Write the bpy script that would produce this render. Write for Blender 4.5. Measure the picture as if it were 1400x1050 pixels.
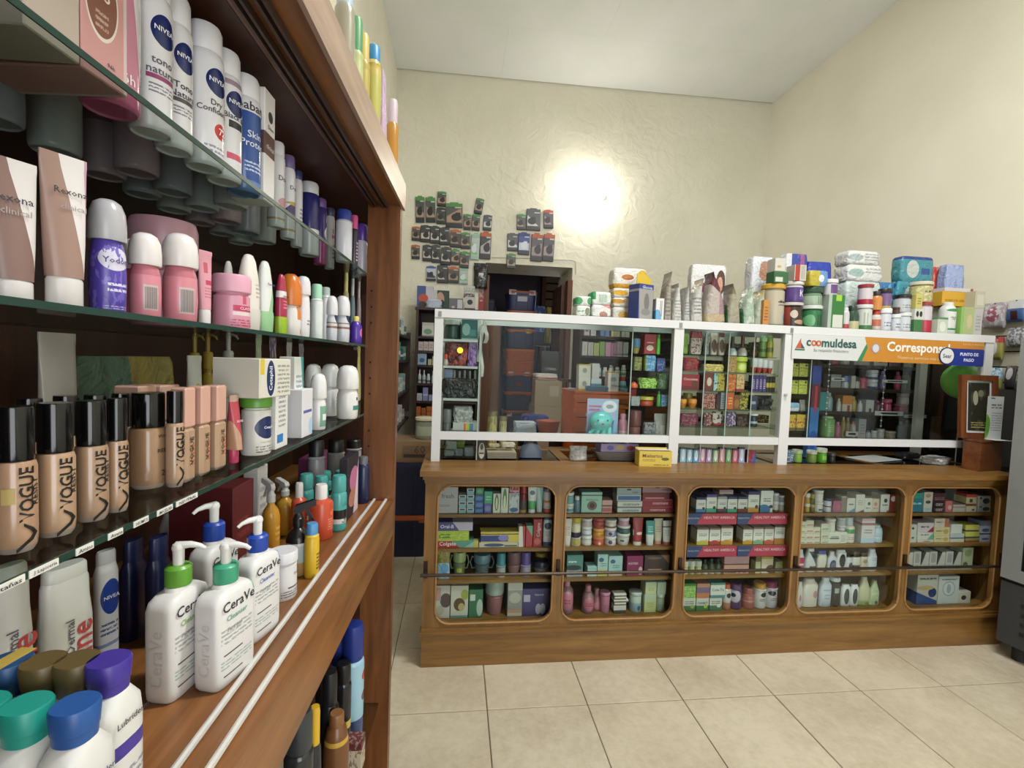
import bpy, bmesh, math, random
from mathutils import Vector, Matrix
rnd = random.Random(7)
S = bpy.context.scene
for o in list(bpy.data.objects): bpy.data.objects.remove(o)
COL = S.collection
# ---------------------------------------------------------------- camera
YAW, PIT, ROL, F = 0.11814, -0.048775, 0.03596, 639.9
CAM = Vector((0, 0, 1.5))
fw = Vector((math.sin(YAW)*math.cos(PIT), math.cos(YAW)*math.cos(PIT), math.sin(PIT)))
r0 = Vector((math.cos(YAW), -math.sin(YAW), 0)); u0 = r0.cross(fw)
rt = r0*math.cos(ROL) + u0*math.sin(ROL); up = rt.cross(fw)
cd = bpy.data.cameras.new('camera'); cam = bpy.data.objects.new('camera', cd); COL.objects.link(cam)
cd.sensor_width = 36; cd.lens = F/1400*36; cd.clip_start = 0.02; cd.clip_end = 60
m = Matrix((rt, up, -fw)).transposed().to_4x4(); m.translation = CAM; cam.matrix_world = m
S.camera = cam
# ---------------------------------------------------------------- light, exposure
w = bpy.data.worlds.new('world'); S.world = w; w.use_nodes = True
w.node_tree.nodes['Background'].inputs[0].default_value = (.75, .85, 1, 1)
w.node_tree.nodes['Background'].inputs[1].default_value = 0.6
S.view_settings.view_transform = 'Standard'; S.view_settings.look = 'None'
S.view_settings.exposure = 0.45; S.view_settings.gamma = 1; S.view_settings.use_curve_mapping = False
def area(name, loc, rot, sx, sy, power, col=(1, 1, 1)):
    l = bpy.data.lights.new(name, 'AREA'); l.shape = 'RECTANGLE'; l.size = sx; l.size_y = sy; l.energy = power; l.color = col
    o = bpy.data.objects.new(name, l); COL.objects.link(o); o.location = loc; o.rotation_euler = rot; return o
# daylight coming in through the street door behind the photographer
area('street_daylight', (1.75, -3.35, 1.5), (math.radians(90), 0, 0), 2.3, 2.7, 74, (.97, .99, 1))
# fluorescent ceiling lamp above the shop floor
area('ceiling_tube_light', (1.5, 0.9, 4.42), (0, 0, 0), 1.3, .25, 98, (1, 1, .99))
area('storeroom_fill', (1.67, 7.34, 2.0), (math.radians(90), 0, math.radians(180)), .6, 1.2, 8, (.95, .98, 1))  # added fill lamp in front of the window slats, brightens the storeroom
BULB = 54
# ---------------------------------------------------------------- projection helpers
def ray(x, y): return rt*((x-700)/F) - up*((y-525)/F) + fw
def at(x, y, ax, v):
    d = ray(x, y); i = 'XYZ'.index(ax); return CAM + d*((v-CAM[i])/d[i])
def pj(p):
    d = Vector(p)-CAM; k = d.dot(fw); return 700+F*d.dot(rt)/k, 525-F*d.dot(up)/k
def z_at(X, Y, py):                      # height of the point over (X, Y) that appears at image row py
    a, b = -1.0, 6.0
    for _ in range(40):
        c = (a+b)/2
        if pj((X, Y, c))[1] > py: a = c
        else: b = c
    return (a+b)/2
# ---------------------------------------------------------------- materials
MC = {}
def lin(h):
    h = h.lstrip('#')
    if len(h) == 3: h = ''.join(c*2 for c in h)
    o = []
    for i in (0, 2, 4):
        c = int(h[i:i+2], 16)/255; o.append(c/12.92 if c <= .04045 else ((c+.055)/1.055)**2.4)
    return (*o, 1)
def newmat(n):
    m = bpy.data.materials.new(n); m.use_nodes = True; nt = m.node_tree; return m, nt, nt.nodes['Principled BSDF']
def nd(nt, t, **k):
    n = nt.nodes.new(t)
    for a, v in k.items(): setattr(n, a, v)
    return n
def M(h, rough=.5, metal=0, emit=0, coat=0):
    k = ('m', h, rough, metal, emit, coat)
    if k in MC: return MC[k]
    m, nt, b = newmat('plain_'+h.strip('#')); b.inputs['Base Color'].default_value = lin(h)
    b.inputs['Roughness'].default_value = rough; b.inputs['Metallic'].default_value = metal
    if coat: b.inputs['Coat Weight'].default_value = coat
    if emit: b.inputs['Emission Color'].default_value = lin(h); b.inputs['Emission Strength'].default_value = emit
    MC[k] = m; return m
def mix(nt, fac, a, b):
    n = nd(nt, 'ShaderNodeMix', data_type='RGBA')
    for s, v in ((0, fac), (6, a), (7, b)):
        if hasattr(v, 'is_linked'): nt.links.new(v, n.inputs[s])
        elif v is not None: n.inputs[s].default_value = v
    return n.outputs[2]
def mth(nt, op, *v):
    n = nd(nt, 'ShaderNodeMath', operation=op)
    for i, x in enumerate(v):
        if hasattr(x, 'is_linked'): nt.links.new(x, n.inputs[i])
        else: n.inputs[i].default_value = x
    return n.outputs[0]
def vm(nt, op, *v):
    n = nd(nt, 'ShaderNodeVectorMath', operation=op)
    for i, x in enumerate(v):
        if hasattr(x, 'is_linked'): nt.links.new(x, n.inputs[i])
        else: n.inputs[i].default_value = x
    return n.outputs['Value'] if op in ('LENGTH', 'DOT_PRODUCT') else n.outputs[0]
def PM(base, L=(), rough=.42, coat=0, metal=0, bump=0):
    """printed packaging: base colour plus flat printed shapes laid out over the object's own front (u across, v up)
    z v0 v1 c band | r u0 u1 v0 v1 c rectangle | e u v ru rv c ellipse | g a b c col half plane | t u0 u1 v0 v1 n c rows of small print"""
    if not L and not bump: return M(base, rough, metal, 0, coat)
    k = ('p', base, tuple(L), rough, coat, metal, bump)
    if k in MC: return MC[k]
    m, nt, b = newmat('print_'+base.strip('#')); b.inputs['Roughness'].default_value = rough; b.inputs['Metallic'].default_value = metal
    if coat: b.inputs['Coat Weight'].default_value = coat
    g = nd(nt, 'ShaderNodeTexCoord').outputs['Generated']
    sp = nd(nt, 'ShaderNodeSeparateXYZ'); nt.links.new(g, sp.inputs[0]); u, v = sp.outputs[0], sp.outputs[2]
    col = lin(base)
    for l in L:
        t = l[0]
        if t == 'z': f = mth(nt, 'COMPARE', v, (l[1]+l[2])/2, (l[2]-l[1])/2)
        elif t in 'rt':
            f = mth(nt, 'MULTIPLY', mth(nt, 'COMPARE', u, (l[1]+l[2])/2, (l[2]-l[1])/2), mth(nt, 'COMPARE', v, (l[3]+l[4])/2, (l[4]-l[3])/2))
            if t == 't':
                n = l[5]/(l[4]-l[3])
                fr = mth(nt, 'LESS_THAN', mth(nt, 'FRACT', mth(nt, 'MULTIPLY_ADD', v, n, -l[3]*n)), .5)
                no = nd(nt, 'ShaderNodeTexNoise'); no.inputs['Scale'].default_value = 1; no.inputs['Detail'].default_value = 1
                nt.links.new(vm(nt, 'MULTIPLY', g, (14/(l[2]-l[1])/1.5, 0, n*1.9)), no.inputs['Vector'])
                f = mth(nt, 'MULTIPLY', f, mth(nt, 'MULTIPLY', fr, mth(nt, 'GREATER_THAN', no.outputs[0], .43)))
        elif t == 'e': f = mth(nt, 'LESS_THAN', vm(nt, 'LENGTH', vm(nt, 'MULTIPLY_ADD', g, (1/l[3], 0, 1/l[4]), (-l[1]/l[3], 0, -l[2]/l[4]))), 1)
        elif t == 'g': f = mth(nt, 'GREATER_THAN', vm(nt, 'DOT_PRODUCT', g, (l[1], 0, l[2])), l[3])
        elif t == 'n':                       # blotchy picture: n scale threshold colour
            no = nd(nt, 'ShaderNodeTexNoise'); no.inputs['Scale'].default_value = l[1]; no.inputs['Detail'].default_value = 2
            nt.links.new(g, no.inputs['Vector']); f = mth(nt, 'GREATER_THAN', no.outputs[0], l[2])
        elif t == 'f':                       # fine vertical bars: f u0 u1 v0 v1 n colour
            f = mth(nt, 'MULTIPLY', mth(nt, 'COMPARE', u, (l[1]+l[2])/2, (l[2]-l[1])/2), mth(nt, 'COMPARE', v, (l[3]+l[4])/2, (l[4]-l[3])/2))
            f = mth(nt, 'MULTIPLY', f, mth(nt, 'LESS_THAN', mth(nt, 'FRACT', mth(nt, 'MULTIPLY', u, l[5])), .55))
        col = mix(nt, f, col, lin(l[-1]))
    if bump:
        no = nd(nt, 'ShaderNodeTexNoise'); no.inputs['Scale'].default_value = 26; no.inputs['Detail'].default_value = 3; no.inputs['Distortion'].default_value = 1.5; nt.links.new(nd(nt, 'ShaderNodeTexCoord').outputs['Object'], no.inputs['Vector'])
        bp = nd(nt, 'ShaderNodeBump'); bp.inputs['Strength'].default_value = bump; bp.inputs['Distance'].default_value = .02; nt.links.new(no.outputs[0], bp.inputs['Height']); nt.links.new(bp.outputs[0], b.inputs['Normal'])
    if hasattr(col, 'is_linked'): nt.links.new(col, b.inputs['Base Color'])
    else: b.inputs['Base Color'].default_value = col
    MC[k] = m; return m
def wood(name, c1, c2, c3, axis, rough=.38, coat=.25, sc=1.0):
    m, nt, b = newmat(name); tc = nd(nt, 'ShaderNodeTexCoord')
    mp = nd(nt, 'ShaderNodeMapping'); s = [9*sc]*3; s['XYZ'.index(axis)] = .8*sc; mp.inputs['Scale'].default_value = s
    nt.links.new(tc.outputs['Object'], mp.inputs[0])
    n1 = nd(nt, 'ShaderNodeTexNoise'); n1.inputs['Scale'].default_value = 3; n1.inputs['Detail'].default_value = 8; n1.inputs['Roughness'].default_value = .65; n1.inputs['Distortion'].default_value = .6
    nt.links.new(mp.outputs[0], n1.inputs['Vector'])
    n2 = nd(nt, 'ShaderNodeTexNoise'); n2.inputs['Scale'].default_value = 2.2; n2.inputs['Detail'].default_value = 3; nt.links.new(tc.outputs['Object'], n2.inputs['Vector'])
    cr = nd(nt, 'ShaderNodeValToRGB'); e = cr.color_ramp.elements; e[0].position = .32; e[0].color = lin(c1); e[1].position = .68; e[1].color = lin(c3)
    x = e.new(.5); x.color = lin(c2); nt.links.new(n1.outputs[0], cr.inputs[0])
    c = mix(nt, mth(nt, 'MULTIPLY', n2.outputs[0], .45), cr.outputs[0], lin(c1)); nt.links.new(c, b.inputs['Base Color'])
    b.inputs['Roughness'].default_value = rough; b.inputs['Coat Weight'].default_value = coat; b.inputs['Coat Roughness'].default_value = .25
    bp = nd(nt, 'ShaderNodeBump'); bp.inputs['Strength'].default_value = .06; nt.links.new(n1.outputs[0], bp.inputs['Height']); nt.links.new(bp.outputs[0], b.inputs['Normal'])
    return m
def plaster(name, c1, c2, bump=.35, sc=3.0, rough=.85):
    m, nt, b = newmat(name); tc = nd(nt, 'ShaderNodeTexCoord')
    n1 = nd(nt, 'ShaderNodeTexNoise'); n1.inputs['Scale'].default_value = 1.3; n1.inputs['Detail'].default_value = 5; nt.links.new(tc.outputs['Object'], n1.inputs['Vector'])
    n2 = nd(nt, 'ShaderNodeTexNoise'); n2.inputs['Scale'].default_value = sc*2.2; n2.inputs['Detail'].default_value = 6; n2.inputs['Distortion'].default_value = 1.2; nt.links.new(tc.outputs['Object'], n2.inputs['Vector'])
    cr = nd(nt, 'ShaderNodeValToRGB'); e = cr.color_ramp.elements; e[0].position = .35; e[0].color = lin(c1); e[1].position = .62; e[1].color = lin(c2)
    nt.links.new(n1.outputs[0], cr.inputs[0]); nt.links.new(cr.outputs[0], b.inputs['Base Color']); b.inputs['Roughness'].default_value = rough
    bp = nd(nt, 'ShaderNodeBump'); bp.inputs['Strength'].default_value = bump; bp.inputs['Distance'].default_value = .03
    nt.links.new(n2.outputs[0], bp.inputs['Height']); nt.links.new(bp.outputs[0], b.inputs['Normal']); return m
def glass(name, tint='#f4fbf8', refl=1.0, rough=.02):
    m = bpy.data.materials.new(name); m.use_nodes = True; nt = m.node_tree; nt.nodes.clear()
    out = nd(nt, 'ShaderNodeOutputMaterial'); mx = nd(nt, 'ShaderNodeMixShader'); tr = nd(nt, 'ShaderNodeBsdfTransparent'); gl = nd(nt, 'ShaderNodeBsdfGlossy')
    tr.inputs[0].default_value = lin(tint); gl.inputs['Roughness'].default_value = rough
    fr = nd(nt, 'ShaderNodeFresnel'); fr.inputs[0].default_value = 1.45
    nt.links.new(mth(nt, 'MULTIPLY', fr.outputs[0], refl), mx.inputs[0]); nt.links.new(tr.outputs[0], mx.inputs[1]); nt.links.new(gl.outputs[0], mx.inputs[2]); nt.links.new(mx.outputs[0], out.inputs[0])
    return m
def clear(h, alpha=.35, rough=.15):         # tinted clear plastic
    k = ('c', h, alpha, rough)
    if k in MC: return MC[k]
    m = bpy.data.materials.new('clear_'+h.strip('#')); m.use_nodes = True; nt = m.node_tree; b = nt.nodes['Principled BSDF']
    b.inputs['Base Color'].default_value = lin(h); b.inputs['Roughness'].default_value = rough
    tr = nd(nt, 'ShaderNodeBsdfTransparent'); tr.inputs[0].default_value = lin(h); mx = nd(nt, 'ShaderNodeMixShader'); mx.inputs[0].default_value = alpha
    nt.links.new(tr.outputs[0], mx.inputs[1]); nt.links.new(b.outputs[0], mx.inputs[2]); nt.links.new(mx.outputs[0], nt.nodes['Material Output'].inputs[0])
    MC[k] = m; return m
WOODX = wood('counter_wood', '#66461e', '#7c5828', '#8e6a36', 'X', .42, .2)
WOODZ = wood('counter_wood_upright', '#64441d', '#7a5627', '#8c6834', 'Z', .42, .2)
CABY = wood('cabinet_wood', '#5e3a1c', '#825228', '#9a6636', 'Y', .38, .25)
CABZ = wood('cabinet_wood_upright', '#4f2c14', '#70431f', '#86562c', 'Z', .4, .2)
DARK = wood('dark_shelf_wood', '#24130d', '#331c14', '#40251a', 'X', .5, .1)
GLASS = glass('clear_glass', '#f8fcfa', .1); GSHELF = glass('shelf_glass', '#e9efec', .25); GREENEDGE = M('#1f3a33', .2)
# ---------------------------------------------------------------- mesh helpers
def mesh(name, vs, fs, sharp=None, smooth=True):
    me = bpy.data.meshes.new(name); me.from_pydata([tuple(v) for v in vs], [], fs); me.update()
    if smooth:
        me.polygons.foreach_set('use_smooth', [True]*len(me.polygons))
        me.set_sharp_from_angle(angle=math.radians(sharp or 38))
    return me
XC = {}
def boxm(w, d, h, bev=.0015, base=True):
    k = ('b', round(w, 4), round(d, 4), round(h, 4), bev, base)
    if k in XC: return XC[k]
    z0 = 0 if base else -h/2
    if bev <= 0:
        x, y = w/2, d/2
        vs = [(-x, -y, z0), (x, -y, z0), (x, y, z0), (-x, y, z0), (-x, -y, z0+h), (x, -y, z0+h), (x, y, z0+h), (-x, y, z0+h)]
        me = mesh('box', vs, [(3, 2, 1, 0), (4, 5, 6, 7), (0, 1, 5, 4), (1, 2, 6, 5), (2, 3, 7, 6), (3, 0, 4, 7)], smooth=False)
    else:
        b = min(bev, w*.24, d*.24, h*.24); bm = bmesh.new(); bmesh.ops.create_cube(bm, size=1)
        for v in bm.verts: v.co = Vector((v.co.x*w, v.co.y*d, v.co.z*h+z0+h/2))
        bmesh.ops.bevel(bm, geom=bm.edges[:], offset=b, segments=1, affect='EDGES', profile=.5)
        me = bpy.data.meshes.new('box'); bm.to_mesh(me); bm.free()
    XC[k] = me; return me
def boxes(name, L):                              # several boxes (x0,x1,y0,y1,z0,z1) joined as one part
    vs, fs = [], []
    for x0, x1, y0, y1, z0, z1 in L:
        n = len(vs); vs += [(x0, y0, z0), (x1, y0, z0), (x1, y1, z0), (x0, y1, z0), (x0, y0, z1), (x1, y0, z1), (x1, y1, z1), (x0, y1, z1)]
        fs += [tuple(n+i for i in q) for q in ((3, 2, 1, 0), (4, 5, 6, 7), (0, 1, 5, 4), (1, 2, 6, 5), (2, 3, 7, 6), (3, 0, 4, 7))]
    return mesh(name, vs, fs, smooth=False)
def lathe(prof, n=20, sy=1.0):
    k = ('l', tuple((round(a, 5), round(b, 5)) for a, b in prof), n, sy)
    if k in XC: return XC[k]
    vs, fs, rings = [], [], []
    for r, z in prof:
        if r < 1e-5: rings.append([len(vs)]); vs.append((0, 0, z))
        else:
            rings.append(list(range(len(vs), len(vs)+n)))
            for i in range(n): a = 2*math.pi*i/n; vs.append((r*math.sin(a), -r*math.cos(a)*sy, z))
    if len(rings[0]) > 1: fs.append(tuple(rings[0][::-1]))
    for a, b in zip(rings, rings[1:]):
        for i in range(n):
            j = (i+1) % n
            if len(a) == 1 and len(b) == 1: break
            if len(a) == 1: fs.append((a[0], b[j], b[i]))
            elif len(b) == 1: fs.append((a[i], a[j], b[0]))
            else: fs.append((a[i], a[j], b[j], b[i]))
    if len(rings[-1]) > 1: fs.append(tuple(rings[-1]))
    me = mesh('turned', vs, fs); XC[k] = me; return me
def loft(secs, n=24, sharp=40):                  # secs: (z, w, d, e, dx, dy)
    k = ('f', tuple(tuple(round(q, 5) for q in s) for s in secs), n)
    if k in XC: return XC[k]
    vs, fs = [], []
    for s in secs:
        z, w_, d_, e = s[:4]; dx, dy = (s[4], s[5]) if len(s) > 4 else (0, 0)
        for i in range(n):
            a = 2*math.pi*(i+.5)/n; c, q = math.sin(a), -math.cos(a)
            vs.append((dx+w_/2*math.copysign(abs(c)**(2/e), c), dy+d_/2*math.copysign(abs(q)**(2/e), q), z))
    fs.append(tuple(range(n-1, -1, -1)))
    for k2 in range(len(secs)-1):
        for i in range(n): j = (i+1) % n; fs.append((k2*n+i, k2*n+j, k2*n+n+j, k2*n+n+i))
    fs.append(tuple(range((len(secs)-1)*n, len(secs)*n)))
    me = mesh('lofted', vs, fs, sharp); XC[k] = me; return me
def tubem(pts, r, n=8, closed=False):            # round bar along points; r number or list
    vs, fs = [], []; pts = [Vector(p) for p in pts]; N = len(pts)
    for i, p in enumerate(pts):
        t = (pts[min(i+1, N-1)]-pts[max(i-1, 0)]) if not closed else (pts[(i+1) % N]-pts[i-1]); t.normalize()
        a = t.cross(Vector((0, 0, 1)) if abs(t.z) < .9 else Vector((0, 1, 0))).normalized(); b = t.cross(a)
        rr = r[i] if isinstance(r, (list, tuple)) else r
        for k in range(n): q = 2*math.pi*k/n; vs.append(p+(a*math.cos(q)+b*math.sin(q))*rr)
    for i in range(N if closed else N-1):
        j = (i+1) % N
        for k in range(n): k2 = (k+1) % n; fs.append((i*n+k, i*n+k2, j*n+k2, j*n+k))
    if not closed: fs.append(tuple(range(n-1, -1, -1))); fs.append(tuple(range((N-1)*n, N*n)))
    me = mesh('bar', vs, fs); me.update()
    bm = bmesh.new(); bm.from_mesh(me); bmesh.ops.recalc_face_normals(bm, faces=bm.faces[:]); bm.to_mesh(me); bm.free(); return me
def prism(pts, d, y0=0):                          # outline in x,z extruded along y
    n = len(pts); vs = [(x, y0, z) for x, z in pts]+[(x, y0+d, z) for x, z in pts]
    fs = [tuple(range(n)), tuple(range(2*n-1, n-1, -1))]+[(i, i+n, (i+1) % n+n, (i+1) % n) for i in range(n)]
    me = mesh('plate', vs, fs, smooth=False)
    bm = bmesh.new(); bm.from_mesh(me); bmesh.ops.recalc_face_normals(bm, faces=bm.faces[:]); bm.to_mesh(me); bm.free(); return me
def rrect(w, h, r, n=5):
    o = []
    for cx, cz, a0 in ((w/2-r, h/2-r, 0), (-w/2+r, h/2-r, 90), (-w/2+r, -h/2+r, 180), (w/2-r, -h/2+r, 270)):
        for i in range(n+1): a = math.radians(a0+90*i/n); o.append((cx+r*math.cos(a), cz+r*math.sin(a)))
    return o
# ---------------------------------------------------------------- objects
THINGS = []
def ob(name, me, mat, parent=None, loc=(0, 0, 0), rot=(0, 0, 0)):
    if mat is not None and me.materials and me.materials[0] != mat: 
        key = (me.name, mat.name)
        if key not in XC: c = me.copy(); c.materials.clear(); c.materials.append(mat); XC[key] = c
        me = XC[key]
    elif mat is not None and not me.materials: me.materials.append(mat)
    o = bpy.data.objects.new(name, me); COL.objects.link(o); o.location = loc; o.rotation_euler = rot
    if parent is not None: o.parent = parent
    return o
def struct(name, me, mat, loc=(0, 0, 0), rot=(0, 0, 0)):
    o = ob(name, me, mat, None, loc, rot); o['kind'] = 'structure'; return o
def reg(o, label, cat, group=None):
    o['label'] = label; o['category'] = cat
    if group: o['group'] = group
    THINGS.append(o); return o
def thing(name, label, cat, loc=(0, 0, 0), rotz=0, group=None):
    o = bpy.data.objects.new(name, None); COL.objects.link(o); o.location = loc; o.rotation_euler = (0, 0, rotz); o.empty_display_size = .05
    return reg(o, label, cat, group)
def put(name, parts, label, cat, loc, rotz=0, group=None, tilt=0, lean=0):
    """parts: list of (name, mesh, material[, loc[, rot[, children]]]); one part -> a single mesh thing"""
    if len(parts) == 1:
        p = parts[0]; o = ob(name, p[1], p[2]); o.location = loc; o.rotation_euler = (lean, tilt, rotz); return reg(o, label, cat, group)
    r = thing(name, label, cat, loc, rotz, group); r.rotation_euler = (lean, tilt, rotz)
    for p in parts:
        o = ob(p[0], p[1], p[2], r, p[3] if len(p) > 3 else (0, 0, 0), p[4] if len(p) > 4 else (0, 0, 0))
        for q in (p[5] if len(p) > 5 else ()): ob(q[0], q[1], q[2], o, q[3] if len(q) > 3 else (0, 0, 0), q[4] if len(q) > 4 else (0, 0, 0))
    return r
TC = {}
def textdata(s, res=2, bold=0.0):
    k = (s, res, bold)
    if k not in TC:
        c = bpy.data.curves.new('t', 'FONT'); c.body = s; c.size = 1; c.align_x = 'CENTER'; c.resolution_u = res; c.offset = bold
        c.space_line = .95; o = bpy.data.objects.new('t', c); me = bpy.data.meshes.new_from_object(o)
        vs = [(v.co.x, v.co.y) for v in me.vertices]; fs = [tuple(p.vertices) for p in me.polygons]
        bpy.data.objects.remove(o); bpy.data.curves.remove(c); bpy.data.meshes.remove(me)
        x0 = min(v[0] for v in vs); x1 = max(v[0] for v in vs); y0 = min(v[1] for v in vs); y1 = max(v[1] for v in vs)
        TC[k] = ([(v[0]-(x0+x1)/2, v[1]-(y0+y1)/2) for v in vs], fs, x1-x0, y1-y0)
    return TC[k]
def textm(s, width=None, height=None, R=None, a0=0, vert=False, res=2, bold=0.01, sy=1.0, z=0, x=0, y=0, off=.0006):
    """flat print facing -Y (centre x,y,z), or wrapped round a cylinder of radius R at angle a0 (0 = front)"""
    vs, fs, W, H = textdata(s, res, bold); sx = width/W if width else height/H; sz = height/H if height else sx
    o = []
    for a, b in vs:
        p, q = a*sx, b*sz
        if vert: p, q = -q, p
        if R: ang = a0+(p+x)/R; o.append(((R+off)*math.sin(ang), -(R+off)*math.cos(ang)*sy, q+z))
        else: o.append((x+p, y-off, z+q))
    return mesh('print', o, fs, smooth=False)
# ================================================================ THE ROOM
XL, XR, YB, YF = -.72, 3.53, 5.2, -3.4
ZL, ZR = 4.52, 4.583
WALL = plaster('cream_plaster', '#dad6c3', '#e3dfce', .45, 3.2)
WALLR = plaster('cream_paint_smooth', '#dfdbc9', '#e7e3d3', .12, 2.0)
CEIL = plaster('white_ceiling', '#e4e7e4', '#ebedec', .06, 1.5)
def tile_mat():
    m, nt, b = newmat('ceramic_tile'); tc = nd(nt, 'ShaderNodeTexCoord'); oi = nd(nt, 'ShaderNodeObjectInfo')
    n = nd(nt, 'ShaderNodeTexNoise'); n.inputs['Scale'].default_value = 26; n.inputs['Detail'].default_value = 8; n.inputs['Roughness'].default_value = .7
    nt.links.new(vm(nt, 'ADD', tc.outputs['Object'], vm(nt, 'MULTIPLY', oi.outputs['Location'], (7.3, 5.1, 0))), n.inputs['Vector'])
    n2 = nd(nt, 'ShaderNodeTexNoise'); n2.inputs['Scale'].default_value = 2.6; n2.inputs['Detail'].default_value = 2
    nt.links.new(vm(nt, 'ADD', tc.outputs['Object'], oi.outputs['Location']), n2.inputs['Vector'])
    cr = nd(nt, 'ShaderNodeValToRGB'); e = cr.color_ramp.elements; e[0].position = .36; e[0].color = lin('#aca08a'); e[1].position = .6; e[1].color = lin('#c6bca6')
    nt.links.new(mth(nt, 'MULTIPLY_ADD', n2.outputs[0], .5, mth(nt, 'MULTIPLY', n.outputs[0], .5)), cr.inputs[0])
    c = mix(nt, mth(nt, 'MULTIPLY', oi.outputs['Random'], .18), cr.outputs[0], lin('#b9ab8e'))
    nt.links.new(c, b.inputs['Base Color']); b.inputs['Roughness'].default_value = .42; return m
TILE = tile_mat()
fl = struct('floor', boxes('floor', [(XL-.1, XR+.1, YF, 8.2, -.05, -.005)]), M('#6f6450', .9))
tx = [-.2706+.4434*k for k in range(-2, 10)]; ty = [1.934+.4535*k for k in range(-6, 12)]
tm = boxm(.4395, .4495, .012, .002, True); tm.materials.append(TILE)
for i in range(len(tx)-1):
    for j in range(len(ty)-1):
        if tx[i]+.44 < XL or tx[i] > XR: continue
        ob('tile', tm, None, fl, (tx[i]+.2217+rnd.uniform(-.0006, .0006), ty[j]+.2267, -.012+rnd.uniform(0, .0006)))
# walls
DX0, DX1, DZ = at(666, 363, 'Y', YB).x-.02, at(783, 365, 'Y', YB).x, 2.57
struct('wall_left', boxes('w', [(XL-.15, XL, YF-.1, YB+.6, 0, 4.7)]), WALL)
struct('wall_right', boxes('w', [(XR, XR+.15, YF-.1, YB+.6, 0, 4.7)]), WALLR)
struct('wall_back', boxes('w', [(XL, DX0, YB, YB+.6, 0, 4.7), (DX1, XR, YB, YB+.6, 0, 4.7), (DX0, DX1, YB, YB+.6, DZ, 4.7)]), WALL)
struct('wall_front', boxes('w', [(XL, .55, YF-.12, YF, 0, 4.7), (2.95, XR, YF-.12, YF, 0, 4.7), (.55, 2.95, YF-.12, YF, 2.9, 4.7)]), WALLR)
cl = struct('ceiling', mesh('c', [(XL-.1, YF, ZL+.01), (XR+.1, YF, ZR+.01), (XR+.1, YB+.1, ZR+.01), (XL-.1, YB+.1, ZL+.01), (XL-.1, YF, 4.8), (XR+.1, YF, 4.8), (XR+.1, YB+.1, 4.8), (XL-.1, YB+.1, 4.8)],
     [(0, 3, 2, 1), (4, 5, 6, 7), (0, 1, 5, 4), (1, 2, 6, 5), (2, 3, 7, 6), (3, 0, 4, 7)], smooth=False), M('#b5b7b2', .9))
sl = (ZR-ZL)/(XR-XL)
for j in range(11):
    y1 = YB-.02-j*.78; y0 = y1-.7788; cut = [XL, XL+1.1+(j % 2)*.9, XL+3.2+(j % 2)*.5, XR]
    for a, b in zip(cut, cut[1:]):
        za, zb = ZL+sl*(a-XL), ZL+sl*(b-XL); a += .0006; b -= .0006
        ob('ceiling_panel', mesh('p', [(a, y0, za), (b, y0, zb), (b, y1, zb), (a, y1, za), (a, y0, za+.01), (b, y0, zb+.01), (b, y1, zb+.01), (a, y1, za+.01)],
           [(0, 3, 2, 1), (4, 5, 6, 7), (0, 1, 5, 4), (1, 2, 6, 5), (2, 3, 7, 6), (3, 0, 4, 7)], smooth=False), CEIL, cl)
# ceiling lamp housing
cz = 4.5
put('ceiling_lamp', [('housing', boxm(1.4, .32, .06, .01), M('#e8e8e4', .5), (0, 0, .0)), ('diffuser', boxm(1.34, .27, .014, .003), M('#ffffff', .4, 0, 2.0), (0, 0, -.012))],
    'long white ceiling lamp over the shop floor', 'lamp', (1.5, .9, 4.47))
# storeroom behind the doorway
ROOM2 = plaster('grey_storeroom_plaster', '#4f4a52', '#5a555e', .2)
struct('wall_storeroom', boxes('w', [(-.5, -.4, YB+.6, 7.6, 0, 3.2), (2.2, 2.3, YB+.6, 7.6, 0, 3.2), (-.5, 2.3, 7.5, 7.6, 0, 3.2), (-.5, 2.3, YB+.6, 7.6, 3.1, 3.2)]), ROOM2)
# wooden door frame in the doorway
JW = wood('door_frame_wood', '#4a2a1e', '#6b3d2c', '#7d4a37', 'Z', .6, 0)
fr = struct('door_1', boxes('j', [(DX1-.05, DX1+.005, YB-.015, YB+.12, 0, 2.43)]), JW)
ob('door_jamb', boxes('j', [(DX0-.005, DX0+.05, YB-.015, YB+.12, 0, 2.43)]), JW, fr)
ob('door_plank', boxes('j', [(DX0+.052, DX0+.2, YB+.06, YB+.1, 0, 1.93)]), wood('plank_wood', '#4a2c18', '#6b4424', '#7a5130', 'Z', .6, 0), fr)
ob('door_leaf', boxes('j', [(DX1-.09, DX1-.052, YB+.12, YB+.62, .02, 2.4)]), wood('door_leaf_wood', '#3b2219', '#553226', '#6a4131', 'Z', .6, 0), fr)
# window with wooden louvre slats and green bars at the far end of the storeroom
wn = struct('window_1', boxes('f', [(1.30, 1.36, 7.36, 7.5, 1.1, 2.95), (1.98, 2.04, 7.36, 7.5, 1.1, 2.95), (1.36, 1.98, 7.36, 7.5, 1.1, 1.16), (1.36, 1.98, 7.36, 7.5, 2.89, 2.95)]), JW)
for k in range(6): ob('slat', boxm(.62, .1, .1, .004), wood('slat%d' % k, '#5f5340', '#7b6c52', '#8a7b60', 'X', .8, 0) if k == 0 else bpy.data.materials['slat0'], wn, (1.67, 7.42, 2.14+.125*k))
for k in range(8): ob('window_bar', boxm(.03, .03, .8, .004), M('#b9c4b4', .6), wn, (1.4+.077*k, 7.40, 1.2))
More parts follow.
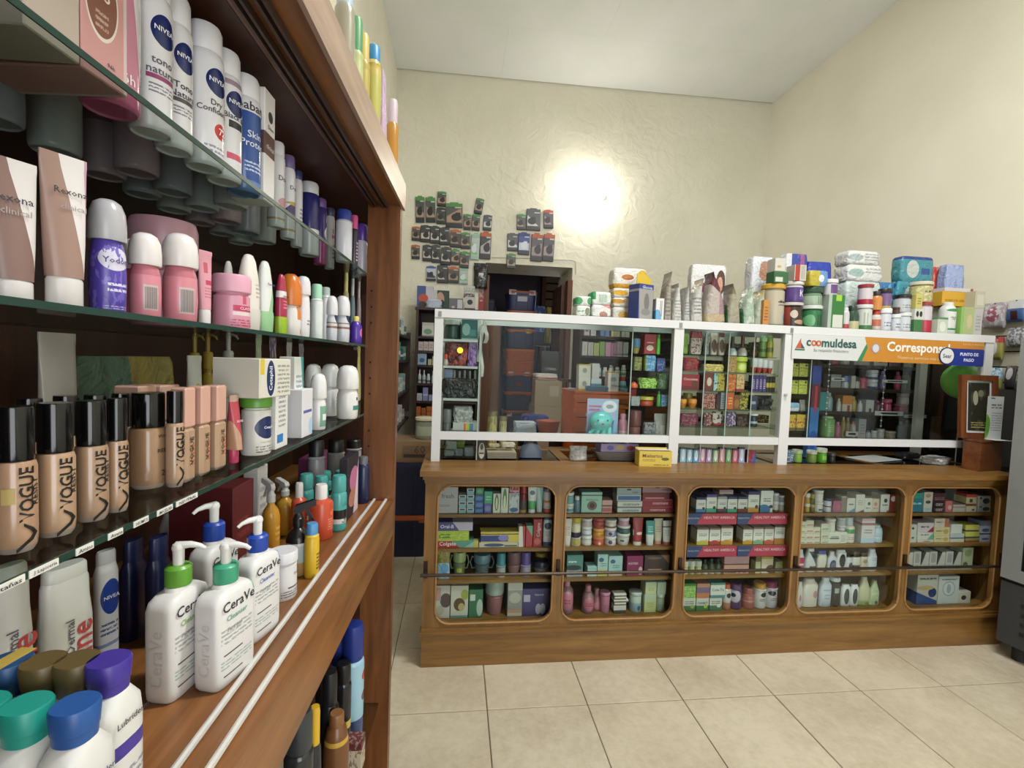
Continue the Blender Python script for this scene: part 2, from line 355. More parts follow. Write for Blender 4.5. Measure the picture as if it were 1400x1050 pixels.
# wall lamp: bare globe in a ceramic holder, lit
def wall_lamp():
    p = at(806, 265, 'Y', YB-.10); r = .085
    L = thing('wall_lamp', 'glowing white globe lamp mounted on the back wall', 'lamp', (p.x, YB, p.z))
    gl = [(0, -r)]+[(r*math.sin(math.pi*i/12), -r*math.cos(math.pi*i/12)) for i in range(1, 12)]+[(0, r)]
    ob('holder', lathe([(.06, 0), (.065, .02), (.05, .045), (.035, .07)], 20), M('#e9e9e6', .5), L, (0, 0, 0), (math.radians(90), 0, 0))
    ob('globe', lathe(gl, 24), M('#fffaf0', .3, 0, BULB), L, (0, -.15, 0))
    s = thing('wall_socket', 'small round clear plug on the wall beside the glowing globe lamp', 'socket', (at(823, 270, 'Y', YB).x, YB, at(823, 270, 'Y', YB).z))
    ob('base', lathe([(.035, 0), (.038, .012), (.03, .025), (0, .027)], 18), M('#e8eaea', .35), s, (0, 0, 0), (math.radians(90), 0, 0))
    ob('button', lathe([(.013, 0), (.012, .012), (0, .014)], 12), M('#8f9496', .3), s, (.004, -.026, 0), (math.radians(90), 0, 0))
wall_lamp()
# ================================================================ COUNTER
YC = 2.23; CX0, CX1 = -.132, 3.10; CT = .972; CB = 2.85
SHZ = [.735, .56, .40, .20]                        # shelf heights, top to bottom
ct = thing('display_counter', 'long varnished wooden display counter with five round cornered glass bays', 'counter', ((CX0+CX1)/2, YC, 0))
cxm = (CX0+CX1)/2
def cp(name, me, mat, par=ct): o = ob(name, me, mat, par); o.location = (-cxm, -YC, 0) if par is ct else (0, 0, 0); return o
cp('plinth', boxes('p', [(CX0, CX1, YC, CB-.02, 0, .165)]), WOODX)
cp('base_moulding', boxes('p', [(CX0-.008, CX1, YC-.012, YC+.05, .165, .18), (CX0-.003, CX1, YC-.004, YC+.05, .18, .192)]), WOODX)
cp('side_panel', boxes('p', [(CX0, CX0+.025, YC+.02, CB-.02, .165, .935)]), WOODZ)
cp('side_panel', boxes('p', [(CX1-.025, CX1, YC+.02, CB-.02, .165, .935)]), WOODZ)
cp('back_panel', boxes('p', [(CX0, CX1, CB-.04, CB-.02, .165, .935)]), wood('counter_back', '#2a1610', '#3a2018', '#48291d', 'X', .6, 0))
cp('cornice', boxes('p', [(CX0-.012, CX1, YC-.012, CB, .925, .945), (CX0-.004, CX1, YC-.002, CB, .905, .925)]), WOODX)
# top: wooden rails with glass let into them
top = [(CX0-.025, CX1+.01, YC-.03, YC+.22, .945, CT), (CX0-.025, CX1+.01, CB-.08, CB+.02, .945, CT)]
XD = [CX0-.025, .60, 1.22, 1.85, 2.48, CX1+.01]
for k, x in enumerate(XD): top.append((max(x-.03, CX0-.025), min(x+.03, CX1+.01), YC+.22, CB-.08, .945, CT))
cp('counter_top', boxes('p', top), WOODX)
for a, b in zip(XD, XD[1:]): cp('top_glass', boxes('p', [(a+.03, b-.03, YC+.22, CB-.08, .955, CT-.004)]), glass('counter_top_glass', '#b9c9c2', 1.5) if 'counter_top_glass' not in bpy.data.materials else bpy.data.materials['counter_top_glass'])
BX = [(597, 756), (770, 922), (935, 1080), (1090, 1229), (1238, 1357)]
BAY = []
for i, (a, b) in enumerate(BX):
    xa, xb = at(a, 750, 'Y', 2.25).x, at(b, 750, 'Y', 2.25).x; BAY.append((xa, xb))
edges = [CX0]+[(BAY[i][1]+BAY[i+1][0])/2 for i in range(4)]+[CX1]
Z0, Z1 = .212, .895
def ringm(w, h, r, W, H, ox, oz, d):              # plate W x H (offset) with a round cornered hole w x h
    hole = rrect(w, h, r, 6); n = len(hole); out = []
    for x, z in hole:
        # project hole point out to the outer rectangle
        ux, uz = x-0, z-0; cands = []
        if abs(ux) > 1e-9: cands.append((( (W[1] if ux > 0 else W[0]))/ux))
        if abs(uz) > 1e-9: cands.append((( (H[1] if uz > 0 else H[0]))/uz))
        t = min(c for c in cands if c > 0); out.append((ux*t, uz*t))
    # snap one vertex per corner
    for cx_, cz_ in ((W[1], H[1]), (W[0], H[1]), (W[0], H[0]), (W[1], H[0])):
        k = min(range(n), key=lambda q: (out[q][0]-cx_)**2+(out[q][1]-cz_)**2); out[k] = (cx_, cz_)
    vs = [(x, 0, z) for x, z in hole]+[(x, 0, z) for x, z in out]+[(x, d, z) for x, z in hole]+[(x, d, z) for x, z in out]; fs = []
    for i in range(n):
        j = (i+1) % n; fs += [(i, j, n+j, n+i), (2*n+j, 2*n+i, 3*n+i, 3*n+j), (j, i, 2*n+i, 2*n+j), (n+i, n+j, 3*n+j, 3*n+i)]
    me = mesh('frame', vs, fs, smooth=False); bm = bmesh.new(); bm.from_mesh(me); bmesh.ops.recalc_face_normals(bm, faces=bm.faces[:]); bm.to_mesh(me); bm.free(); return me
MOULD = M('#9a7242', .45)
for i, (xa, xb) in enumerate(BAY):
    xm, zm = (xa+xb)/2, (Z0+Z1)/2; w_, h_ = xb-xa, Z1-Z0
    f = ob('bay_frame', ringm(w_, h_, .07, (edges[i]-xm, edges[i+1]-xm), (.192-zm, .905-zm), 0, 0, .022), WOODZ, ct, (xm-cxm, .006, zm))
    o = ob('bay_moulding', tubem([(x, 0, z) for x, z in rrect(w_, h_, .07, 6)], .005, 6, True), MOULD, f, (0, -.002, 0))
    ob('glass_pane', boxm(w_+.03, .004, h_+.03, 0, False), GLASS, ct, (xm-cxm, .032, zm))
    if i < 4: ob('partition', boxes('p', [(edges[i+1]-.008, edges[i+1]+.008, YC+.04, CB-.05, .165, .935)]), WOODZ, ct, (-cxm, -YC, 0))
    for k, z in enumerate(SHZ[:3]): ob('shelf', boxes('s', [(edges[i]+.03, edges[i+1]-.009, YC+.06, YC+.40, z-.016, z)]), WOODX, ct, (-cxm, -YC, 0))
    ob('bay_floor', boxes('s', [(edges[i]+.03, edges[i+1]-.009, YC+.045, CB-.05, .168, SHZ[3])]), WOODX, ct, (-cxm, -YC, 0))
cp('guard_rail', tubem([(CX0-.01, YC-.045, .478), (CX1-.03, YC-.045, .472)], .0075, 10), M('#4a4038', .35, .8))
for x in [CX0+.012]+edges[1:5]+[CX1-.04]:
    cp('rail_bracket', boxes('b', [(x-.009, x+.009, YC-.004, YC+.007, .445, .525), (x-.006, x+.006, YC-.05, YC-.003, .468, .482)]), M('#3c2f26', .45, .6))
# ================================================================ WHITE ALUMINIUM VITRINE ON THE COUNTER
YV = 2.41; VT = at(594, 422, 'Y', YV).z; VD = .38
WHT = M('#cccdce', .4)
PX = [(592, 604), (919, 932), (1070, 1083), (1344, 1355)]
VX = [(at(a, 520, 'Y', YV).x, at(b, 520, 'Y', YV).x) for a, b in PX]
zt1, zt0 = VT, VT-.042; zm1 = at(600, 590.5, 'Y', YV).z; zm0 = at(600, 601, 'Y', YV).z
vt = thing('glass_vitrine', 'white aluminium framed glass vitrine standing on the wooden counter', 'vitrine', ((VX[0][0]+VX[3][1])/2, YV, CT)); vxm = (VX[0][0]+VX[3][1])/2
def vp(name, me, mat, par=None): o = ob(name, me, mat, par or vt); o.location = (-vxm, -YV, -CT); return o
for k, (a, b) in enumerate(VX): vp('post', boxes('p', [(a, b, YV, YV+.035, CT, zt0)]), WHT)
for k in (0, 3): vp('rear_post', boxes('p', [(VX[k][0], VX[k][1], YV+VD, YV+VD+.03, CT, zt0)]), WHT)
vp('top_rail', boxes('p', [(VX[0][0], VX[3][1], YV-.004, YV+.035, zt0, zt1)]), WHT)
vp('rear_rail', boxes('p', [(VX[0][0], VX[3][1], YV+VD, YV+VD+.03, zt0, zt1)]), WHT)
vp('end_rail', boxes('p', [(VX[0][0], VX[0][1], YV+.035, YV+VD, zt0, zt1)]), WHT)
vp('end_rail', boxes('p', [(VX[3][0], VX[3][1], YV+.035, YV+VD, zt0, zt1)]), WHT)
for k in range(3):
    a, b = VX[k][1], VX[k+1][0]; vp('middle_rail', boxes('p', [(a, b, YV+.002, YV+.033, zm0, zm1)]), WHT)
    vp('front_glass', boxes('p', [(a, b, YV+.015, YV+.019, zm1, zt0)]), GLASS)
    vp('joint_clip', boxes('p', [((a+VX[k][0])/2-.004, (a+VX[k][0])/2+.012, YV-.007, YV-.003, zt0+.004, zt0+.03)]), M('#8d8f90', .4, .7))
vp('top_board', boxes('p', [(VX[0][0], VX[3][1], YV+.035, YV+VD, zt1-.012, zt1-.002)]), GSHELF)
vp('shelf_lock', tubem([(VX[2][0]+.02, YV+.002, at(1070, 540, 'Y', YV).z), (VX[2][0]+.02, YV-.012, at(1070, 540, 'Y', YV).z)], .008, 10), M('#b8b8b8', .3, .9))
# ================================================================ LEFT WALL CABINET (local frame: s along, t out from the inner rail, z up)
CA = math.radians(2.49); CD = Vector((math.sin(CA), math.cos(CA), 0)); CN = Vector((math.cos(CA), -math.sin(CA), 0)); CO = Vector((-.227, 1.38, 0))
def cw(s, t, z): p = CO+CD*s+CN*t; return Vector((p.x, p.y, z))
def c_s(px, t, z):                                # s at which (s,t,z) shows at image column px
    a, b = -1.36, .6
    for _ in range(40):
        c = (a+b)/2
        if pj(cw(c, t, z))[0] < px: a = c
        else: b = c
    return (a+b)/2
ZB, Z3, Z2, Z1S, ZH, ZT = 1.08, 1.335, 1.532, 1.735, 1.93, 1.995
ZLOW = .47
cb = thing('wall_cabinet', 'tall reddish brown open wooden cabinet with glass shelves on left wall', 'cabinet', (CO.x, CO.y, 0), -CA)
# cabinet-local: x = t, y = s
def kp(name, L, mat, par=None): return ob(name, boxes('k', L), mat, par or cb)
S0 = -1.75; TB = -.40
kp('end_panel', [(-.035, .055, 0, .03, 0, ZT-.01)], CABZ)
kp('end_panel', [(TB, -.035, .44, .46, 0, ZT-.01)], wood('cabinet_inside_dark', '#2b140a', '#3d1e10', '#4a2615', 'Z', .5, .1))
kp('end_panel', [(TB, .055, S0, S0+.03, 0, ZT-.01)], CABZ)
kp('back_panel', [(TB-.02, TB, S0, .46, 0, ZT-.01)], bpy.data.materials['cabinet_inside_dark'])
kp('header', [(-.035, .055, S0, .035, ZH, ZT)], CABY)
kp('header_lip', [(.055, .062, S0, .04, ZH-.004, ZT+.004)], wood('lit_lip_wood', '#8f7664', '#a58b78', '#b59c88', 'Y', .35, .3))  # lip colour paled to stand in for light reflected off the header front
kp('top_board', [(TB, -.035, S0, .46, ZH+.03, ZT)], CABY)
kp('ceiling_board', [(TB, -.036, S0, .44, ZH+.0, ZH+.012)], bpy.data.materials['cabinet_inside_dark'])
for t in (-.022, .006): 
    kp('upper_track', [(t, t+.004, S0, -.002, ZH-.012, ZH), (t+.010, t+.014, S0, -.002, ZH-.012, ZH)], M('#4a3a33', .35, .3))
kp('lower_board', [(TB, .055, S0, 0, ZB-.03, ZB), (TB, -.037, 0, .44, ZB-.03, ZB)], CABY)
kp('front_apron', [(.03, .055, S0, 0, ZB-.10, ZB-.03)], CABY)
for t in (0.0, .033): ob('sliding_rail', tubem([(t, S0, ZB+.004), (t, -.002, ZB+.004)], .0042, 8), M('#e0deda', .22, .4), cb)
kp('low_shelf', [(TB, .025, S0, 0, ZLOW-.006, ZLOW)], GSHELF)
kp('plinth', [(TB, .045, S0, 0, 0, .1)], CABY)
for z, n in ((Z1S, 'glass_shelf'), (Z2, 'glass_shelf'), (Z3, 'glass_shelf')):
    g = kp(n, [(TB, -.036, S0+.03, .438, z-.006, z)], GSHELF)
    kp('glass_edge', [(-.036, -.0345, S0+.03, -.002, z-.006, z)], GREENEDGE, g)
    ob('shelf_pin', tubem([(-.06, .0, z-.012), (-.06, -.014, z-.012)], .005, 8), M('#8b8b8b', .3, .9), cb)
    for k in range(3): ob('pin_hole', lathe([(.003, 0), (.003, .001), (0, .001)], 8), M('#120a06', .8), cb, (-.02, -.0002, z-.05-.045*k), (math.radians(90), 0, 0))
# paper price strip along the third shelf edge
for k, (a, b, s_) in enumerate(((-30, 34, 'Pestañas'), (40, 80, 'J Lapiceria'), (104, 128, 'Amino'), (148, 168, 'Avena'), (183, 203, 'HUMUS'), (215, 236, 'MICELAR'), (241, 270, 'NEUTRAL'))):
    sa, sb = c_s(a, -.034, Z3), c_s(b, -.034, Z3)
    p = cw((sa+sb)/2, -.0342, Z3-.0035); t_ = put('price_strip', [('strip', boxm(sb-sa, .0008, .0058, 0, False), M('#d8d6d0', .6)), ('lettering', textm(s_, width=(sb-sa)*.8, height=.0034, res=1, y=-.0006), M('#1a1a1a', .6))],
        'handwritten price strip reading %s on third glass shelf edge' % s_, 'label', p, math.radians(90)-CA, 'price strips on the glass shelf edge')
# ================================================================ PACKAGING SHAPES (base at z=0, front towards -Y)
def TX(T, w, d, h, R=None, sy=1.0, z0=0):          # T: (string, u, v, width fraction, colour[, vertical[, height fraction]])
    o = []
    for t in T:
        s, u, v, wf, c = t[:5]; ve = len(t) > 5 and t[5]; hf = t[6] if len(t) > 6 else None
        o.append(('lettering', textm(s, width=wf*(h if ve else w), height=(hf*(w if ve else h) if hf else None), R=R, vert=ve, x=(u-.5)*(w if not R else 3.1*R), y=-d/2, z=z0+v*h, res=2 if (w > .03 and wf > .3) else 1, sy=sy), M(c, .5)))
    return o
def K_box(w, d, h, c, L=(), T=(), rough=.5, bev=.0012):
    return [('carton', boxm(w, d, h, bev), PM(c, L, rough))]+TX(T, w, d, h)
def K_jar(w, h, c, cap, L=(), T=(), cf=.28, taper=1.0, rough=.35, n=20):
    r = w/2; b = h*(1-cf); q = min(r*.18, b*.2)
    body = lathe([(0, 0), (r*.9*taper, 0), (r*.97*taper, q), (r*.95*(taper+1)/2, b*.5), (r*.93, b-q), (r*.8, b*.97), (r*.8, b)], n)
    lid = lathe([(r*.9, 0), (r, h*cf*.08), (r, h*cf*.85), (r*.93, h*cf), (0, h*cf)], n)
    return [('body', body, PM(c, L, rough)), ('lid', lid, PM(cap[0], cap[1], rough) if isinstance(cap, tuple) else M(cap, rough), (0, 0, b))]+TX(T, w, w, b, R=r*.97)
def K_btl(w, h, c, cap, L=(), T=(), cf=.16, nk=.4, sh=.68, rough=.3, n=20, mat=None, waist=1.0):
    r = w/2; b = h*(1-cf)
    p = [(0, 0), (r*.9, 0), (r, h*.03), (r*waist, b*sh*.5), (r, b*sh), (r*.93, b*(sh+.1*(1-sh)*4)), (r*(nk+.25), b*.95), (r*nk, b), (0, b)]
    cr_ = r*(nk+.08); lid = lathe([(cr_, 0), (cr_, h*cf*.85), (cr_*.85, h*cf), (0, h*cf)], 16)
    return [('body', lathe(p, n), mat or PM(c, L, rough)), ('cap', lid, M(cap, .4), (0, 0, b*.985))]+TX(T, w, w, b, R=r)
def K_can(w, h, c, cap, L=(), T=(), cf=.2, rough=.16, n=24, metal=0):     # aerosol can
    r = w/2; b = h*(1-cf)
    body = lathe([(0, .002), (r*.8, .002), (r*.88, 0), (r*.97, .002), (r, .006), (r, b-.012), (r*.95, b-.004), (r*.82, b)], n)
    lid = lathe([(r*.86, 0), (r*.9, h*cf*.05), (r*.88, h*cf*.8), (r*.78, h*cf*.96), (0, h*cf)], n)
    return [('body', body, PM(c, L, rough, 0, metal)), ('cap', lid, M(cap, .38), (0, 0, b))]+TX(T, w, w, b, R=r)
def K_roll(w, h, c, cap, L=(), T=(), cf=.38, rough=.3, n=24):           # roll-on deodorant with domed cap
    r = w/2; b = h*(1-cf); H = h*cf
    body = lathe([(0, 0), (r*.82, 0), (r*.92, b*.05), (r*.97, b*.4), (r*.93, b*.8), (r*.8, b*.95), (r*.74, b)], n)
    lid = lathe([(r*.96, 0), (r, H*.06), (r*.99, H*.4), (r*.93, H*.68), (r*.72, H*.9), (r*.4, H*.985), (0, H)], n)
    return [('body', body, PM(c, L, rough)), ('cap', lid, M(cap, .3), (0, 0, b*.99))]+TX(T, w, w, b, R=r*.97)
def K_inv(w, h, c, foot, L=(), T=(), cf=.3, d=None, rough=.3):          # upside-down deodorant: tapered top on a broad foot cap
    d = d or w*.7; f = h*cf
    body = loft([(f, w*.86, d*.86, 2.4), (f+(h-f)*.25, w*.9, d*.88, 2.4), (f+(h-f)*.6, w*.76, d*.75, 2.3), (f+(h-f)*.88, w*.55, d*.55, 2.2), (h*.985, w*.36, d*.38, 2), (h, w*.18, d*.2, 2)])
    cap = loft([(0, w*.8, d*.8, 2.4), (f*.12, w*.9, d*.9, 2.4), (f*.8, w*.97, d*.97, 2.4), (f, w*.9, d*.9, 2.4)])
    return [('body', body, PM(c, L, rough)), ('cap', cap, M(foot, .35))]+[('lettering', textm(t[0], width=t[3]*w, x=(t[1]-.5)*w, y=-d*.43, z=t[2]*h), M(t[4])) for t in T]
def K_tube(w, h, c, cap, L=(), T=(), cf=.14, d=None, rough=.35):        # squeeze tube standing on its cap
    d = d or w*.62; f = h*cf
    body = loft([(f, w*.8, d, 2.1), (f+(h-f)*.3, w*.9, d*.8, 2.1), (f+(h-f)*.65, w*.96, d*.5, 2.2), (f+(h-f)*.9, w, d*.16, 2.6), (h*.955, w, .0035, 8), (h, w, .003, 8)], 28)
    lid = lathe([(w*.36, 0), (w*.39, f*.06), (w*.39, f*.9), (w*.36, f)], 20, sy=min(1, d/(w*.78)))
    return [('body', body, PM(c, L, rough)), ('cap', lid, M(cap, .35))]+[('lettering', textm(t[0], width=t[3]*(h if len(t) > 5 and t[5] else w), x=(t[1]-.5)*w, y=-d*(.5-.42*max(0, (t[2]-cf)/(1-cf)))-.0015, z=t[2]*h, vert=len(t) > 5 and t[5], res=2 if w > .04 else 1), M(t[4])) for t in T]
def K_oval(w, h, c, cap, L=(), T=(), d=None, cf=.14, sh=.72, nk=.45, e=2.6, rough=.3, capw=None):   # oval or rounded bottle
    d = d or w*.6; b = h*(1-cf); q = capw or nk
    body = loft([(0, w*.86, d*.84, e), (h*.02, w*.97, d*.96, e), (b*.3, w, d, e), (b*sh, w, d, e), (b*(sh+(1-sh)*.5), w*(.5+nk*.5), d*.86, e*.9), (b*.97, w*nk*1.08, d*.74, 2.2), (b, w*nk, d*.7, 2.1)])
    lid = loft([(0, w*q, d*.72, 2.3), (h*cf*.8, w*q*.98, d*.7, 2.3), (h*cf, w*q*.86, d*.6, 2.2)])
    return [('body', body, PM(c, L, rough)), ('cap', lid, M(cap, .35), (0, 0, b))]+TX(T, w, d, b)
def K_bag(w, h, c, L=(), T=(), d=None, rough=.3, seed=1):               # stand-up pouch with crimped top
    d = d or w*.5; q = random.Random(seed)
    j = lambda a: a*(1+q.uniform(-.06, .06))
    body = loft([(0, w*.9, j(d*.85), 3.2), (h*.05, j(w*.97), d, 3), (h*.3, w, j(d*.9), 2.6), (h*.6, j(w*.97), j(d*.6), 2.4), (h*.85, w*.98, d*.22, 2.6, q.uniform(-.05, .05)*w, 0), (h*.92, w, .004, 8, 0, 0), (h, w*.98, .003, 8, q.uniform(-.04, .04)*w, q.uniform(-.1, .1)*d)], 24, 60)
    return [('pouch', body, PM(c, L, rough, 0, 0, .4))]+[('lettering', textm(t[0], width=t[3]*w, x=(t[1]-.5)*w, y=-d*(.5-.42*t[2]*t[2])-.002, z=t[2]*h), M(t[4])) for t in T]
def K_wedge(w, h, c, L=(), T=(), d=None, rough=.22, seed=1):            # gusseted foil bag seen edge on: broad foot, pinched top
    d = d or w; q = random.Random(seed*3); s = q.uniform(-.3, .3)*w
    return [('pouch', loft([(0, w*.94, d*.9, 5), (h*.06, w, d, 4), (h*.4, w*.86, d*.97, 3), (h*.68, w*.56, d*.95, 3, s*.3, 0), (h*.86, w*.26, d*.96, 4, s*.7, 0), (h*.9, .006, d, 8, s*.9, 0), (h, .004, d, 8, s*1.2, 0)], 24, 50), PM(c, L, rough, 0, 0, .45))]
def K_pack(w, h, c, L=(), T=(), d=None, rough=.32, seed=1, lump=.02):   # soft plastic-wrapped pack
    d = d or w*.5; q = random.Random(seed*7+1); n = 28; vs = []; fs = []
    rows = [0, .06, .2, .4, .6, .8, .94, 1]
    for i, v in enumerate(rows):
        k = 1-(abs(v-.5)*2)**7*.1
        for a in range(n):
            t = 2*math.pi*(a+.5)/n; cx, sy = math.sin(t), -math.cos(t); e = 7
            wob = 1+q.uniform(-lump, lump)
            vs.append((w/2*k*wob*math.copysign(abs(cx)**(2/e), cx), d/2*k*wob*math.copysign(abs(sy)**(2/e), sy), h*v+(q.uniform(-1, 1)*lump*h*.4 if 0 < i < 7 else 0)))
    for i in range(len(rows)-1):
        for a in range(n): b = (a+1) % n; fs.append((i*n+a, i*n+b, (i+1)*n+b, (i+1)*n+a))
    fs += [tuple(range(n-1, -1, -1)), tuple(range((len(rows)-1)*n, len(rows)*n))]
    return [('wrapped_pack', mesh('pack', vs, fs, 60), PM(c, L, rough, 0, 0, .5))]+[('lettering', textm(t[0], width=t[3]*w, x=(t[1]-.5)*w, y=-d*.5*1.02-.002, z=t[2]*h), M(t[4])) for t in T]
def pump(r, h, col, noz, ang=0):                    # pump dispenser, base at 0
    col_m = M(col, .35); nz = M(noz, .3)
    collar = lathe([(r*.97, 0), (r, h*.03), (r, h*.38), (r*.8, h*.43), (r*.45, h*.44)], 24)
    stem = lathe([(r*.42, 0), (r*.44, h*.34), (r*.3, h*.36)], 16)
    head = loft([(0, r*.95, r*.85, 2.4), (h*.06, r*1.05, r*.95, 2.4), (h*.13, r*.9, r*.8, 2.2), (h*.16, r*.5, r*.45, 2)], 16)
    a = Vector((math.sin(ang), -math.cos(ang), 0))
    beak = tubem([a*(-r*.2)+Vector((0, 0, h*.085)), a*r*.9+Vector((0, 0, h*.1)), a*r*1.6+Vector((0, 0, h*.06)), a*r*2.0+Vector((0, 0, -h*.01))], [r*.36, r*.28, r*.2, r*.16], 10)
    return [('pump_collar', collar, col_m, (0, 0, 0), (0, 0, 0), [('pump_stem', stem, nz, (0, 0, h*.42)), ('pump_head', head, nz, (0, 0, h*.76)), ('pump_nozzle', beak, nz, (0, 0, h*.76))])]
def up_(parts, dz, dx=0, dy=0): return [(p[0], p[1], p[2], (p[3][0]+dx, p[3][1]+dy, p[3][2]+dz) if len(p) > 3 else (dx, dy, dz))+tuple(p[4:]) for p in parts]
def trigger(r, h, c, ang=0):                        # trigger sprayer head
    mt = M(c, .3); ca, sa = math.sin(ang), -math.cos(ang)
    rot = (0, 0, ang)
    collar = lathe([(r, 0), (r, h*.3), (r*.8, h*.34), (r*.6, h*.5)], 18)
    head = prism([(-.5*r, h*.48), (.6*r, h*.48), (.9*r, h*.62), (.5*r, h*.8), (-2.6*r, h*1.0), (-3.0*r, h*.93), (-3.0*r, h*.78), (-1.2*r, h*.66)], r*1.1, -r*.55)
    lever = prism([(-1.0*r, h*.7), (-1.5*r, h*.72), (-1.9*r, h*.5), (-2.7*r, h*.16), (-2.4*r, h*.14), (-1.5*r, h*.4)], r*.5, -r*.25)
    z = math.radians(90)
    return [('spray_collar', collar, mt), ('spray_head', head, mt, (0, 0, 0), (0, 0, ang+z)), ('spray_lever', lever, mt, (0, 0, 0), (0, 0, ang+z))]
# ================================================================ PRODUCTS IN THE LEFT CABINET
CR = math.radians(90)-CA                            # things there face the room
def az(px, py): d = ray(px, py); return math.atan2(d.x, d.y)
def rnd_at(x0, x1, py, t):                          # upright round thing seen between columns x0..x1, centre at cabinet depth t
    a0, a1 = az(x0, py), az(x1, py); am = (a0+a1)/2; D = Vector((math.sin(am), math.cos(am), 0))
    k = (t+CO.dot(CN))/D.dot(CN); p = D*k; return p.x, p.y, 2*k*math.sin((a1-a0)/2)
def hz(X, Y, z0, ytop): return z_at(X, Y, ytop)-z0
LG = {}
def lround(kind, x0, x1, yt, z, t, name, label, cat, rot=0, group=None, **kw):
    py = (yt+pj((cw(-.6, t, z)))[1])/2
    X, Y, w_ = rnd_at(x0, x1, yt+20, t); h = hz(X, Y, z, yt)
    return put(name, kind(w_, h, **kw), label, cat, (X, Y, z), CR+math.radians(rot), group)
def lbox(xc, xr, yt, z, t, d, name, label, c, L=(), T=(), cat='box', group=None, rot=0):
    s0, s1 = c_s(xc, t, z), c_s(xr, t, z); p = cw((s0+s1)/2, t-d/2, z); e = cw(s0, t, z); h = hz(e.x, e.y, z, yt)
    return put(name, K_box(s1-s0, d, h, c, L, T), label, cat, p, CR+math.radians(rot), group)
GA = 'aerosol cans on the top glass shelf'
def base_can(px, py, xr, label, c, cap, h=.172, L=(), T=(), cf=.2, rot=0, rad=None):   # can located by its underside seen through the glass
    p = at(px, py, 'Z', Z1S); a1 = az(xr, py-60); D = Vector((p.x, p.y, 0)); am = math.atan2(p.x, p.y)
    r = rad or min(.030, max(.012, D.length*math.sin(a1-am)))
    put('aerosol_can', K_can(2*r, h, c, cap, L, T, cf), label, 'can', (p.x, p.y, Z1S+.0004), CR+math.radians(rot), GA)
NV = ('NIVEA', .53, .75, .5, '#e8e8f0'); NAVY = '#1c2a5e'; W = '#d6d5d8'; W2 = '#c9c7c9'
def nl(c2): return (('e', .56, .74, .33, .12, NAVY), ('r', .15, .85, .37, .405, c2), ('t', .2, .8, .27, .35, 3, '#777788'))
base_can(151, 152, 193, 'pink and mauve aerosol can beside carton packs on top glass shelf', '#c9869f', '#d9d5d6', .175, (('g', 1, .35, .72, '#dfdcdf'), ('g', 1, -.5, .55, '#39384a'), ('z', 0, .1, '#c45f86')), (('96h', .35, .2, .4, '#f0e8ea'),))
base_can(206, 184, 237, 'white aerosol can with plum stripe and navy drop logo', W, W, .178, nl('#8e3a6b'), (NV, ('tono\nnatural', .5, .47, .75, '#4a4a55')), rot=-24)
base_can(237, 208, 264, 'white aerosol can with grey stripe and navy drop logo', W, W, .178, nl('#4a4450'), (NV, ('Tono\nNatural', .5, .47, .8, '#26262e')), rot=-24)
base_can(279, 231, 307, 'white aerosol can with red round badge and navy drop logo', W, W, .178, (('e', .56, .74, .33, .12, NAVY), ('e', .66, .32, .22, .07, '#b3302e'), ('t', .2, .8, .12, .2, 2, '#8888a0')), (NV, ('Dry\nConfidence', .5, .52, 1.0, '#2c2c38'), ('72', .62, .32, .25, '#f0e8e8')), rot=-24)
base_can(306, 250, 331, 'white aerosol can with black square and pink pill badge', W, W, .176, (('e', .56, .74, .33, .12, NAVY), ('r', .3, .8, .5, .57, '#26262c'), ('r', .25, .8, .2, .26, '#c0566a'), ('z', .9, .95, '#9a8790')), (NV, ('Black &', .5, .61, .7, '#26262e')), rot=-24)
base_can(333, 266, 357, 'blue banded aerosol can with white cap on top glass shelf', '#2f4f8f', W, .17, (('z', .84, 1, W), ('z', .0, .12, '#5d7fb4'), ('t', .2, .8, .22, .34, 3, '#b8c4dd')), (('babaria', .5, .9, 1.1, '#1c1c22'), ('Skin\nProtect', .5, .56, .9, '#d5dcea')), rot=-24)
lbox(361, 375, 118, Z1S, -.05, .05, 'deodorant_carton', 'white and brown folding carton between blue and white cans', '#d9d6d4', (('z', .42, .62, '#5a3f3c'), ('e', .55, .78, .22, .05, '#3a3a40')), (('Dove', .55, .68, .5, '#3a3a40'), ('clinical', .5, .5, .7, '#e6dede')))
base_can(377, 312, 390, 'white aerosol can with small pink emblem after the carton', W, '#cfcdd0', .158, (('e', .5, .35, .4, .07, '#c58f98'), ('z', .1, .13, '#b39c6a')), (('Dove', .5, .68, .9, '#3d3d48'),), .16)
base_can(393, 327, 404, 'white aerosol can with purple flower picture', W, '#6a5a86', .168, (('e', .5, .4, .5, .11, '#4a3a6b'), ('e', .5, .5, .5, .03, '#b39c4a'), ('z', .1, .13, '#b39c6a')), (('Dove', .5, .72, .9, '#3d3d48'),), .16)
base_can(405, 338, 414, 'slim white aerosol can with dark blue cap', W2, '#2b3060', .165, (('t', .2, .8, .3, .6, 5, '#70707c'),), (), .12)
base_can(422, 350, 437, 'navy and white aerosol can with broad white cap', '#2b2a62', '#c8c6cc', .172, (('z', 0, .42, W), ('e', .95, .55, .3, .16, W)), (), .16)
base_can(437, 362, 447, 'purple and pink slim aerosol can on top shelf', '#3d2f6b', '#6a4a86', .17, (('z', 0, .4, '#b8508a'), ('e', .7, .55, .45, .13, W)), (), .14)
base_can(450, 368, 458, 'slim white and grey aerosol can with red lettering', '#b9b8ba', '#3a3a52', .165, (('t', .2, .8, .2, .5, 4, '#55555f'),), (('DE\nMU', .5, .66, .8, '#a33c52'),), .14)
front = [(o.location.x, o.location.y) for o in THINGS if o.name.startswith('aerosol_can')]
k = 0
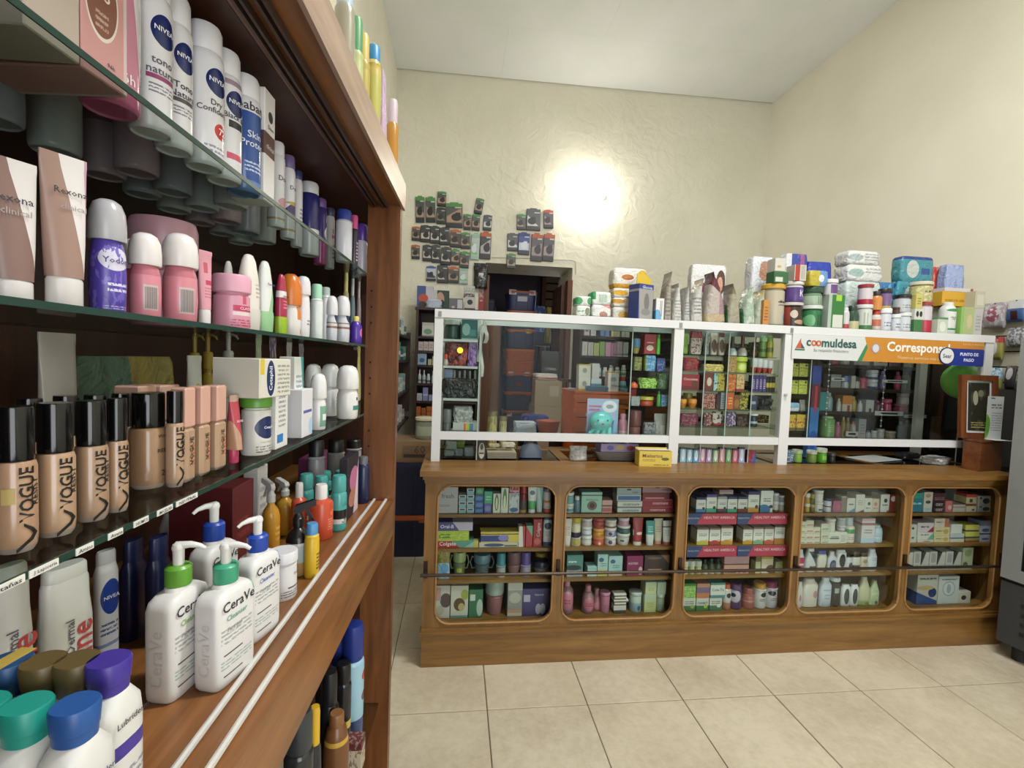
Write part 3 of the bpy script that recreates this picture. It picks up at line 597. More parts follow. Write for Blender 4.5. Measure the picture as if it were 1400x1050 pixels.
for row, t in enumerate((-.125, -.182, -.239)):
    for q in range(9):
        p = cw(-.93+.075*q+row*.02, t, Z1S+.0004)
        if min((p.x-a)**2+(p.y-b)**2 for a, b in front) < .054**2 or (q < 3 and row < 2): continue
        front.append((p.x, p.y))
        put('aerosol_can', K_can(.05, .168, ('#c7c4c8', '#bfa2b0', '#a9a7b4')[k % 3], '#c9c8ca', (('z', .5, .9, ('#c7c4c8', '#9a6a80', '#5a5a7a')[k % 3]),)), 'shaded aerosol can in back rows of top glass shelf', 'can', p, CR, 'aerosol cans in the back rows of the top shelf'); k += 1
# two carton packs at the near end of the top shelf
for (xa, ya), (xb, yb), lab, c, L, T in (((112, 92), (175, 135), 'pink and brown carton pack with hexagon badge on top shelf', '#c38f8c', (('g', 1, 0, .9, '#cbb9b4'), ('e', .42, .4, .36, .2, '#d9cfc6'), ('e', .42, .4, .33, .18, '#7d4f3f'), ('t', .28, .56, .26, .36, 3, '#b89a8a')), (('96', .42, .44, .32, '#ead9d0'), ('96h', .6, .1, .16, '#3a2f55'))),
                                         ((33, 34), (110, 90), 'cream and pink carton pack nearest the camera on top shelf', '#b5a79b', (('z', .3, 1, '#c07f92'), ('g', .8, .6, .95, '#d8d0cc')), (('Natural', .6, .55, .5, '#e8dede'),))):
    p, q = at(xa, ya, 'Z', Z1S), at(xb, yb, 'Z', Z1S); w_ = (q-p).length; n = Vector(((q-p).y, -(q-p).x, 0)).normalized()
    c_ = (p+q)/2-n*.05; put('carton_pack', K_box(w_, .1, .17, c, L, T), lab, 'box', (c_.x, c_.y, Z1S+.0004), math.atan2(-n.x, n.y)+math.pi)
# small sticks at the far end of the top shelf
for x0, x1, yt, lab, c, cap, L, cf in ((459, 482, 287, 'white deodorant stick with blue cap beside the pillar', '#cfd0d6', '#2f3f8f', (), .2), (479, 490, 294, 'slim black and pink deodorant stick beside the pillar', '#37303c', '#c84f86', (('t', .2, .8, .2, .7, 6, '#d0b8c4'),), .25), (486, 504, 305, 'white roll-on with purple cap beside the pillar', '#cdc8d2', '#5f3f9a', (('e', .6, .5, .3, .2, '#b488a6'),), .34)):
    lround(K_roll if cf > .3 else K_btl, x0, x1, yt, Z1S, -.06, 'deodorant_stick', lab, 'deodorant', c=c, cap=cap, L=L, cf=cf, **({} if cf > .3 else {'nk': .8, 'sh': .9}))
# ---- second glass shelf
G2 = 'deodorants on the second glass shelf'; t2 = -.075
RX = (('g', 1, .55, 1.02, '#8a6a62'), ('z', 0, .16, '#cfc9c8'))
lround(K_tube, -26, 53, 217, Z2, -.085, 'cream_tube', 'brown and white squeeze tube at left frame edge on second shelf', 'tube', c='#cfcac9', cap='#cbc6c5', L=(('g', -1, -.55, -.95, '#7d625c'),), T=(('Rexona', .45, .72, .8, '#2f2f3a'), ('clinical', .5, .63, .6, '#9a8f8f')), cf=.16, rot=-25)
lround(K_tube, 50, 121, 212, Z2, -.072, 'cream_tube', 'brown and white squeeze tube beside purple roll-on', 'tube', c='#d2cdcb', cap='#cdc8c6', L=(('g', -1, -.5, -.88, '#94776c'), ('g', 1, 0, .93, '#b890a4')), T=(('Rexona', .58, .76, .7, '#2f2f3a'), ('clinical', .62, .66, .55, '#9a8f8f')), cf=.2, rot=-28)
lround(K_roll, 118, 174, 272, Z2, t2, 'roll_on_deodorant', 'purple roll-on deodorant with silver cap', 'deodorant', -42, G2, c='#4e3f9a', cap='#a9a8ac', L=(('e', .6, .74, .42, .16, '#c9c6d6'), ('n', 6, .58, '#6d5fb5'), ('t', .4, .95, .3, .45, 2, '#cfcbe2'), ('t', .3, .95, .06, .12, 2, '#b7b2d8')), T=(('Yodora', .62, .72, .8, '#3a3478'),), cf=.36)
PK = (('z', .8, 1, '#b56a78'), ('r', .4, .85, .15, .62, '#b9a9a6'), ('f', .43, .82, .18, .58, 26, '#4a4448'))
lround(K_roll, 163, 205, 326, Z2, -.115, 'roll_on_deodorant', 'pink roll-on deodorant half hidden behind purple one', 'deodorant', 0, G2, c='#c25f72', cap='#d2cbcb', cf=.38)
lround(K_roll, 174, 222, 318, Z2, t2, 'roll_on_deodorant', 'pink roll-on with white dome cap and barcode, nearer one', 'deodorant', -50, G2, c='#c97f8c', cap='#d8d2d0', L=PK, cf=.38)
lround(K_roll, 220, 272, 319, Z2, t2+.004, 'roll_on_deodorant', 'pink roll-on with white dome cap and barcode, farther one', 'deodorant', -50, G2, c='#c97f8c', cap='#d8d2d0', L=PK, cf=.38)
lround(K_jar, 172, 272, 304, Z2, -.16, 'cream_jar', 'mauve lidded cream jar behind the pink roll-ons', 'jar', 0, None, c='#b98594', cap='#a8808c', cf=.45)
lround(K_tube, 268, 292, 343, Z2, t2, 'cream_tube', 'pink and white squeeze tube behind the pink jar', 'tube', -20, None, c='#cf93a0', cap='#d6d0d0', L=(('r', .3, .6, .62, .8, '#b8556a'), ('r', .4, 1, .42, .5, '#b8405e'), ('t', .3, .9, .2, .4, 4, '#b06b7b')), cf=.22)
lround(K_jar, 289, 344, 377, Z2, -.072, 'deodorant_jar', 'translucent pink cream deodorant jar with domed pink lid', 'jar', -42, None, c='#cd8fa3', cap='#d39db0', L=(('r', .35, .95, .5, .66, '#b33a5e'), ('r', .35, .95, .38, .48, '#d8c6c8'), ('r', .62, .74, .7, .95, '#b8506a'), ('t', .3, .95, .08, .3, 3, '#b0405e')), T=(('CLASSIC', .66, .58, .42, '#e8c9cf'),), cf=.34)
lround(K_inv, 300, 324, 357, Z2, -.12, 'upright_deodorant', 'plain white tapered deodorant behind the pink jar', 'deodorant', 0, G2, c='#d5d0ca', foot='#cfcac4')
lround(K_inv, 318, 361, 348, Z2, t2, 'upright_deodorant', 'tall cream white tapered deodorant with white foot', 'deodorant', -10, G2, c='#d8d3cc', foot='#c9c4bd', L=(('t', .5, .95, .2, .5, 4, '#a89c88'),))
lround(K_inv, 345, 378, 357, Z2, t2, 'upright_deodorant', 'white tapered deodorant with pale green foot', 'deodorant', -10, G2, c='#d4d6d2', foot='#8fb98a', L=(('g', .9, -.6, .35, '#8fba8d'), ('g', 1, 0, .85, '#34507f')), T=(('Rexona', .55, .68, .5, '#34507f'),))
lround(K_inv, 373, 396, 375, Z2, t2, 'upright_deodorant', 'crimson tapered deodorant with lime green foot', 'deodorant', -10, G2, c='#9f2f4a', foot='#8fae2a', L=(('z', .45, .6, '#d5d0d0'), ('t', .3, .9, .2, .42, 3, '#d0788a')), T=(('babaria', .55, .64, .6, '#26262c'),))
lround(K_roll, 382, 413, 374, Z2, -.085, 'roll_on_deodorant', 'white roll-on with orange dome cap and orange panel', 'deodorant', -10, G2, c='#d3cfcb', cap='#c9702a', L=(('r', .35, 1, .55, .95, '#c87630'), ('e', .75, .18, .18, .1, '#c9702a')), cf=.5)
lround(K_roll, 404, 425, 377, Z2, t2, 'roll_on_deodorant', 'white roll-on with navy round logo beside orange one', 'deodorant', -10, G2, c='#d3d2d4', cap='#d3d3d6', L=(('e', .8, .75, .2, .14, NAVY), ('t', .3, .9, .3, .45, 2, '#77778a')), cf=.3)
lround(K_btl, 424, 442, 388, Z2, t2, 'lotion_bottle', 'slim white bottle with mint green cap', 'bottle', 0, None, c='#cfd4d2', cap='#9fcfb0', cf=.26, nk=.75, sh=.9)
lround(K_btl, 438, 452, 392, Z2, -.09, 'lotion_bottle', 'slim white bottle with navy logo behind mint one', 'bottle', 0, None, c='#d0d0d4', cap='#a7b7b4', L=(('e', .7, .6, .3, .12, '#24306a'), ('e', .6, .3, .3, .1, '#b3404a')), cf=.15, nk=.8, sh=.9)
for x0, x1, n_ in ((445, 462, 'nearer'), (458, 479, 'farther')):
    lround(K_roll, x0, x1, 404, Z2, t2, 'roll_on_deodorant', 'white roll-on with navy logo and bronze stripe, %s one' % n_, 'deodorant', -10, G2, c='#bfc2c8', cap='#d2d2d4', L=(('e', .6, .92, .3, .2, NAVY), ('z', .5, .58, '#8a5f4c'), ('z', .68, .72, '#8a5f4c')), cf=.42)
lround(K_btl, 478, 495, 432, Z2, -.06, 'purple_bottle', 'short purple bottle at the far end of second shelf', 'bottle', 0, None, c='#4a2f95', cap='#d2c46a', L=(('e', .5, .5, .3, .2, '#b46a9a'),), cf=.18)
# perfume bottles further back on the second shelf
for i, (x0, x1, yt, c, cap) in enumerate(((468, 478, 372, '#a89a6a', '#c9b978'), (478, 486, 380, '#6b7f86', '#b8bcc0'), (487, 494, 384, '#9a8a92', '#b8a8ae'))):
    lround(K_btl, x0, x1, yt, Z2, -.02-.12, 'perfume_bottle', ('amber', 'grey blue', 'mauve')[i]+' clear bottle at the back of second shelf', 'bottle', 0, None, c=c, cap=cap, cf=.25, nk=.5)
# ---- third glass shelf
G3 = 'foundation bottles on the third glass shelf'; SK = ['#a5846a', '#a98b70', '#9c8068', '#a3856b', '#9a7b5e', '#a78a70']
def vogue(x0, x1, yt, c, lab, cf=.37, rot=-18, t=-.075, T=None, n=''):
    X, Y, w_ = rnd_at(x0, x1, yt+60, t); h = hz(X, Y, Z3, yt); r = w_/2; b = h*(1-cf)
    body = lathe([(0, .0), (r*.8, .0), (r*.96, .004), (r, .012), (r, b*.93), (r*.93, b*.985), (r*.8, b)], 28)
    capm = lathe([(r*.87, 0), (r*.89, .002), (r*.89, b*cf/(1-cf)-.002), (r*.85, b*cf/(1-cf)), (0, b*cf/(1-cf))], 28)
    P = [('bottle', body, PM(c, (('z', 0, .07, '#8d8078'),), .22, .3)), ('cap', capm, M('#0b0b0d', .12), (0, 0, b))]
    if T is None:
        P += [('lettering', textm('VOGUE', width=b*.6, R=r, vert=True, z=b*.64, x=-r*.02, bold=.02), M('#14110f')), ('lettering', textm('RESIST', width=b*.3, R=r, vert=True, z=b*.66, x=r*.42), M('#14110f'))]
        ck = [(-.42, -.9), (.1, -.35), (.3, .0), (.12, .3), (-.2, .62), (-.2, .46), (.02, .18), (.1, 0), (0, -.2), (-.42, -.7)]
        vs = [((r+.0006)*math.sin(.1+x*1.5), -(r+.0006)*math.cos(.1+x*1.5), b*.2+z*b*.21) for x, z in ck]
        P.append(('check_mark', mesh('ck', vs, [(0, 1, 8, 9), (1, 2, 7, 8), (2, 3, 6, 7), (3, 4, 5, 6)], smooth=False), M('#17120f')))
    else: P += [('lettering', textm(s, width=r*wf, R=r, z=b*v, x=r*.3), M('#1c1714')) for s, v, wf in T]
    if x0 < -5: P.append(('sticker', lathe([(r*1.012, b*.5), (r*1.012, b*.68)], 28) if False else mesh('st', [((r+.0008)*math.sin(a), -(r+.0008)*math.cos(a), z) for z in (b*.55, b*.72) for a in (-1.15, -.95, -.75, -.55)], [(i, i+1, i+5, i+4) for i in range(3)]), M('#b09a5c')))
    put('foundation_bottle', P, lab, 'bottle', (X, Y, Z3+.0004), CR+math.radians(rot), G3)
vogue(-12, 52, 556, SK[0], 'black capped beige foundation bottle at left frame edge, yellow sticker')
vogue(46, 104, 551, SK[1], 'black capped beige foundation bottle, second from left frame edge')
vogue(100, 149, 548, SK[2], 'black capped greyish beige foundation bottle, third from left frame edge')
vogue(144, 176, 545, SK[3], 'black capped beige foundation bottle, fourth, left of the tan one', t=-.07)
vogue(175, 229, 537, '#94755a', 'black capped tan foundation bottle with printed 24', T=(('VOGUE', .86, .9), ('RESIST', .62, .95), ('24', .25, .5)), cf=.36, t=-.1)
vogue(226, 252, 535, SK[5], 'black capped beige foundation bottle left of pink capped ones', cf=.33, t=-.072)
for i, (x0, x1, yt) in enumerate(((20, 62, 545), (70, 112, 541), (112, 150, 540), (150, 180, 538))):
    vogue(x0, x1, yt, SK[i], 'black capped foundation bottle standing in the second row', T=(), t=-.14)
for i, (x0, x1, yt, t) in enumerate(((250, 271, 530, -.075), (271, 291, 528, -.075), (291, 311, 527, -.075), (186, 212, 527, -.15), (212, 240, 526, -.15))):
    s0, s1 = c_s(x0+(7 if i < 3 else 0), t+.012, Z3), c_s(x1, t+.012, Z3); w_ = s1-s0; e = cw((s0+s1)/2, t, Z3); h = hz(e.x, e.y, Z3, yt)
    put('foundation_bottle', [('bottle', boxm(w_, w_*.95, h*.58, .004), PM('#a88a70', (('z', 0, .08, '#8f7f74'), ('t', .5, .9, .3, .7, 6, '#b0503f')), .25, .3)), ('cap', boxm(w_*.94, w_*.9, h*.42, .002), M('#c79c8c', .4), (0, 0, h*.58)),
        ('lettering', textm('VOGUE', width=h*.3, vert=True, x=0, y=-w_*.475, z=h*.33, res=1), M('#2a211c'))], ('pink square capped foundation bottle, %s of the front three' % ('nearest', 'middle', 'farthest')[i]) if i < 3 else 'pink square capped foundation bottle in the back row, %s' % ('nearer one', 'farther one')[i-3], 'bottle', (e.x, e.y, Z3+.0004), CR, G3)
lround(K_tube, 310, 329, 540, Z3, -.07, 'cream_tube', 'crimson and tan makeup tube with hot pink cap', 'tube', -15, None, c='#a8404c', cap='#b83a62', L=(('g', -.5, -1, -.55, '#b3886c'), ('z', .88, 1, '#a58a78')), T=(('SELFIE', .55, .62, .7, '#e2c6c6'),), cf=.2, d=.028)
X, Y, w_ = rnd_at(328, 372, 590, -.068); h_ = hz(X, Y, Z3, 541)
put('cream_jar', K_jar(w_, h_, '#cfcdc8', '#5f9a3a', (('e', .62, .58, .45, .24, '#1a2a55'), ('t', .2, .95, .06, .22, 3, '#6a6a66')), (('Cetaphil', .6, .58, .42, '#e2e4ea'), ('Crema Hidratante', .55, .28, .5, '#6f8a50')), .2), 'white cream jar with green lid and navy oval logo', 'jar', (X, Y, Z3+.0004), CR-.5)
bx = put('cream_carton', K_box(.085, .075, .06, '#cbc8bc', (('e', .34, .5, .13, .46, '#1d2c58'), ('r', .02, .14, .6, 1, '#c9b23c'), ('t', .55, .95, .1, .9, 7, '#8a8c86')), (('Cetaphil', .34, .5, .62, '#e0e2e8', True),)), 'white cream carton with navy oval lying on the cream jar', 'box', (X+.0, Y-.012, Z3+h_+.0006), CR-.15)
for xc, xr, yt, t, d, lab, c, L, T in ((377, 393, 516, -.05, .03, 'tall slim white carton with blue square beside the jar', '#d3d2ce', (('r', .1, .6, .08, .2, '#2f72b3'), ('t', .2, .8, .3, .9, 9, '#8c8c8c')), ()),
        (388, 403, 498, -.1, .03, 'white carton with green top band and teal badge', '#cfcfcb', (('z', .94, 1, '#3d7a66'), ('r', .2, .8, .18, .24, '#3a8a7a'), ('t', .2, .8, .4, .8, 6, '#b09a9a')), ()),
        (402, 414, 488, -.07, .03, 'tall white carton with teal corner and yellow square', '#d3d3cf', (('g', 1, .6, 1.25, '#3f9090'), ('r', .1, .8, .08, .16, '#cfb93a'), ('t', .15, .8, .3, .8, 8, '#7a9a9a')), ()),
        (413, 427, 533, -.05, .03, 'short white carton with purple bar and pale blue arc', '#d3d2d6', (('r', .1, .9, .5, .56, '#5a5aa0'), ('e', 1, .2, .4, .2, '#a8c4dc')), ())):
    lbox(xc, xr, yt, Z3, t, d, 'cream_carton', lab, c, L, T)
for i, (x0, x1, yt, t, L) in enumerate(((416, 441, 497, -.15, ()), (424, 447, 510, -.06, (('r', .2, .8, .1, .75, '#6f9a86'), ('r', .35, .75, .3, .5, '#d5dad6'))), (438, 465, 497, -.11, (('r', .5, .95, .1, .3, '#3d6f6a'), ('t', .4, .9, .4, .7, 3, '#888'))), (460, 491, 499, -.05, (('r', .3, .9, .3, .45, '#3d7f7a'), ('r', .5, .65, .62, .72, '#33384a'))))):
    lround(K_roll, x0, x1, yt, Z3, t, 'roll_on_deodorant', ('plain white roll-on at the back of third shelf', 'white roll-on with grey green label beside cartons', 'white roll-on with dark green bar, second from pillar', 'white roll-on with teal bar nearest the pillar')[i], 'deodorant', -20, 'roll-ons on the third glass shelf', c='#d2d1cf', cap='#d4d3d1', L=L, cf=.44)
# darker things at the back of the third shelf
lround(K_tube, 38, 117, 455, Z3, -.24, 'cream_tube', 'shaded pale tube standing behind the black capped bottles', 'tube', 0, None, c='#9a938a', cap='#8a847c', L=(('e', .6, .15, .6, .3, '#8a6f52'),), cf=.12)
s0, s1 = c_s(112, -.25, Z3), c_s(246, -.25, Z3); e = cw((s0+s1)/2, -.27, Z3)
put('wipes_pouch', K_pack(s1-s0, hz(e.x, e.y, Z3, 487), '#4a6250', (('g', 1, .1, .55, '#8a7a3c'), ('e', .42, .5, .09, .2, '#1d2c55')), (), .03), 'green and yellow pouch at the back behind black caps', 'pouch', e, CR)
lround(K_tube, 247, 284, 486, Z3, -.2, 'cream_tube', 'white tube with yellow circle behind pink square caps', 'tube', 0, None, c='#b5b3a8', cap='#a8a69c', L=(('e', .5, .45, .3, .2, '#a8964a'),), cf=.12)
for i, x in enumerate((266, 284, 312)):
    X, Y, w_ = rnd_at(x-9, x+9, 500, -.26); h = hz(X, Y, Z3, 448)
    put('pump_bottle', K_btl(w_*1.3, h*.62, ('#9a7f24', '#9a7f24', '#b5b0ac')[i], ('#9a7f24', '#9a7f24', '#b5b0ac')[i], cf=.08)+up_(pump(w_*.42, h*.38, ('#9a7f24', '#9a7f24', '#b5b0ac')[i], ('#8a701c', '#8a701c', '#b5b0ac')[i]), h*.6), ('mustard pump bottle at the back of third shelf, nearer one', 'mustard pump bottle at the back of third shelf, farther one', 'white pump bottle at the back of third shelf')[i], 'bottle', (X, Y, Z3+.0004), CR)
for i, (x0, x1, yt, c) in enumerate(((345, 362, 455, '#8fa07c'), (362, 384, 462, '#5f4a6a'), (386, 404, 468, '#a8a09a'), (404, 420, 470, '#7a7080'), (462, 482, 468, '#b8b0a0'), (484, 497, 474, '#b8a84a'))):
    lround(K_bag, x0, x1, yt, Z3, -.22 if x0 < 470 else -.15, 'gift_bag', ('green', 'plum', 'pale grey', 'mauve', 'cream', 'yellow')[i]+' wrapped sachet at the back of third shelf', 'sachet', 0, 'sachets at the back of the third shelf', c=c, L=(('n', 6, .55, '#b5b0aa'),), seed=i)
# ---- wooden bottom board
def pump_bottle(base, w_, d_, h, col, lab, rot, T, L=(), noz='#d8d7d4', ang=.35, pr=.37):
    p = at(base[0], base[1], 'Z', ZB); b = h*.70
    body = loft([(0, w_*.9, d_*.86, 5), (.004, w_*.98, d_*.96, 5), (b*.1, w_, d_, 5), (b*.84, w_, d_, 5), (b*.91, w_*.93, d_*.93, 4.5), (b*.95, w_*.72, d_*.82, 3.4), (b*.965, w_*.5, d_*.68, 2.2), (b, w_*.46, d_*.66, 2)], 32, 50)
    P = [('body', body, PM('#d3d1cf', L, .38))]+up_(pump(d_*pr, h*.30, col, noz, ang), b)
    P += [('lettering', textm(s, width=wf*w_, x=(u-.5)*w_, y=-d_/2, z=v*b), M(c)) for s, u, v, wf, c in T]
    em = textm('CeraVe', width=b*.52, vert=True, bold=0)
    P.append(('embossed_lettering', em, M('#c8c5c3', .4), (-w_/2-.0002, 0, b*.42), (0, 0, -math.radians(90))))
    return put('pump_bottle', P, lab, 'bottle', (p.x, p.y, ZB+.0004), CR+math.radians(rot), 'white pump bottles on the wooden board')
CV = lambda c: (('CeraVe', .5, .82, .78, '#23262c'), ('Cleanser', .45, .7, .5, c), ('Para piel', .4, .58, .35, '#8a8f92'))
LT = (('t', .1, .85, .45, .62, 4, '#9aa09e'), ('r', .15, .6, .33, .345, '#4a4548'), ('t', .1, .85, .2, .3, 3, '#9aa8a2'), ('r', .15, .6, .12, .135, '#5a4a48'))
pump_bottle((244, 938), .068, .039, .187, '#5f9a34', 'white pump bottle with lime green collar', -8, CV('#7fa04a'), LT)
pump_bottle((308, 924), .068, .039, .18, '#3f9a78', 'white pump bottle with sea green collar', -14, CV('#5fa088'), LT+(('g', 1, .35, 1.2, '#5fae90'),))
pump_bottle((351, 866), .064, .038, .182, '#2243a0', 'white pump bottle with blue collar beside the white tub', -14, CV('#4a62b0'), ang=-2.0, L=LT+(('g', 1, .35, 1.2, '#5a6fb8'),))
pump_bottle((292, 862), .066, .039, .2, '#2243a0', 'white pump bottle with blue collar behind the sea green one', -10, CV('#4a62b0'), LT, ang=-2.0)
X, Y, w_ = rnd_at(366, 407, 800, -.036); 
put('cream_tub', K_jar(w_, hz(X, Y, ZB, 752), '#d2d1d2', '#cfcfd2', (('t', .1, .9, .1, .3, 3, '#777'), ('r', .3, .8, .33, .37, '#444')), (('CeraVe', .62, .72, .34, '#23262c'),), .24), 'white cream tub with flat white lid beside black spray bottle', 'jar', (X, Y, ZB+.0004), CR-.4)
def spray(x0, x1, ytop, yb, t, lab, body, label, head, sh, c2=None, ang=1.2, T=(), mat=None, frac=.66):
    X, Y, w_ = rnd_at(x0, x1, (ytop+yb)/2+20, t); h = hz(X, Y, ZB, ytop); b = h*frac
    P = [('body', lathe([(0, 0), (w_*.46, 0), (w_*.5, .003), (w_*.5, b*.72), (w_*.42, b*.84), (w_*.2, b*.95), (w_*.2, b)], 24), mat or PM(body, label, .25))]+up_(trigger(w_*.24, h*(1-frac), head, ang), b)+TX(T, w_, w_, b, R=w_/2)
    put('trigger_spray_bottle', P, lab, 'bottle', (X, Y, ZB+.0004), CR, 'trigger spray bottles on the wooden board')
spray(390, 424, 684, 803, -.045, 'black trigger spray bottle with pale label', '#1a1718', (('z', 0, .28, '#b08f5c'), ('z', .28, .62, '#a9b8b6'), ('z', .62, .68, '#c8c6c2'), ('t', .2, .9, .3, .5, 4, '#6a7a78')), '#121214', .7, ang=.25)
for i, (x0, x1) in enumerate(((357, 383), (376, 402))):
    spray(x0, x1, 655, 745, -.13-.02*i, 'golden yellow spray bottle with clear trigger, %s one' % ('nearer', 'farther')[i], '#b8862a', (('t', .2, .8, .3, .6, 3, '#d0a850'),), '#b8b6b4', .7, ang=2.6, frac=.7)
lround(K_btl, 416, 437, 714, ZB, -.014, 'sunscreen_bottle', 'slim yellow bottle with pale blue cap', 'bottle', -10, None, c='#c9a62a', cap='#4a86b8', L=(('t', .3, .9, .2, .6, 5, '#4a3a1c'),), cf=.2, nk=.7, sh=.86)
lround(K_btl, 422, 456, 661, ZB, -.06, 'spray_bottle', 'coral orange bottle with tall white nozzle', 'bottle', 0, None, c='#b8482f', cap='#d2cfcc', L=(('t', .2, .8, .25, .55, 5, '#d08a72'), ('e', .5, .65, .2, .08, '#cf6a4c')), cf=.26, nk=.42, sh=.85)
lround(K_btl, 398, 420, 659, ZB, -.11, 'spray_bottle', 'coral orange bottle half hidden behind the black spray', 'bottle', 0, None, c='#b8482f', cap='#c9c6c4', cf=.26, nk=.42, sh=.85)
TEAL = '#4a9a96'
for i, (x0, x1, yt, t, p) in enumerate(((408, 429, 647, -.12, 'nearest'), (429, 449, 650, -.09, 'second'), (433, 453, 644, -.14, 'rear middle'), (452, 474, 649, -.035, 'front'), (456, 479, 643, -.075, 'rear far'))):
    X, Y, w_ = rnd_at(x0, x1, yt+50, t); h = hz(X, Y, ZB, yt)
    put('hair_spray_can', K_can(w_, h, TEAL, TEAL, (('r', 0, 1, .3, .55, '#1e1c1d'), ('z', .2, .32, '#c9cac6')), (('LICHT', .55, .7, .8, '#2f6a68'), ('MAGIC\nRETOUCH', .55, .27, .8, '#1a1a1a')), .3), 'teal hair spray can with black band, %s of five' % p, 'can', (X, Y, ZB+.0004), CR-.2, 'teal cans on the wooden board')
lbox(318, 346, 668, ZB, -.14, .11, 'gift_box', 'dark red gift carton behind the pump bottles', '#5a1a20', (('t', .2, .8, .3, .7, 3, '#7a3034'),))
lbox(352, 365, 640, ZB, -.16, .03, 'cream_carton', 'tall white carton behind the yellow spray bottles', '#c4c0c0', (('t', .2, .8, .2, .8, 6, '#9a9aa0'),))
b1 = lbox(430, 452, 628, ZB, -.2, .05, 'hair_dye_carton', 'plum hair colour carton at the back of the board', '#7a3a62')
lbox(474, 489, 628, ZB, -.03, .02, 'hair_dye_carton', 'black carton with pink picture near the pillar', '#26202a', (('e', .6, .6, .4, .2, '#b06a8a'), ('e', .5, .3, .35, .15, '#a8705c'), ('g', 1, -.5, .55, '#c9b8c0')))
lround(K_btl, 487, 506, 623, ZB, -.03, 'lotion_bottle', 'dark navy bottle with grey cap against the pillar', 'bottle', 0, None, c='#1c2242', cap='#5a5a62', cf=.16, nk=.6, sh=.85)
for i, (x0, x1) in enumerate(((421, 444), (447, 471), (473, 494))):
    X, Y, w_ = rnd_at(x0, x1, 620, -.13); h = hz(X, Y, ZB, 600)
    put('hair_bottle', K_btl(w_, h, '#8a8a8c', '#141416', (('z', 0, .5, '#7a4a6a'),), cf=.22, nk=.85, sh=.9), 'bottle with broad black cap at the back, %s from near side' % ('first', 'second', 'third')[i], 'bottle', (X, Y, ZB+.0004), CR, 'black capped bottles at the back of the board')
lround(K_oval, 530-372+0, 206, 737, ZB, -.20, 'lotion_bottle', 'dark navy lotion bottle left of the pump bottles', 'bottle', 0, 'navy lotion bottles', c='#161c40', cap='#1a2148', cf=.2, nk=.8, sh=.88)
lround(K_oval, 193, 240, 733, ZB, -.16, 'lotion_bottle', 'dark navy lotion bottle with pink tag behind green collar', 'bottle', 0, 'navy lotion bottles', c='#161c40', cap='#1a2148', L=(('r', .6, .9, .82, .9, '#a83a6a'),), cf=.2, nk=.8, sh=.88)
lround(K_oval, 212, 264, 690, ZB, -.3, 'lotion_bottle', 'white lotion bottle with orange swirl and bird mark', 'bottle', 0, None, c='#cbc6c2', cap='#bfbab6', L=(('g', .5, 1, .92, '#cbc6c2'), ('e', .8, .55, .3, .08, '#b85a3a'), ('e', .35, .82, .12, .05, '#8a2f2a')), T=(('Dove', .55, .66, .4, '#8a6a4a'),), cf=.1, nk=.7)
lround(K_oval, 126, 163, 752, ZB, -.17, 'lotion_bottle', 'white lotion bottle with round blue logo', 'bottle', -20, None, c='#c9c8cc', cap='#b5b4b8', L=(('e', .55, .72, .45, .15, '#1f3a8a'), ('t', .1, .9, .4, .52, 3, '#4a5a80'), ('r', 0, 1, .3, .33, '#7a8aa8')), T=(('NIVEA', .55, .72, .7, '#e0e2ea'),), cf=.1, nk=.86, sh=.92)
for i, (x0, x1, t) in enumerate(((-25, 46, -.15), (44, 130, -.14))):
    lround(K_oval, x0, x1, 772, ZB, t, 'lotion_bottle', 'big white lotion bottle with red vertical lettering, %s one' % ('nearer', 'farther')[i], 'bottle', -15, 'white lotion bottles', c='#bfbdb8', cap='#b8b6b0', T=(('oline', .6, .55, .34, '#a83a3a', True), ('Dermal', .38, .66, .2, '#55555f', True)), cf=.07, nk=.85, e=2.4)
# flip-top lotion bottles in the near corner
LB = 'flip top lotion bottles in the near corner'
for i, (cx_, cy_, wpx, col, n_, T) in enumerate(((37, 985, 64, '#1f8a7c', 'teal green', ()), (103, 985, 66, '#24508f', 'mid blue', (('Lubriderm', .62, .8, .7, '#24305a'),)), (149, 922, 54, '#3f2f8a', 'violet', (('Lubriderm', .6, .85, .75, '#23232c'),)), (60, 924, 52, '#5a4c2c', 'olive brown, nearer', ()), (106, 922, 52, '#5a4c2c', 'olive brown, farther', ()), (12, 924, 52, '#1c4470', 'dark blue with yellow sticker', ()), (-24, 985, 56, '#1f8a7c', 'teal green at frame edge', ()))):
    hcap = .025; hb = .14 if cy_ > 950 else .148; zc = ZB+hb
    p = at(cx_, cy_, 'Z', zc+hcap*.5); w_ = .030
    body = loft([(0, w_*1.2, .03, 3.2), (.005, w_*1.35, .034, 3.2), (hb*.82, w_*1.35, .034, 3.2), (hb*.92, w_*1.25, .033, 3), (hb*.985, w_*.85, .027, 2.4), (hb, w_*.72, .025, 2.2)], 28)
    cap = loft([(0, w_*.8, .025, 2.3), (hcap*.3, w_*.82, .026, 2.3), (hcap*.32, w_*.86, .027, 2.3), (hcap*.92, w_*.92, .029, 2.3), (hcap, w_*.86, .027, 2.3)], 28)
    cc = (('t', .1, .95, .2, .6, 9, '#8a8a94'), ('g', .4, 1, .98, '#cfceca'), ('r', .2, 1, .66, .74, col)) if i in (1, 2) else ()
    P = [('body', body, PM('#cdccc8', cc, .35)), ('flip_cap', cap, M(col, .4), (0, 0, hb))]+[('lettering', textm(s, width=wf*w_*1.3, x=(u-.5)*w_, y=-.0172, z=v*hb), M(c)) for s, u, v, wf, c in T]
    if i == 5: P.append(('sticker', boxm(.03, .012, .0006, 0), M('#b59a4a'), (0, 0, hb+hcap)))
    put('lotion_bottle', P, 'white lotion bottle with %s flip cap' % n_, 'bottle', (p.x, p.y, ZB+.0004), CR-.12, LB)
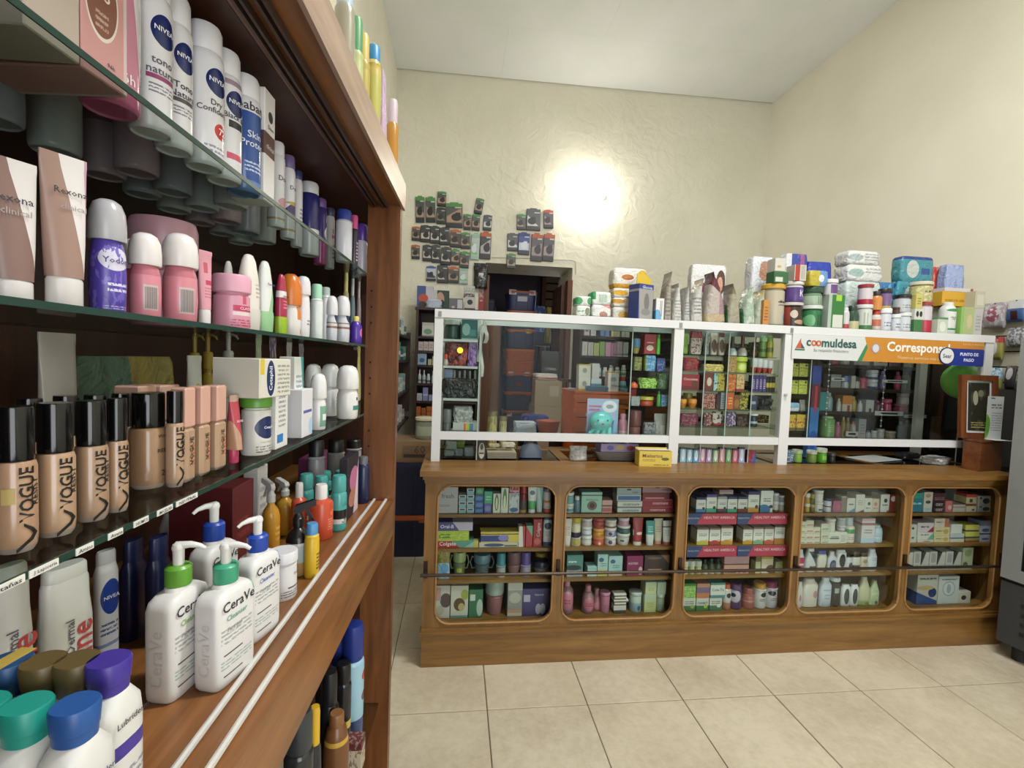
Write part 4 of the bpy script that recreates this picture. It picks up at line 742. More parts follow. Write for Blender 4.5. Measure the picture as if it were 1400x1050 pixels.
# ---- dark shelf under the board
LS = 'bottles on the low cabinet shelf'
for i, (x0, x1, yt, t, kind, kw, lab) in enumerate(((467, 499, 851, -.02, K_can, dict(c='#8fb4c4', cap='#1c2f7a', L=(('e', .5, .8, .2, .06, '#a83a4a'), ('e', .5, .55, .2, .06, '#5a4a4a'), ('z', 0, .3, '#3a4a7a')), cf=.3), 'pale blue spray can with deep blue cap under the board'),
        (452, 474, 862, -.06, K_can, dict(c='#7a9ab0', cap='#1c2f7a', cf=.3), 'second blue capped spray can half hidden under the board'),
        (458, 481, 905, -.03, K_can, dict(c='#1c1a1e', cap='#0e0e10', cf=.2, L=(('z', .4, .5, '#b8a24a'),)), 'slim black can with gold band under the board'),
        (436, 466, 916, -.03, K_btl, dict(c='#141416', cap='#17171a', L=(('r', .5, .9, .2, .6, '#c9c6c0'),), cf=.25, nk=.6), 'black bottle with white label strip under the board'),
        (420, 441, 963, -.01, K_btl, dict(c='#26262c', cap='#c9a22a', L=(('z', .3, .5, '#a8923a'), ('z', 0, .3, '#3a3a7a')), cf=.22, nk=.6), 'dark bottle with yellow cap under the board'),
        (388, 430, 968, -.03, K_can, dict(c='#2a2d2e', cap='#33383a', L=(('t', .3, .9, .3, .7, 4, '#8a8f90'),), cf=.22), 'dark grey spray can under the board'),
        (442, 478, 972, -.005, K_btl, dict(c='#6a4426', cap='#7a5230', L=(('g', 1, -.3, .45, '#cfccc6'), ('z', .8, .85, '#b8923a')), cf=.12, nk=.5), 'brown bottle with slanted white label under the board'),
        (432, 450, 880, -.09, K_btl, dict(c='#1f2426', cap='#3a4448', cf=.2), 'dark green glass bottle behind black one under board'),
        (475, 497, 1008, .012, K_box, None, 'small maroon and cream carton by the pillar under board'))):
    if kw is None:
        X, Y, w_ = rnd_at(x0, x1, yt, t); put('small_carton', K_box(.04, .04, hz(X, Y, .47, yt), '#b5a892', (('z', .75, 1, '#5a1c24'), ('n', 5, .55, '#7a6a5a'))), lab, 'box', (X, Y, .47), CR, LS); continue
    lround(kind, x0, x1, yt, .47, t, 'hair_product', lab, 'bottle', 0, LS, **kw)
# ---- on top of the cabinet
TP = 'bottles on top of the wall cabinet'
for i, (x0, x1, yt, t, kind, kw, lab) in enumerate(((456, 486, -22, -.02, K_btl, dict(c='#8f8a78', cap='#9ab0bc', L=(('r', .5, 1, .1, .7, '#a8bcc4'), ('r', .5, 1, 0, .2, '#c09aa6')), cf=.15, nk=.7, sh=.85), 'clear bottle with pale blue label on top of cabinet'),
        (476, 497, 24, -.03, K_btl, dict(c='#a8b07a', cap='#4f8a5c', cf=.25, nk=.75, sh=.88), 'bottle with green cap on top of cabinet'),
        (486, 506, 46, -.035, K_btl, dict(c='#a8984e', cap='#b8a45a', cf=.2, nk=.75, sh=.88), 'ochre capped bottle on top of cabinet'),
        (499, 521, 62, -.02, K_btl, dict(c='#a9a456', cap='#2f7aa8', L=(('z', .86, 1, '#b8a45a'),), cf=.12, nk=.75, sh=.9), 'olive yellow bottle with blue cap on top of cabinet'),
        (513, 536, 100, -.02, K_bag, dict(c='#b59ab5', L=(('t', .3, .7, .2, .4, 3, '#6a4a6a'),)), 'lilac pouch on top of cabinet'),
        (527, 545, 136, -.012, K_btl, dict(c='#a8762a', cap='#b8a8b0', cf=.22, nk=.7), 'amber bottle at the far end on top of cabinet'))):
    X, Y, w_ = rnd_at(x0, x1, yt+60, t); h = max(.08, hz(X, Y, ZT, yt))
    put('toiletry_bottle', kind(w_, h, **kw), lab, 'bottle', (X, Y, ZT+.0004), CR, TP)
# ================================================================ PRODUCTS ON FLAT-FRONTED SHELVES
ORD = ['first', 'second', 'third', 'fourth', 'fifth', 'sixth', 'seventh', 'eighth', 'ninth', 'tenth', 'eleventh', 'twelfth', 'thirteenth', 'fourteenth', 'fifteenth', 'sixteenth', 'seventeenth', 'eighteenth']
LAST = {}
def prod(kind, x0, x1, yt, yb, Y, zs, name, desc, place, cat, group=None, d=None, rot=0, st=None, dz=0, **kw):
    """product seen between image columns x0..x1 with its top at row yt, standing at depth Y on height zs
    (st: key of the thing it is stacked on)"""
    ym = (yt+yb)/2; a, b = at(x0, ym, 'Y', Y).x, at(x1, ym, 'Y', Y).x; X = (a+b)/2; w_ = b-a
    z = LAST[st][0] if st in LAST and st else zs
    h = max(.008, z_at(X, Y, yt)-z)
    if kind is K_box: dd = d or min(.07, w_*.8+.02); P = K_box(w_, dd, h, **kw)
    elif kind in (K_jar, K_btl, K_can, K_roll): dd = w_; P = kind(w_, h, **kw)
    else: dd = d or w_*.55; P = kind(w_, h, d=dd, **kw)
    o = put(name, P, desc+' '+place if place else desc, cat, (X, Y+dd/2, z+.0003), math.radians(rot), group)
    if st: LAST[st] = (z+h+.0006,)
    o['_k'] = 1
    return o
def row(items, Y, zs, yb, place, group):
    """items: (kind, x0, x1, ytop, name, description, category, options); option st stacks on the column of that key, dy moves back"""
    for it in items:
        k, x0, x1, yt, name, desc, cat = it[:7]; o = dict(it[7]) if len(it) > 7 else {}
        dy = o.pop('dy', 0); st = o.pop('st', None); key = (place, st) if st else None
        if key and key not in LAST: LAST[key] = (zs,)
        prod(k, x0, x1, yt, yb, Y+dy, zs, name, desc, place, cat, group, st=key, **o)
B, J, O, U, V = K_box, K_jar, K_btl, K_tube, K_oval
def bx(x0, x1, yt, desc, c, L=(), T=(), st=None, d=None, dy=0, name='carton', cat='box'):
    return (B, x0, x1, yt, name, desc, cat, dict(c=c, L=L, T=T, st=st, d=d, dy=dy))
def jr(x0, x1, yt, desc, c, cap, L=(), st=None, cf=.28, dy=0, taper=1.0, T=()):
    return (J, x0, x1, yt, 'cream_jar', desc, 'jar', dict(c=c, cap=cap, L=L, st=st, cf=cf, dy=dy, taper=taper, T=T))
def bt(x0, x1, yt, desc, c, cap, L=(), cf=.16, nk=.4, sh=.68, dy=0, T=(), name='bottle', st=None, waist=1.0):
    return (O, x0, x1, yt, name, desc, 'bottle', dict(c=c, cap=cap, L=L, cf=cf, nk=nk, sh=sh, dy=dy, T=T, st=st, waist=waist))
def tb(x0, x1, yt, desc, c, cap, L=(), cf=.14, dy=0, T=()):
    return (U, x0, x1, yt, 'cream_tube', desc, 'tube', dict(c=c, cap=cap, L=L, cf=cf, dy=dy, T=T))
def ov(x0, x1, yt, desc, c, cap, L=(), cf=.14, nk=.45, sh=.72, dy=0, T=()):
    return (V, x0, x1, yt, 'bottle', desc, 'bottle', dict(c=c, cap=cap, L=L, cf=cf, nk=nk, sh=sh, dy=dy, T=T))
YS = YC+.075
PL = lambda i, k: 'on %s shelf of %s counter bay' % (('top', 'second', 'third', 'bottom')[k], ('first', 'second', 'third', 'fourth', 'fifth')[i])
GR = lambda i, k: 'products %s' % PL(i, k)
def bay(i, k, yb, items): row(items, YS, SHZ[k]+.0003, yb, PL(i, k), GR(i, k))
wh = '#c9c7c2'
SB = (('z', 0, .55, '#7fa3a8'), ('r', .15, .85, .6, .9, '#2f4a6a'))
# ---- bay 1
bay(0, 0, 703, [bx(598, 626, 666, 'large pale grey carton reading fresh', '#a9a3a8', (('t', .1, .6, .25, .35, 3, '#77727a'), ('e', .1, .93, .25, .1, '#4a5a8a')), (('fresh', .5, .66, .6, '#5a5a6a'),)),
  bx(627, 637, 695, 'small white and teal carton', wh, SB, st='a'), bx(627, 637, 686, 'small white and teal carton', wh, SB, st='a'), bx(627, 637, 677, 'small white and teal carton', wh, SB, st='a'),
  bx(638, 648, 695, 'small white and teal carton', wh, SB, st='b'), bx(638, 648, 686, 'small white and teal carton', wh, SB, st='b'), bx(638, 648, 677, 'small white and teal carton', wh, SB, st='b'), bx(638, 648, 668, 'small white and teal carton', wh, SB, st='b'),
  bx(649, 661, 695, 'small blue carton', '#38598f', (('e', .5, .5, .4, .3, '#5a7ab0'),), st='c'), bx(649, 661, 686, 'small blue carton', '#38598f', (('e', .5, .5, .4, .3, '#5a7ab0'),), st='c'), bx(649, 661, 677, 'small blue carton', '#38598f', (('e', .5, .5, .4, .3, '#5a7ab0'),), st='c'), bx(650, 661, 667, 'small green carton on the blue ones', '#3f7a5c', (('e', .5, .5, .35, .3, '#6a9a7c'),), st='c'),
  bx(662, 672, 689, 'small lilac carton', '#5a5a94', (('e', .5, .5, .4, .3, '#7a7ab4'),), st='d'), bx(662, 673, 672, 'mint green carton on the lilac one', '#4f9a7c', (('t', .2, .8, .3, .7, 2, '#9acdb4'),), st='d'),
  bx(674, 684, 675, 'white carton with green leaf stripe', '#c8c9bf', (('e', .5, .55, .28, .42, '#4f7a4a'), ('e', .5, .5, .14, .3, '#c9c9a8'))), bx(685, 695, 667, 'taller white carton with green leaf stripe', '#c8c9bf', (('e', .5, .55, .28, .42, '#4f7a4a'), ('e', .5, .4, .16, .3, '#d0d0b8'))),
  bx(696, 710, 664, 'white carton with red top', '#b9bcc0', (('z', .72, 1, '#9a2430'), ('n', 4, .55, '#8d949c'), ('e', .5, .12, .4, .08, '#3a5a8a')), (('Colgate', .5, .8, .8, '#e6d6d6'),)),
  bt(711, 721, 664, 'dark mouthwash bottle with red cap', '#4a4448', '#8a1f2a', (('z', 0, .15, '#a8854a'), ('z', .6, 1, '#6a1a22')), .28, .85, .9), tb(722, 734, 667, 'white tube with green lower half', '#c3c6c4', '#c9ccca', (('z', 0, .38, '#4f9a5a'), ('e', .5, .75, .3, .1, '#3a4a5a'))), tb(733, 743, 667, 'pale aqua tube', '#a8b8b8', '#b9bcba', (('g', 1, .5, .9, '#7a9a94'),), dy=.01),
  jr(743, 754, 694, 'small red and white pot', '#a84a44', '#c9b8b4', st='e'), jr(743, 754, 685, 'small orange and white pot', '#c9b0a4', '#b8703a', st='e'), jr(743, 754, 668, 'small white pot with purple mark', '#bdb4bc', '#7a6a8a', st='e')])
bay(0, 1, 751, [bx(598, 648, 740, 'long red and green toothpaste carton', '#9a2630', (('g', 1, .25, .62, '#5a8a7c'), ('g', 1, -.3, .72, '#8aa8a0')), (('Colgate', .28, .55, .45, '#e2d0d0'),), st='a'), bx(598, 641, 726, 'lime green toothpaste carton', '#96a83a', (('r', .05, .4, .3, .7, '#5a7a2a'), ('n', 5, .56, '#a9b85a')), st='a'), bx(598, 646, 714, 'purple and white toothpaste carton', '#4a4478', (('g', 1, .2, .62, '#b0a8bc'),), (('Oral-B', .27, .5, .38, '#d8d4e4'),), st='a'),
  bx(647, 654, 740, 'small yellow price card', '#b5a85a', st='x'), bx(655, 708, 742, 'long white carton with navy pill mark', '#b5b3a8', (('e', .38, .5, .26, .35, '#3a4a6a'), ('r', .65, .98, .1, .5, '#6a6a4a')), st='b'), bx(657, 709, 728, 'long blue and yellow toothpaste carton', '#c0aa4a', (('r', 0, .72, .1, .7, '#323f7a'), ('e', .6, .45, .14, .3, '#7a74b0'), ('z', .78, .88, '#4a4a44')), st='b'),
  bx(709, 718, 720, 'white carton with red tooth curve', '#c6c3bd', (('g', 1, .2, .75, '#a83a3a'),)), bx(719, 728, 719, 'red and green upright carton', '#a23a3c', (('g', .5, 1, 1.0, '#6a9a84'),)), bx(729, 741, 710, 'tall deep red upright toothpaste carton', '#8f2830', (('e', .5, .2, .35, .12, '#b85a58'),), (('Colgate', .62, .62, .5, '#d8b8b8', True),)), (V, 743, 755, 709, 'lotion_bottle', 'white flat bottle with navy oval', 'bottle', dict(c='#bfc0c4', cap='#3a4a6a', L=(('e', .5, .78, .4, .13, '#26345f'), ('z', 0, .18, '#3f4a66'), ('t', .2, .8, .4, .6, 3, '#8a8f9a')), cf=.06, nk=.85, sh=.9))])
def cup_handles(o, w_, h, col):
    for s in (-1, 1): ob('handle', tubem([(s*w_*.36, 0, h*.72), (s*w_*.62, 0, h*.78), (s*w_*.72, 0, h*.5), (s*w_*.6, 0, h*.25), (s*w_*.36, 0, h*.28)], w_*.045, 8), M(col, .35), o)
bay(0, 2, 794, [(K_bag, 597, 615, 757, 'sweet_bag', 'yellow and blue foil bag', 'bag', dict(c='#8fa8b4', L=(('z', .6, 1, '#8a7f34'), ('e', .6, .4, .3, .2, '#5a86b0')))), (K_btl, 679, 692, 758, 'baby_bottle', 'baby bottle with teal dome cap', 'bottle', dict(c='#8f9490', cap='#3f7f8c', L=(('z', 0, .3, '#a8a48c'),), cf=.5, nk=.85, sh=.8)), (K_jar, 694, 713, 757, 'baby_cup', 'brownish pink baby cup', 'cup', dict(c='#7a5a5c', cap='#6a4f54', cf=.5, taper=.7)), (K_btl, 712, 727, 757, 'baby_bottle', 'baby bottle with purple cap', 'bottle', dict(c='#8a8494', cap='#5a4a86', L=(('z', 0, .3, '#77787a'),), cf=.5, nk=.85, sh=.8)), (K_jar, 730, 752, 770, 'baby_cup', 'dark navy feeding bowl', 'bowl', dict(c='#62655f', cap='#23263a', cf=.4, taper=.6)), (K_jar, 733, 749, 758, 'bath_toy', 'yellow toy behind the navy bowl', 'toy', dict(c='#b5942e', cap='#c2a03a', cf=.4, dy=.07))])
for x0, x1, yt, c, c2, lab in ((619, 637, 757, '#6f7a5c', '#8fa070', 'green handled sippy cup'), (648, 671, 761, '#55656c', '#5f7f8c', 'large grey blue handled sippy cup')):
    o = prod(K_jar, x0, x1, yt, 794, YS+.02, SHZ[2]+.0003, 'sippy_cup', lab, PL(0, 2), 'cup', GR(0, 2), c=c, cap=c2, cf=.42, taper=.8, L=(('r', .3, .7, .3, .6, '#a9b04a'),) if x0 < 640 else (('z', 0, .25, '#6f9ab0'),))
    w_ = at(x1, 780, 'Y', YS).x-at(x0, 780, 'Y', YS).x; cup_handles(o, w_, z_at(o.location.x, YS, yt)-SHZ[2], c2)
bay(0, 3, 845, [bx(596, 615, 801, 'white and pink carton', '#b9b2aa', (('e', .7, .55, .4, .22, '#5a4a46'), ('r', 0, .35, .55, .95, '#b08a88'), ('e', .3, .25, .3, .15, '#a8a090'))), bx(616, 640, 801, 'white carton with brown and green picture', '#bdb8ac', (('e', .8, .72, .22, .16, '#8f9a4a'), ('e', .5, .42, .32, .2, '#5f452c'), ('e', .62, .34, .18, .12, '#b0a070'), ('z', 0, .08, '#6a8a84'))), bx(641, 660, 806, 'green carton with white square', '#3a6a4c', (('r', .08, .45, .6, .82, '#b9c2b9'), ('e', .78, .35, .22, .3, '#a9b4ac'))), (K_jar, 664, 690, 798, 'lidded_cup', 'mauve cup with green labelled lid', 'cup', dict(c='#8a5f60', cap='#8f9a94', L=(), cf=.4, taper=.78)), bx(694, 714, 797, 'grey windowed carton with white top', '#8a8680', (('z', .78, 1, '#b5b2aa'), ('z', .0, .1, '#b0aca4'), ('z', .1, .2, '#b08a6a'), ('e', .5, .55, .4, .16, '#a9a59c'))), bx(714, 752, 805, 'wide purple carton with two white bottles', '#433c6a', (('r', .05, .28, .52, .78, '#a9a4b8'), ('e', .58, .25, .1, .2, '#a39fae'), ('e', .74, .25, .1, .2, '#a39fae')), (('Natural', .6, .78, .3, '#bdb8cc'),))])
# ---- bay 2
CICW = (('z', .0, .14, '#5a6472'), ('z', .86, 1, '#8f979c')); CIC = (('cicatricure', .55, .5, .66, '#3a4048'),)
bay(1, 0, 703, [jr(773, 786, 689, 'white pot with teal label', '#b9bfbe', '#c6c6c0', (('z', .2, .6, '#5a8a94'),), st='a'), jr(773, 786, 674, 'aqua pot on the white one', '#6f9aa0', '#c3c4c0', st='a'), bt(785, 795, 679, 'small blue grey bottle', '#54727f', '#b9bdbb', (), .25, .6), bx(795, 823, 673, 'mint carton with round brown picture', '#8fb5a8', (('e', .52, .35, .24, .22, '#6a5648'), ('e', .52, .35, .12, .12, '#2f2622'), ('z', .82, .88, '#4a5a62'), ('z', 0, .05, '#6a8a80')), (('Asepxia', .5, .62, .6, '#5a7a80'),)), bx(823, 837, 684, 'pink and white small carton', '#b98f90', (('z', .5, .62, '#5a3a36'), ('z', .1, .4, '#a85a5a'))),
  bx(844, 877, 694, 'white scar cream carton', '#bcbdb9', CICW, CIC, st='b'), bx(844, 878, 685, 'white scar cream carton', '#bcbdb9', CICW, CIC, st='b'), bx(843, 876, 677, 'blue and white scar cream carton', '#b5babf', (('r', .04, .96, .15, .85, '#3a5c94'),), st='b'), bx(843, 876, 667, 'grey flat carton with hook hole', '#8a9496', (('e', .5, .75, .1, .12, '#23262a'),), (('cure', .76, .35, .24, '#2f3438'),), st='b'),
  bx(878, 920, 693, 'crimson scar cream carton', '#84202f', (('z', .92, 1, '#b0606a'),), (('cicatricure', .5, .5, .5, '#dbb9bf'),), st='c'), bx(878, 920, 683, 'crimson scar cream carton', '#84202f', (('z', .92, 1, '#b0606a'),), (('cicatricure', .58, .5, .5, '#dbb9bf'),), st='c'), bx(878, 915, 674, 'dark red flat carton', '#6a1826', (('r', .1, .8, .1, .3, '#b58088'),), st='c'), bx(878, 918, 664, 'dusty rose flat carton with hook hole', '#8f6a72', (('e', .5, .75, .08, .12, '#2a1a1e'),), (('cure', .76, .4, .2, '#4a2f38'),), st='c')])
bay(1, 1, 749, [tb(771, 782, 710, 'white slim tube with pink print', '#c3b9b4', '#bdb5b0', (('t', .2, .8, .3, .7, 5, '#9a7a80'),)), jr(781, 796, 736, 'cream pot with yellow oval label', '#bdb694', '#b5ae9a', (('e', .5, .5, .4, .4, '#a89c5a'),), st='a', cf=.15), jr(781, 796, 709, 'tall pot with yellow lid and purple base', '#bcb694', '#b39a2a', (('z', 0, .35, '#332447'), ('e', .5, .65, .4, .25, '#c9c4a8')), st='a', cf=.22), jr(796, 811, 734, 'white rounded pot', '#c4bfba', '#cac6c2', (('z', 0, .15, '#b08a80'),), st='b'), jr(796, 811, 721, 'white pot with blue brush mark', '#c0c1c2', '#c6c6c6', (('z', .1, .3, '#8a9aae'),), st='b'), jr(796, 811, 710, 'white pot with mauve stripe', '#b8a4b0', '#c9c3c4', st='b'),
  jr(812, 828, 736, 'coral orange pot', '#b5593f', '#b8644a', (('e', .5, .4, .12, .2, '#d8c0b0'),), st='c'), jr(812, 828, 724, 'amber yellow pot', '#b8802f', '#c2924a', (('r', .55, .9, .3, .5, '#7a4a24'),), st='c'), jr(812, 828, 709, 'brick red pot', '#94423a', '#9a4a40', (('r', .5, .9, .3, .5, '#5f2420'),), st='c'), jr(828, 845, 735, 'white pot with violet dot', '#bfb7b8', '#c9c5c4', (('e', .4, .55, .16, .3, '#4a3450'),), st='d'), jr(828, 845, 723, 'white and periwinkle pot', '#a9a4b4', '#c9c5c4', (('e', .4, .5, .15, .3, '#4a3450'), ('g', 1, -.3, .5, '#7a7aa4')), st='d'), jr(828, 845, 712, 'white pot with brown band', '#bcb4ae', '#c6c2bd', (('z', 0, .35, '#7a5a5c'),), st='d'),
  jr(845, 864, 731, 'large white tapering pot', '#bdbcb8', '#c6c5c2', (('r', .2, .45, .4, .6, '#4a4c52'), ('t', .5, .9, .1, .4, 3, '#9a9aa4')), st='e', cf=.2, taper=.85), jr(846, 864, 720, 'dark teal pot with white lid', '#3f5a5c', '#c3c3c0', st='e', cf=.3), jr(847, 862, 709, 'pale pink pot', '#b890a4', '#c9bcc0', st='e', cf=.4), tb(866, 880, 709, 'deep red tube with white letters', '#8a2a30', '#b8b4aa', (('e', .65, .35, .3, .06, '#c9b0ac'), ('r', 0, .12, .25, .5, '#c0b4ac'))), tb(884, 896, 713, 'teal and white tube', '#3f8a86', '#b9bcba', (('z', 0, .38, '#bcc0bd'), ('t', .2, .8, .5, .8, 3, '#9ac0bc')), .1), tb(895, 907, 710, 'cream tube with coral cap', '#c0b4a0', '#b87a74', (('t', .2, .8, .4, .7, 3, '#9a8f80'),), dy=.015), tb(907, 919, 713, 'white tube with rust cap', '#c1bdb8', '#94453a', (('z', .68, .74, '#4a4a55'), ('t', .2, .8, .3, .6, 3, '#9a9a9a')))])
bay(1, 2, 790, [bx(775, 797, 759, 'grey teal carton with dark wave', '#527f7c', (('e', .4, .42, .5, .12, '#26363a'), ('z', 0, .3, '#8a949a'), ('t', .1, .6, .65, .8, 1, '#c0d0cc'))), bx(803, 816, 775, 'low mint carton', '#8fb3b0', (('z', 0, .5, '#a4c0bc'),)), bx(817, 831, 758, 'mint carton with yellow foot', '#9fbcba', (('z', 0, .3, '#a8a860'), ('e', .35, .75, .25, .1, '#3a5a7a'), ('t', .3, .9, .45, .65, 2, '#5a8a8a'))), bx(832, 851, 760, 'mint carton with peach foot', '#96b4b6', (('z', 0, .25, '#b09a88'), ('e', .3, .72, .18, .1, '#3a5a7a'), ('t', .3, .8, .4, .6, 2, '#5a8a8a'))), bx(857, 879, 760, 'magenta sanitary pad carton', '#7a2150', (('e', .85, .25, .12, .2, '#c9a8b4'),), (('KOTEX', .4, .62, .6, '#d8c0cc'),)), bx(881, 915, 759, 'dark brown carton with rose gold lines', '#3b2a2c', (('r', .15, .7, .25, .32, '#a87a70'), ('g', 1, .8, 1.45, '#8a6a50'), ('e', .4, .85, .3, .06, '#6a5254')))])
bay(1, 3, 838, [bt(768, 786, 796, 'large clear bottle with pink label', '#8a6a70', '#b57886', (('e', .45, .5, .5, .34, '#b56f80'), ('t', .2, .7, .4, .6, 2, '#8f3a52')), .18, .35, .7), bt(798, 814, 803, 'clear bottle with pink label beside the pot', '#86666c', '#b57886', (('e', .5, .45, .45, .32, '#b56f80'), ('t', .2, .8, .35, .55, 2, '#8f3a52')), .22, .4, .62), bt(811, 824, 807, 'pink bottle behind the clear ones', '#a86a7a', '#b07684', (('e', .5, .35, .4, .25, '#c0808e'),), .3, .4, .55, dy=.03), jr(822, 836, 812, 'pink tumbler', '#b0748a', '#b8809a', (('t', .2, .8, .2, .5, 3, '#9a4a6a'),), cf=.12, taper=.9), 
  jr(863, 880, 812, 'aqua and white talc tin', '#8aa0a8', '#b5bdb9', (('z', .55, 1, '#b5c0b8'), ('e', .65, .25, .15, .14, '#3a5a8a')), cf=.12), bx(881, 897, 813, 'pale green soap box', '#a9b59a', (('z', 0, .6, '#b0b47a'), ('t', .2, .8, .3, .6, 3, '#8a9460')), st='s'), bx(882, 897, 796, 'pale green soap box', '#a9b59a', (('z', 0, .6, '#b4b890'), ('t', .2, .8, .3, .6, 3, '#8a9460')), st='s'), jr(898, 911, 813, 'pale green soap tin', '#9aa68f', '#b9c2b4', (('t', .2, .8, .3, .6, 3, '#7a8a6a'),), cf=.2, st='t'), bx(898, 910, 796, 'grey green soap box on the tin', '#9fac98', (('t', .2, .8, .3, .6, 3, '#8a9a80'),), st='t')]
  +[bx(839+q % 2, 856+(q == 2)*3, 828-4*q, 'flat white soap bar', '#c6c1b8', (('z', 0, .4, '#4a4440'),), st='z', d=.04) for q in range(5)])
# ---- bay 3
HA = lambda c, c2='#26305a', body='#c9c8c6': (('z', .84, 1, c2), ('z', 0, .24, c), ('e', .78, .27, .14, .09, '#2a3a3a'), ('t', .2, .85, .5, .64, 2, '#4a4f5a'))
HB = lambda c: (('z', .9, 1, '#7a5a5a'), ('z', 0, .22, c), ('e', .5, .2, .3, .08, c), ('e', .82, .27, .1, .07, '#c9a06a'), ('t', .15, .85, .52, .72, 2, '#5a5f6a'))
bay(2, 0, 701, [bx(952, 965, 680, 'white vitamin carton with blue foot', '#c9c8c6', HA('#4a78a8')), bx(966, 980, 676, 'white vitamin carton with green foot and lilac top', '#c9c8c6', HA('#4f9a80', '#4a3f7a')), bx(981, 994, 679, 'white vitamin carton with plum foot', '#c4c2c2', HA('#5a3a4f', '#8a8a94')), bx(995, 1008, 679, 'white vitamin carton with teal foot', '#c9c8c6', HA('#4f9a7c')), bx(1009, 1022, 679, 'white vitamin carton with maroon foot', '#c6c4c2', HA('#6a3230')), bx(1023, 1038, 672, 'taller white vitamin carton with ochre foot', '#c9c8c6', HA('#b8863f', '#3a2a5f')), bx(1040, 1057, 671, 'tall white carton with blue wave', '#c9cac8', (('e', .3, .12, .5, .25, '#3f6a9a'), ('e', .85, .27, .16, .08, '#263a52'), ('t', .2, .8, .5, .7, 2, '#5a5f6a'))), bx(983, 1002, 670, 'flat white carton with pink edge behind', '#c9c6c2', (('z', .86, 1, '#b08a8a'),), dy=.05),
  jr(1058, 1067, 686, 'small white pot', '#b9b5b0', '#c3c1be', (('z', 0, .3, '#5a3a3a'),), st='p'), jr(1058, 1067, 675, 'small silver pot', '#9a9aa0', '#c3c3c4', st='p'), jr(1066, 1074, 687, 'small grey pot', '#8a8684', '#b0aeac', (('z', 0, .25, '#9a5a50'),), st='q'), jr(1066, 1074, 678, 'small pewter pot', '#77777c', '#a9a9ac', st='q')])
bay(2, 1, 745, [bx(953, 969, 722, 'white supplement carton with lemon foot', '#c9c7c2', HB('#b0a84a')), bx(970, 985, 722, 'white supplement carton with red foot', '#c9c7c2', HB('#a03a32')), bx(986, 1002, 720, 'white supplement carton with orange foot', '#c9c7c2', HB('#b8863a')), bx(1016, 1029, 722, 'white supplement carton with amber foot', '#c9c7c2', HB('#b08a3a')), bx(1030, 1044, 721, 'white supplement carton with sage foot', '#c9c7c2', HB('#7a9a7c')), bx(1045, 1058, 721, 'white supplement carton with coral foot', '#c9c7c2', HB('#b0583f')), bx(1059, 1073, 719, 'white supplement carton with brown orange foot', '#c9c7c2', (('z', 0, .32, '#a8743a'), ('z', .92, 1, '#5a4a4a'), ('t', .15, .85, .55, .72, 2, '#5a5f6a')))])
bay(2, 2, 788, [jr(934, 943, 768, 'round white capped lime pot', '#a8b07a', '#c9ccc6', cf=.45), jr(943, 952, 768, 'round white capped lime pot', '#a8b07a', '#c9ccc6', cf=.45), jr(952, 961, 768, 'round white capped lime pot', '#a9ac7a', '#c3c6c0', cf=.45), bt(961, 970, 766, 'dark green dropper bottle', '#3c4a3a', '#1c211e', (('z', 0, .4, '#b5bcb0'),), .3, .5), bt(970, 979, 765, 'dark green dropper bottle', '#3c4a3a', '#1c211e', (('z', 0, .4, '#b5bcb0'),), .3, .5), bt(979, 988, 765, 'dark green dropper bottle', '#3c4a3a', '#1c211e', (('z', 0, .4, '#b5bcb0'),), .3, .5), bx(990, 1024, 760, 'peach pink carton with curly ornament', '#b58a80', (('z', .55, 1, '#b08890'), ('z', .5, .56, '#5a3f3c'), ('t', .05, .95, .05, .22, 1, '#5a3a34'))), bx(1033, 1040, 761, 'slim cream carton', '#b5b08f', (('z', .7, 1, '#6a5f40'),)), bx(1041, 1057, 761, 'cream and tan carton with brown circle', '#c2baa4', (('e', .8, .25, .4, .25, '#5a3f3a'), ('z', .85, 1, '#a8904a'))), bx(1060, 1070, 768, 'small olive carton', '#8a8a66', (('t', .2, .8, .2, .6, 3, '#5a5a3a'),))])
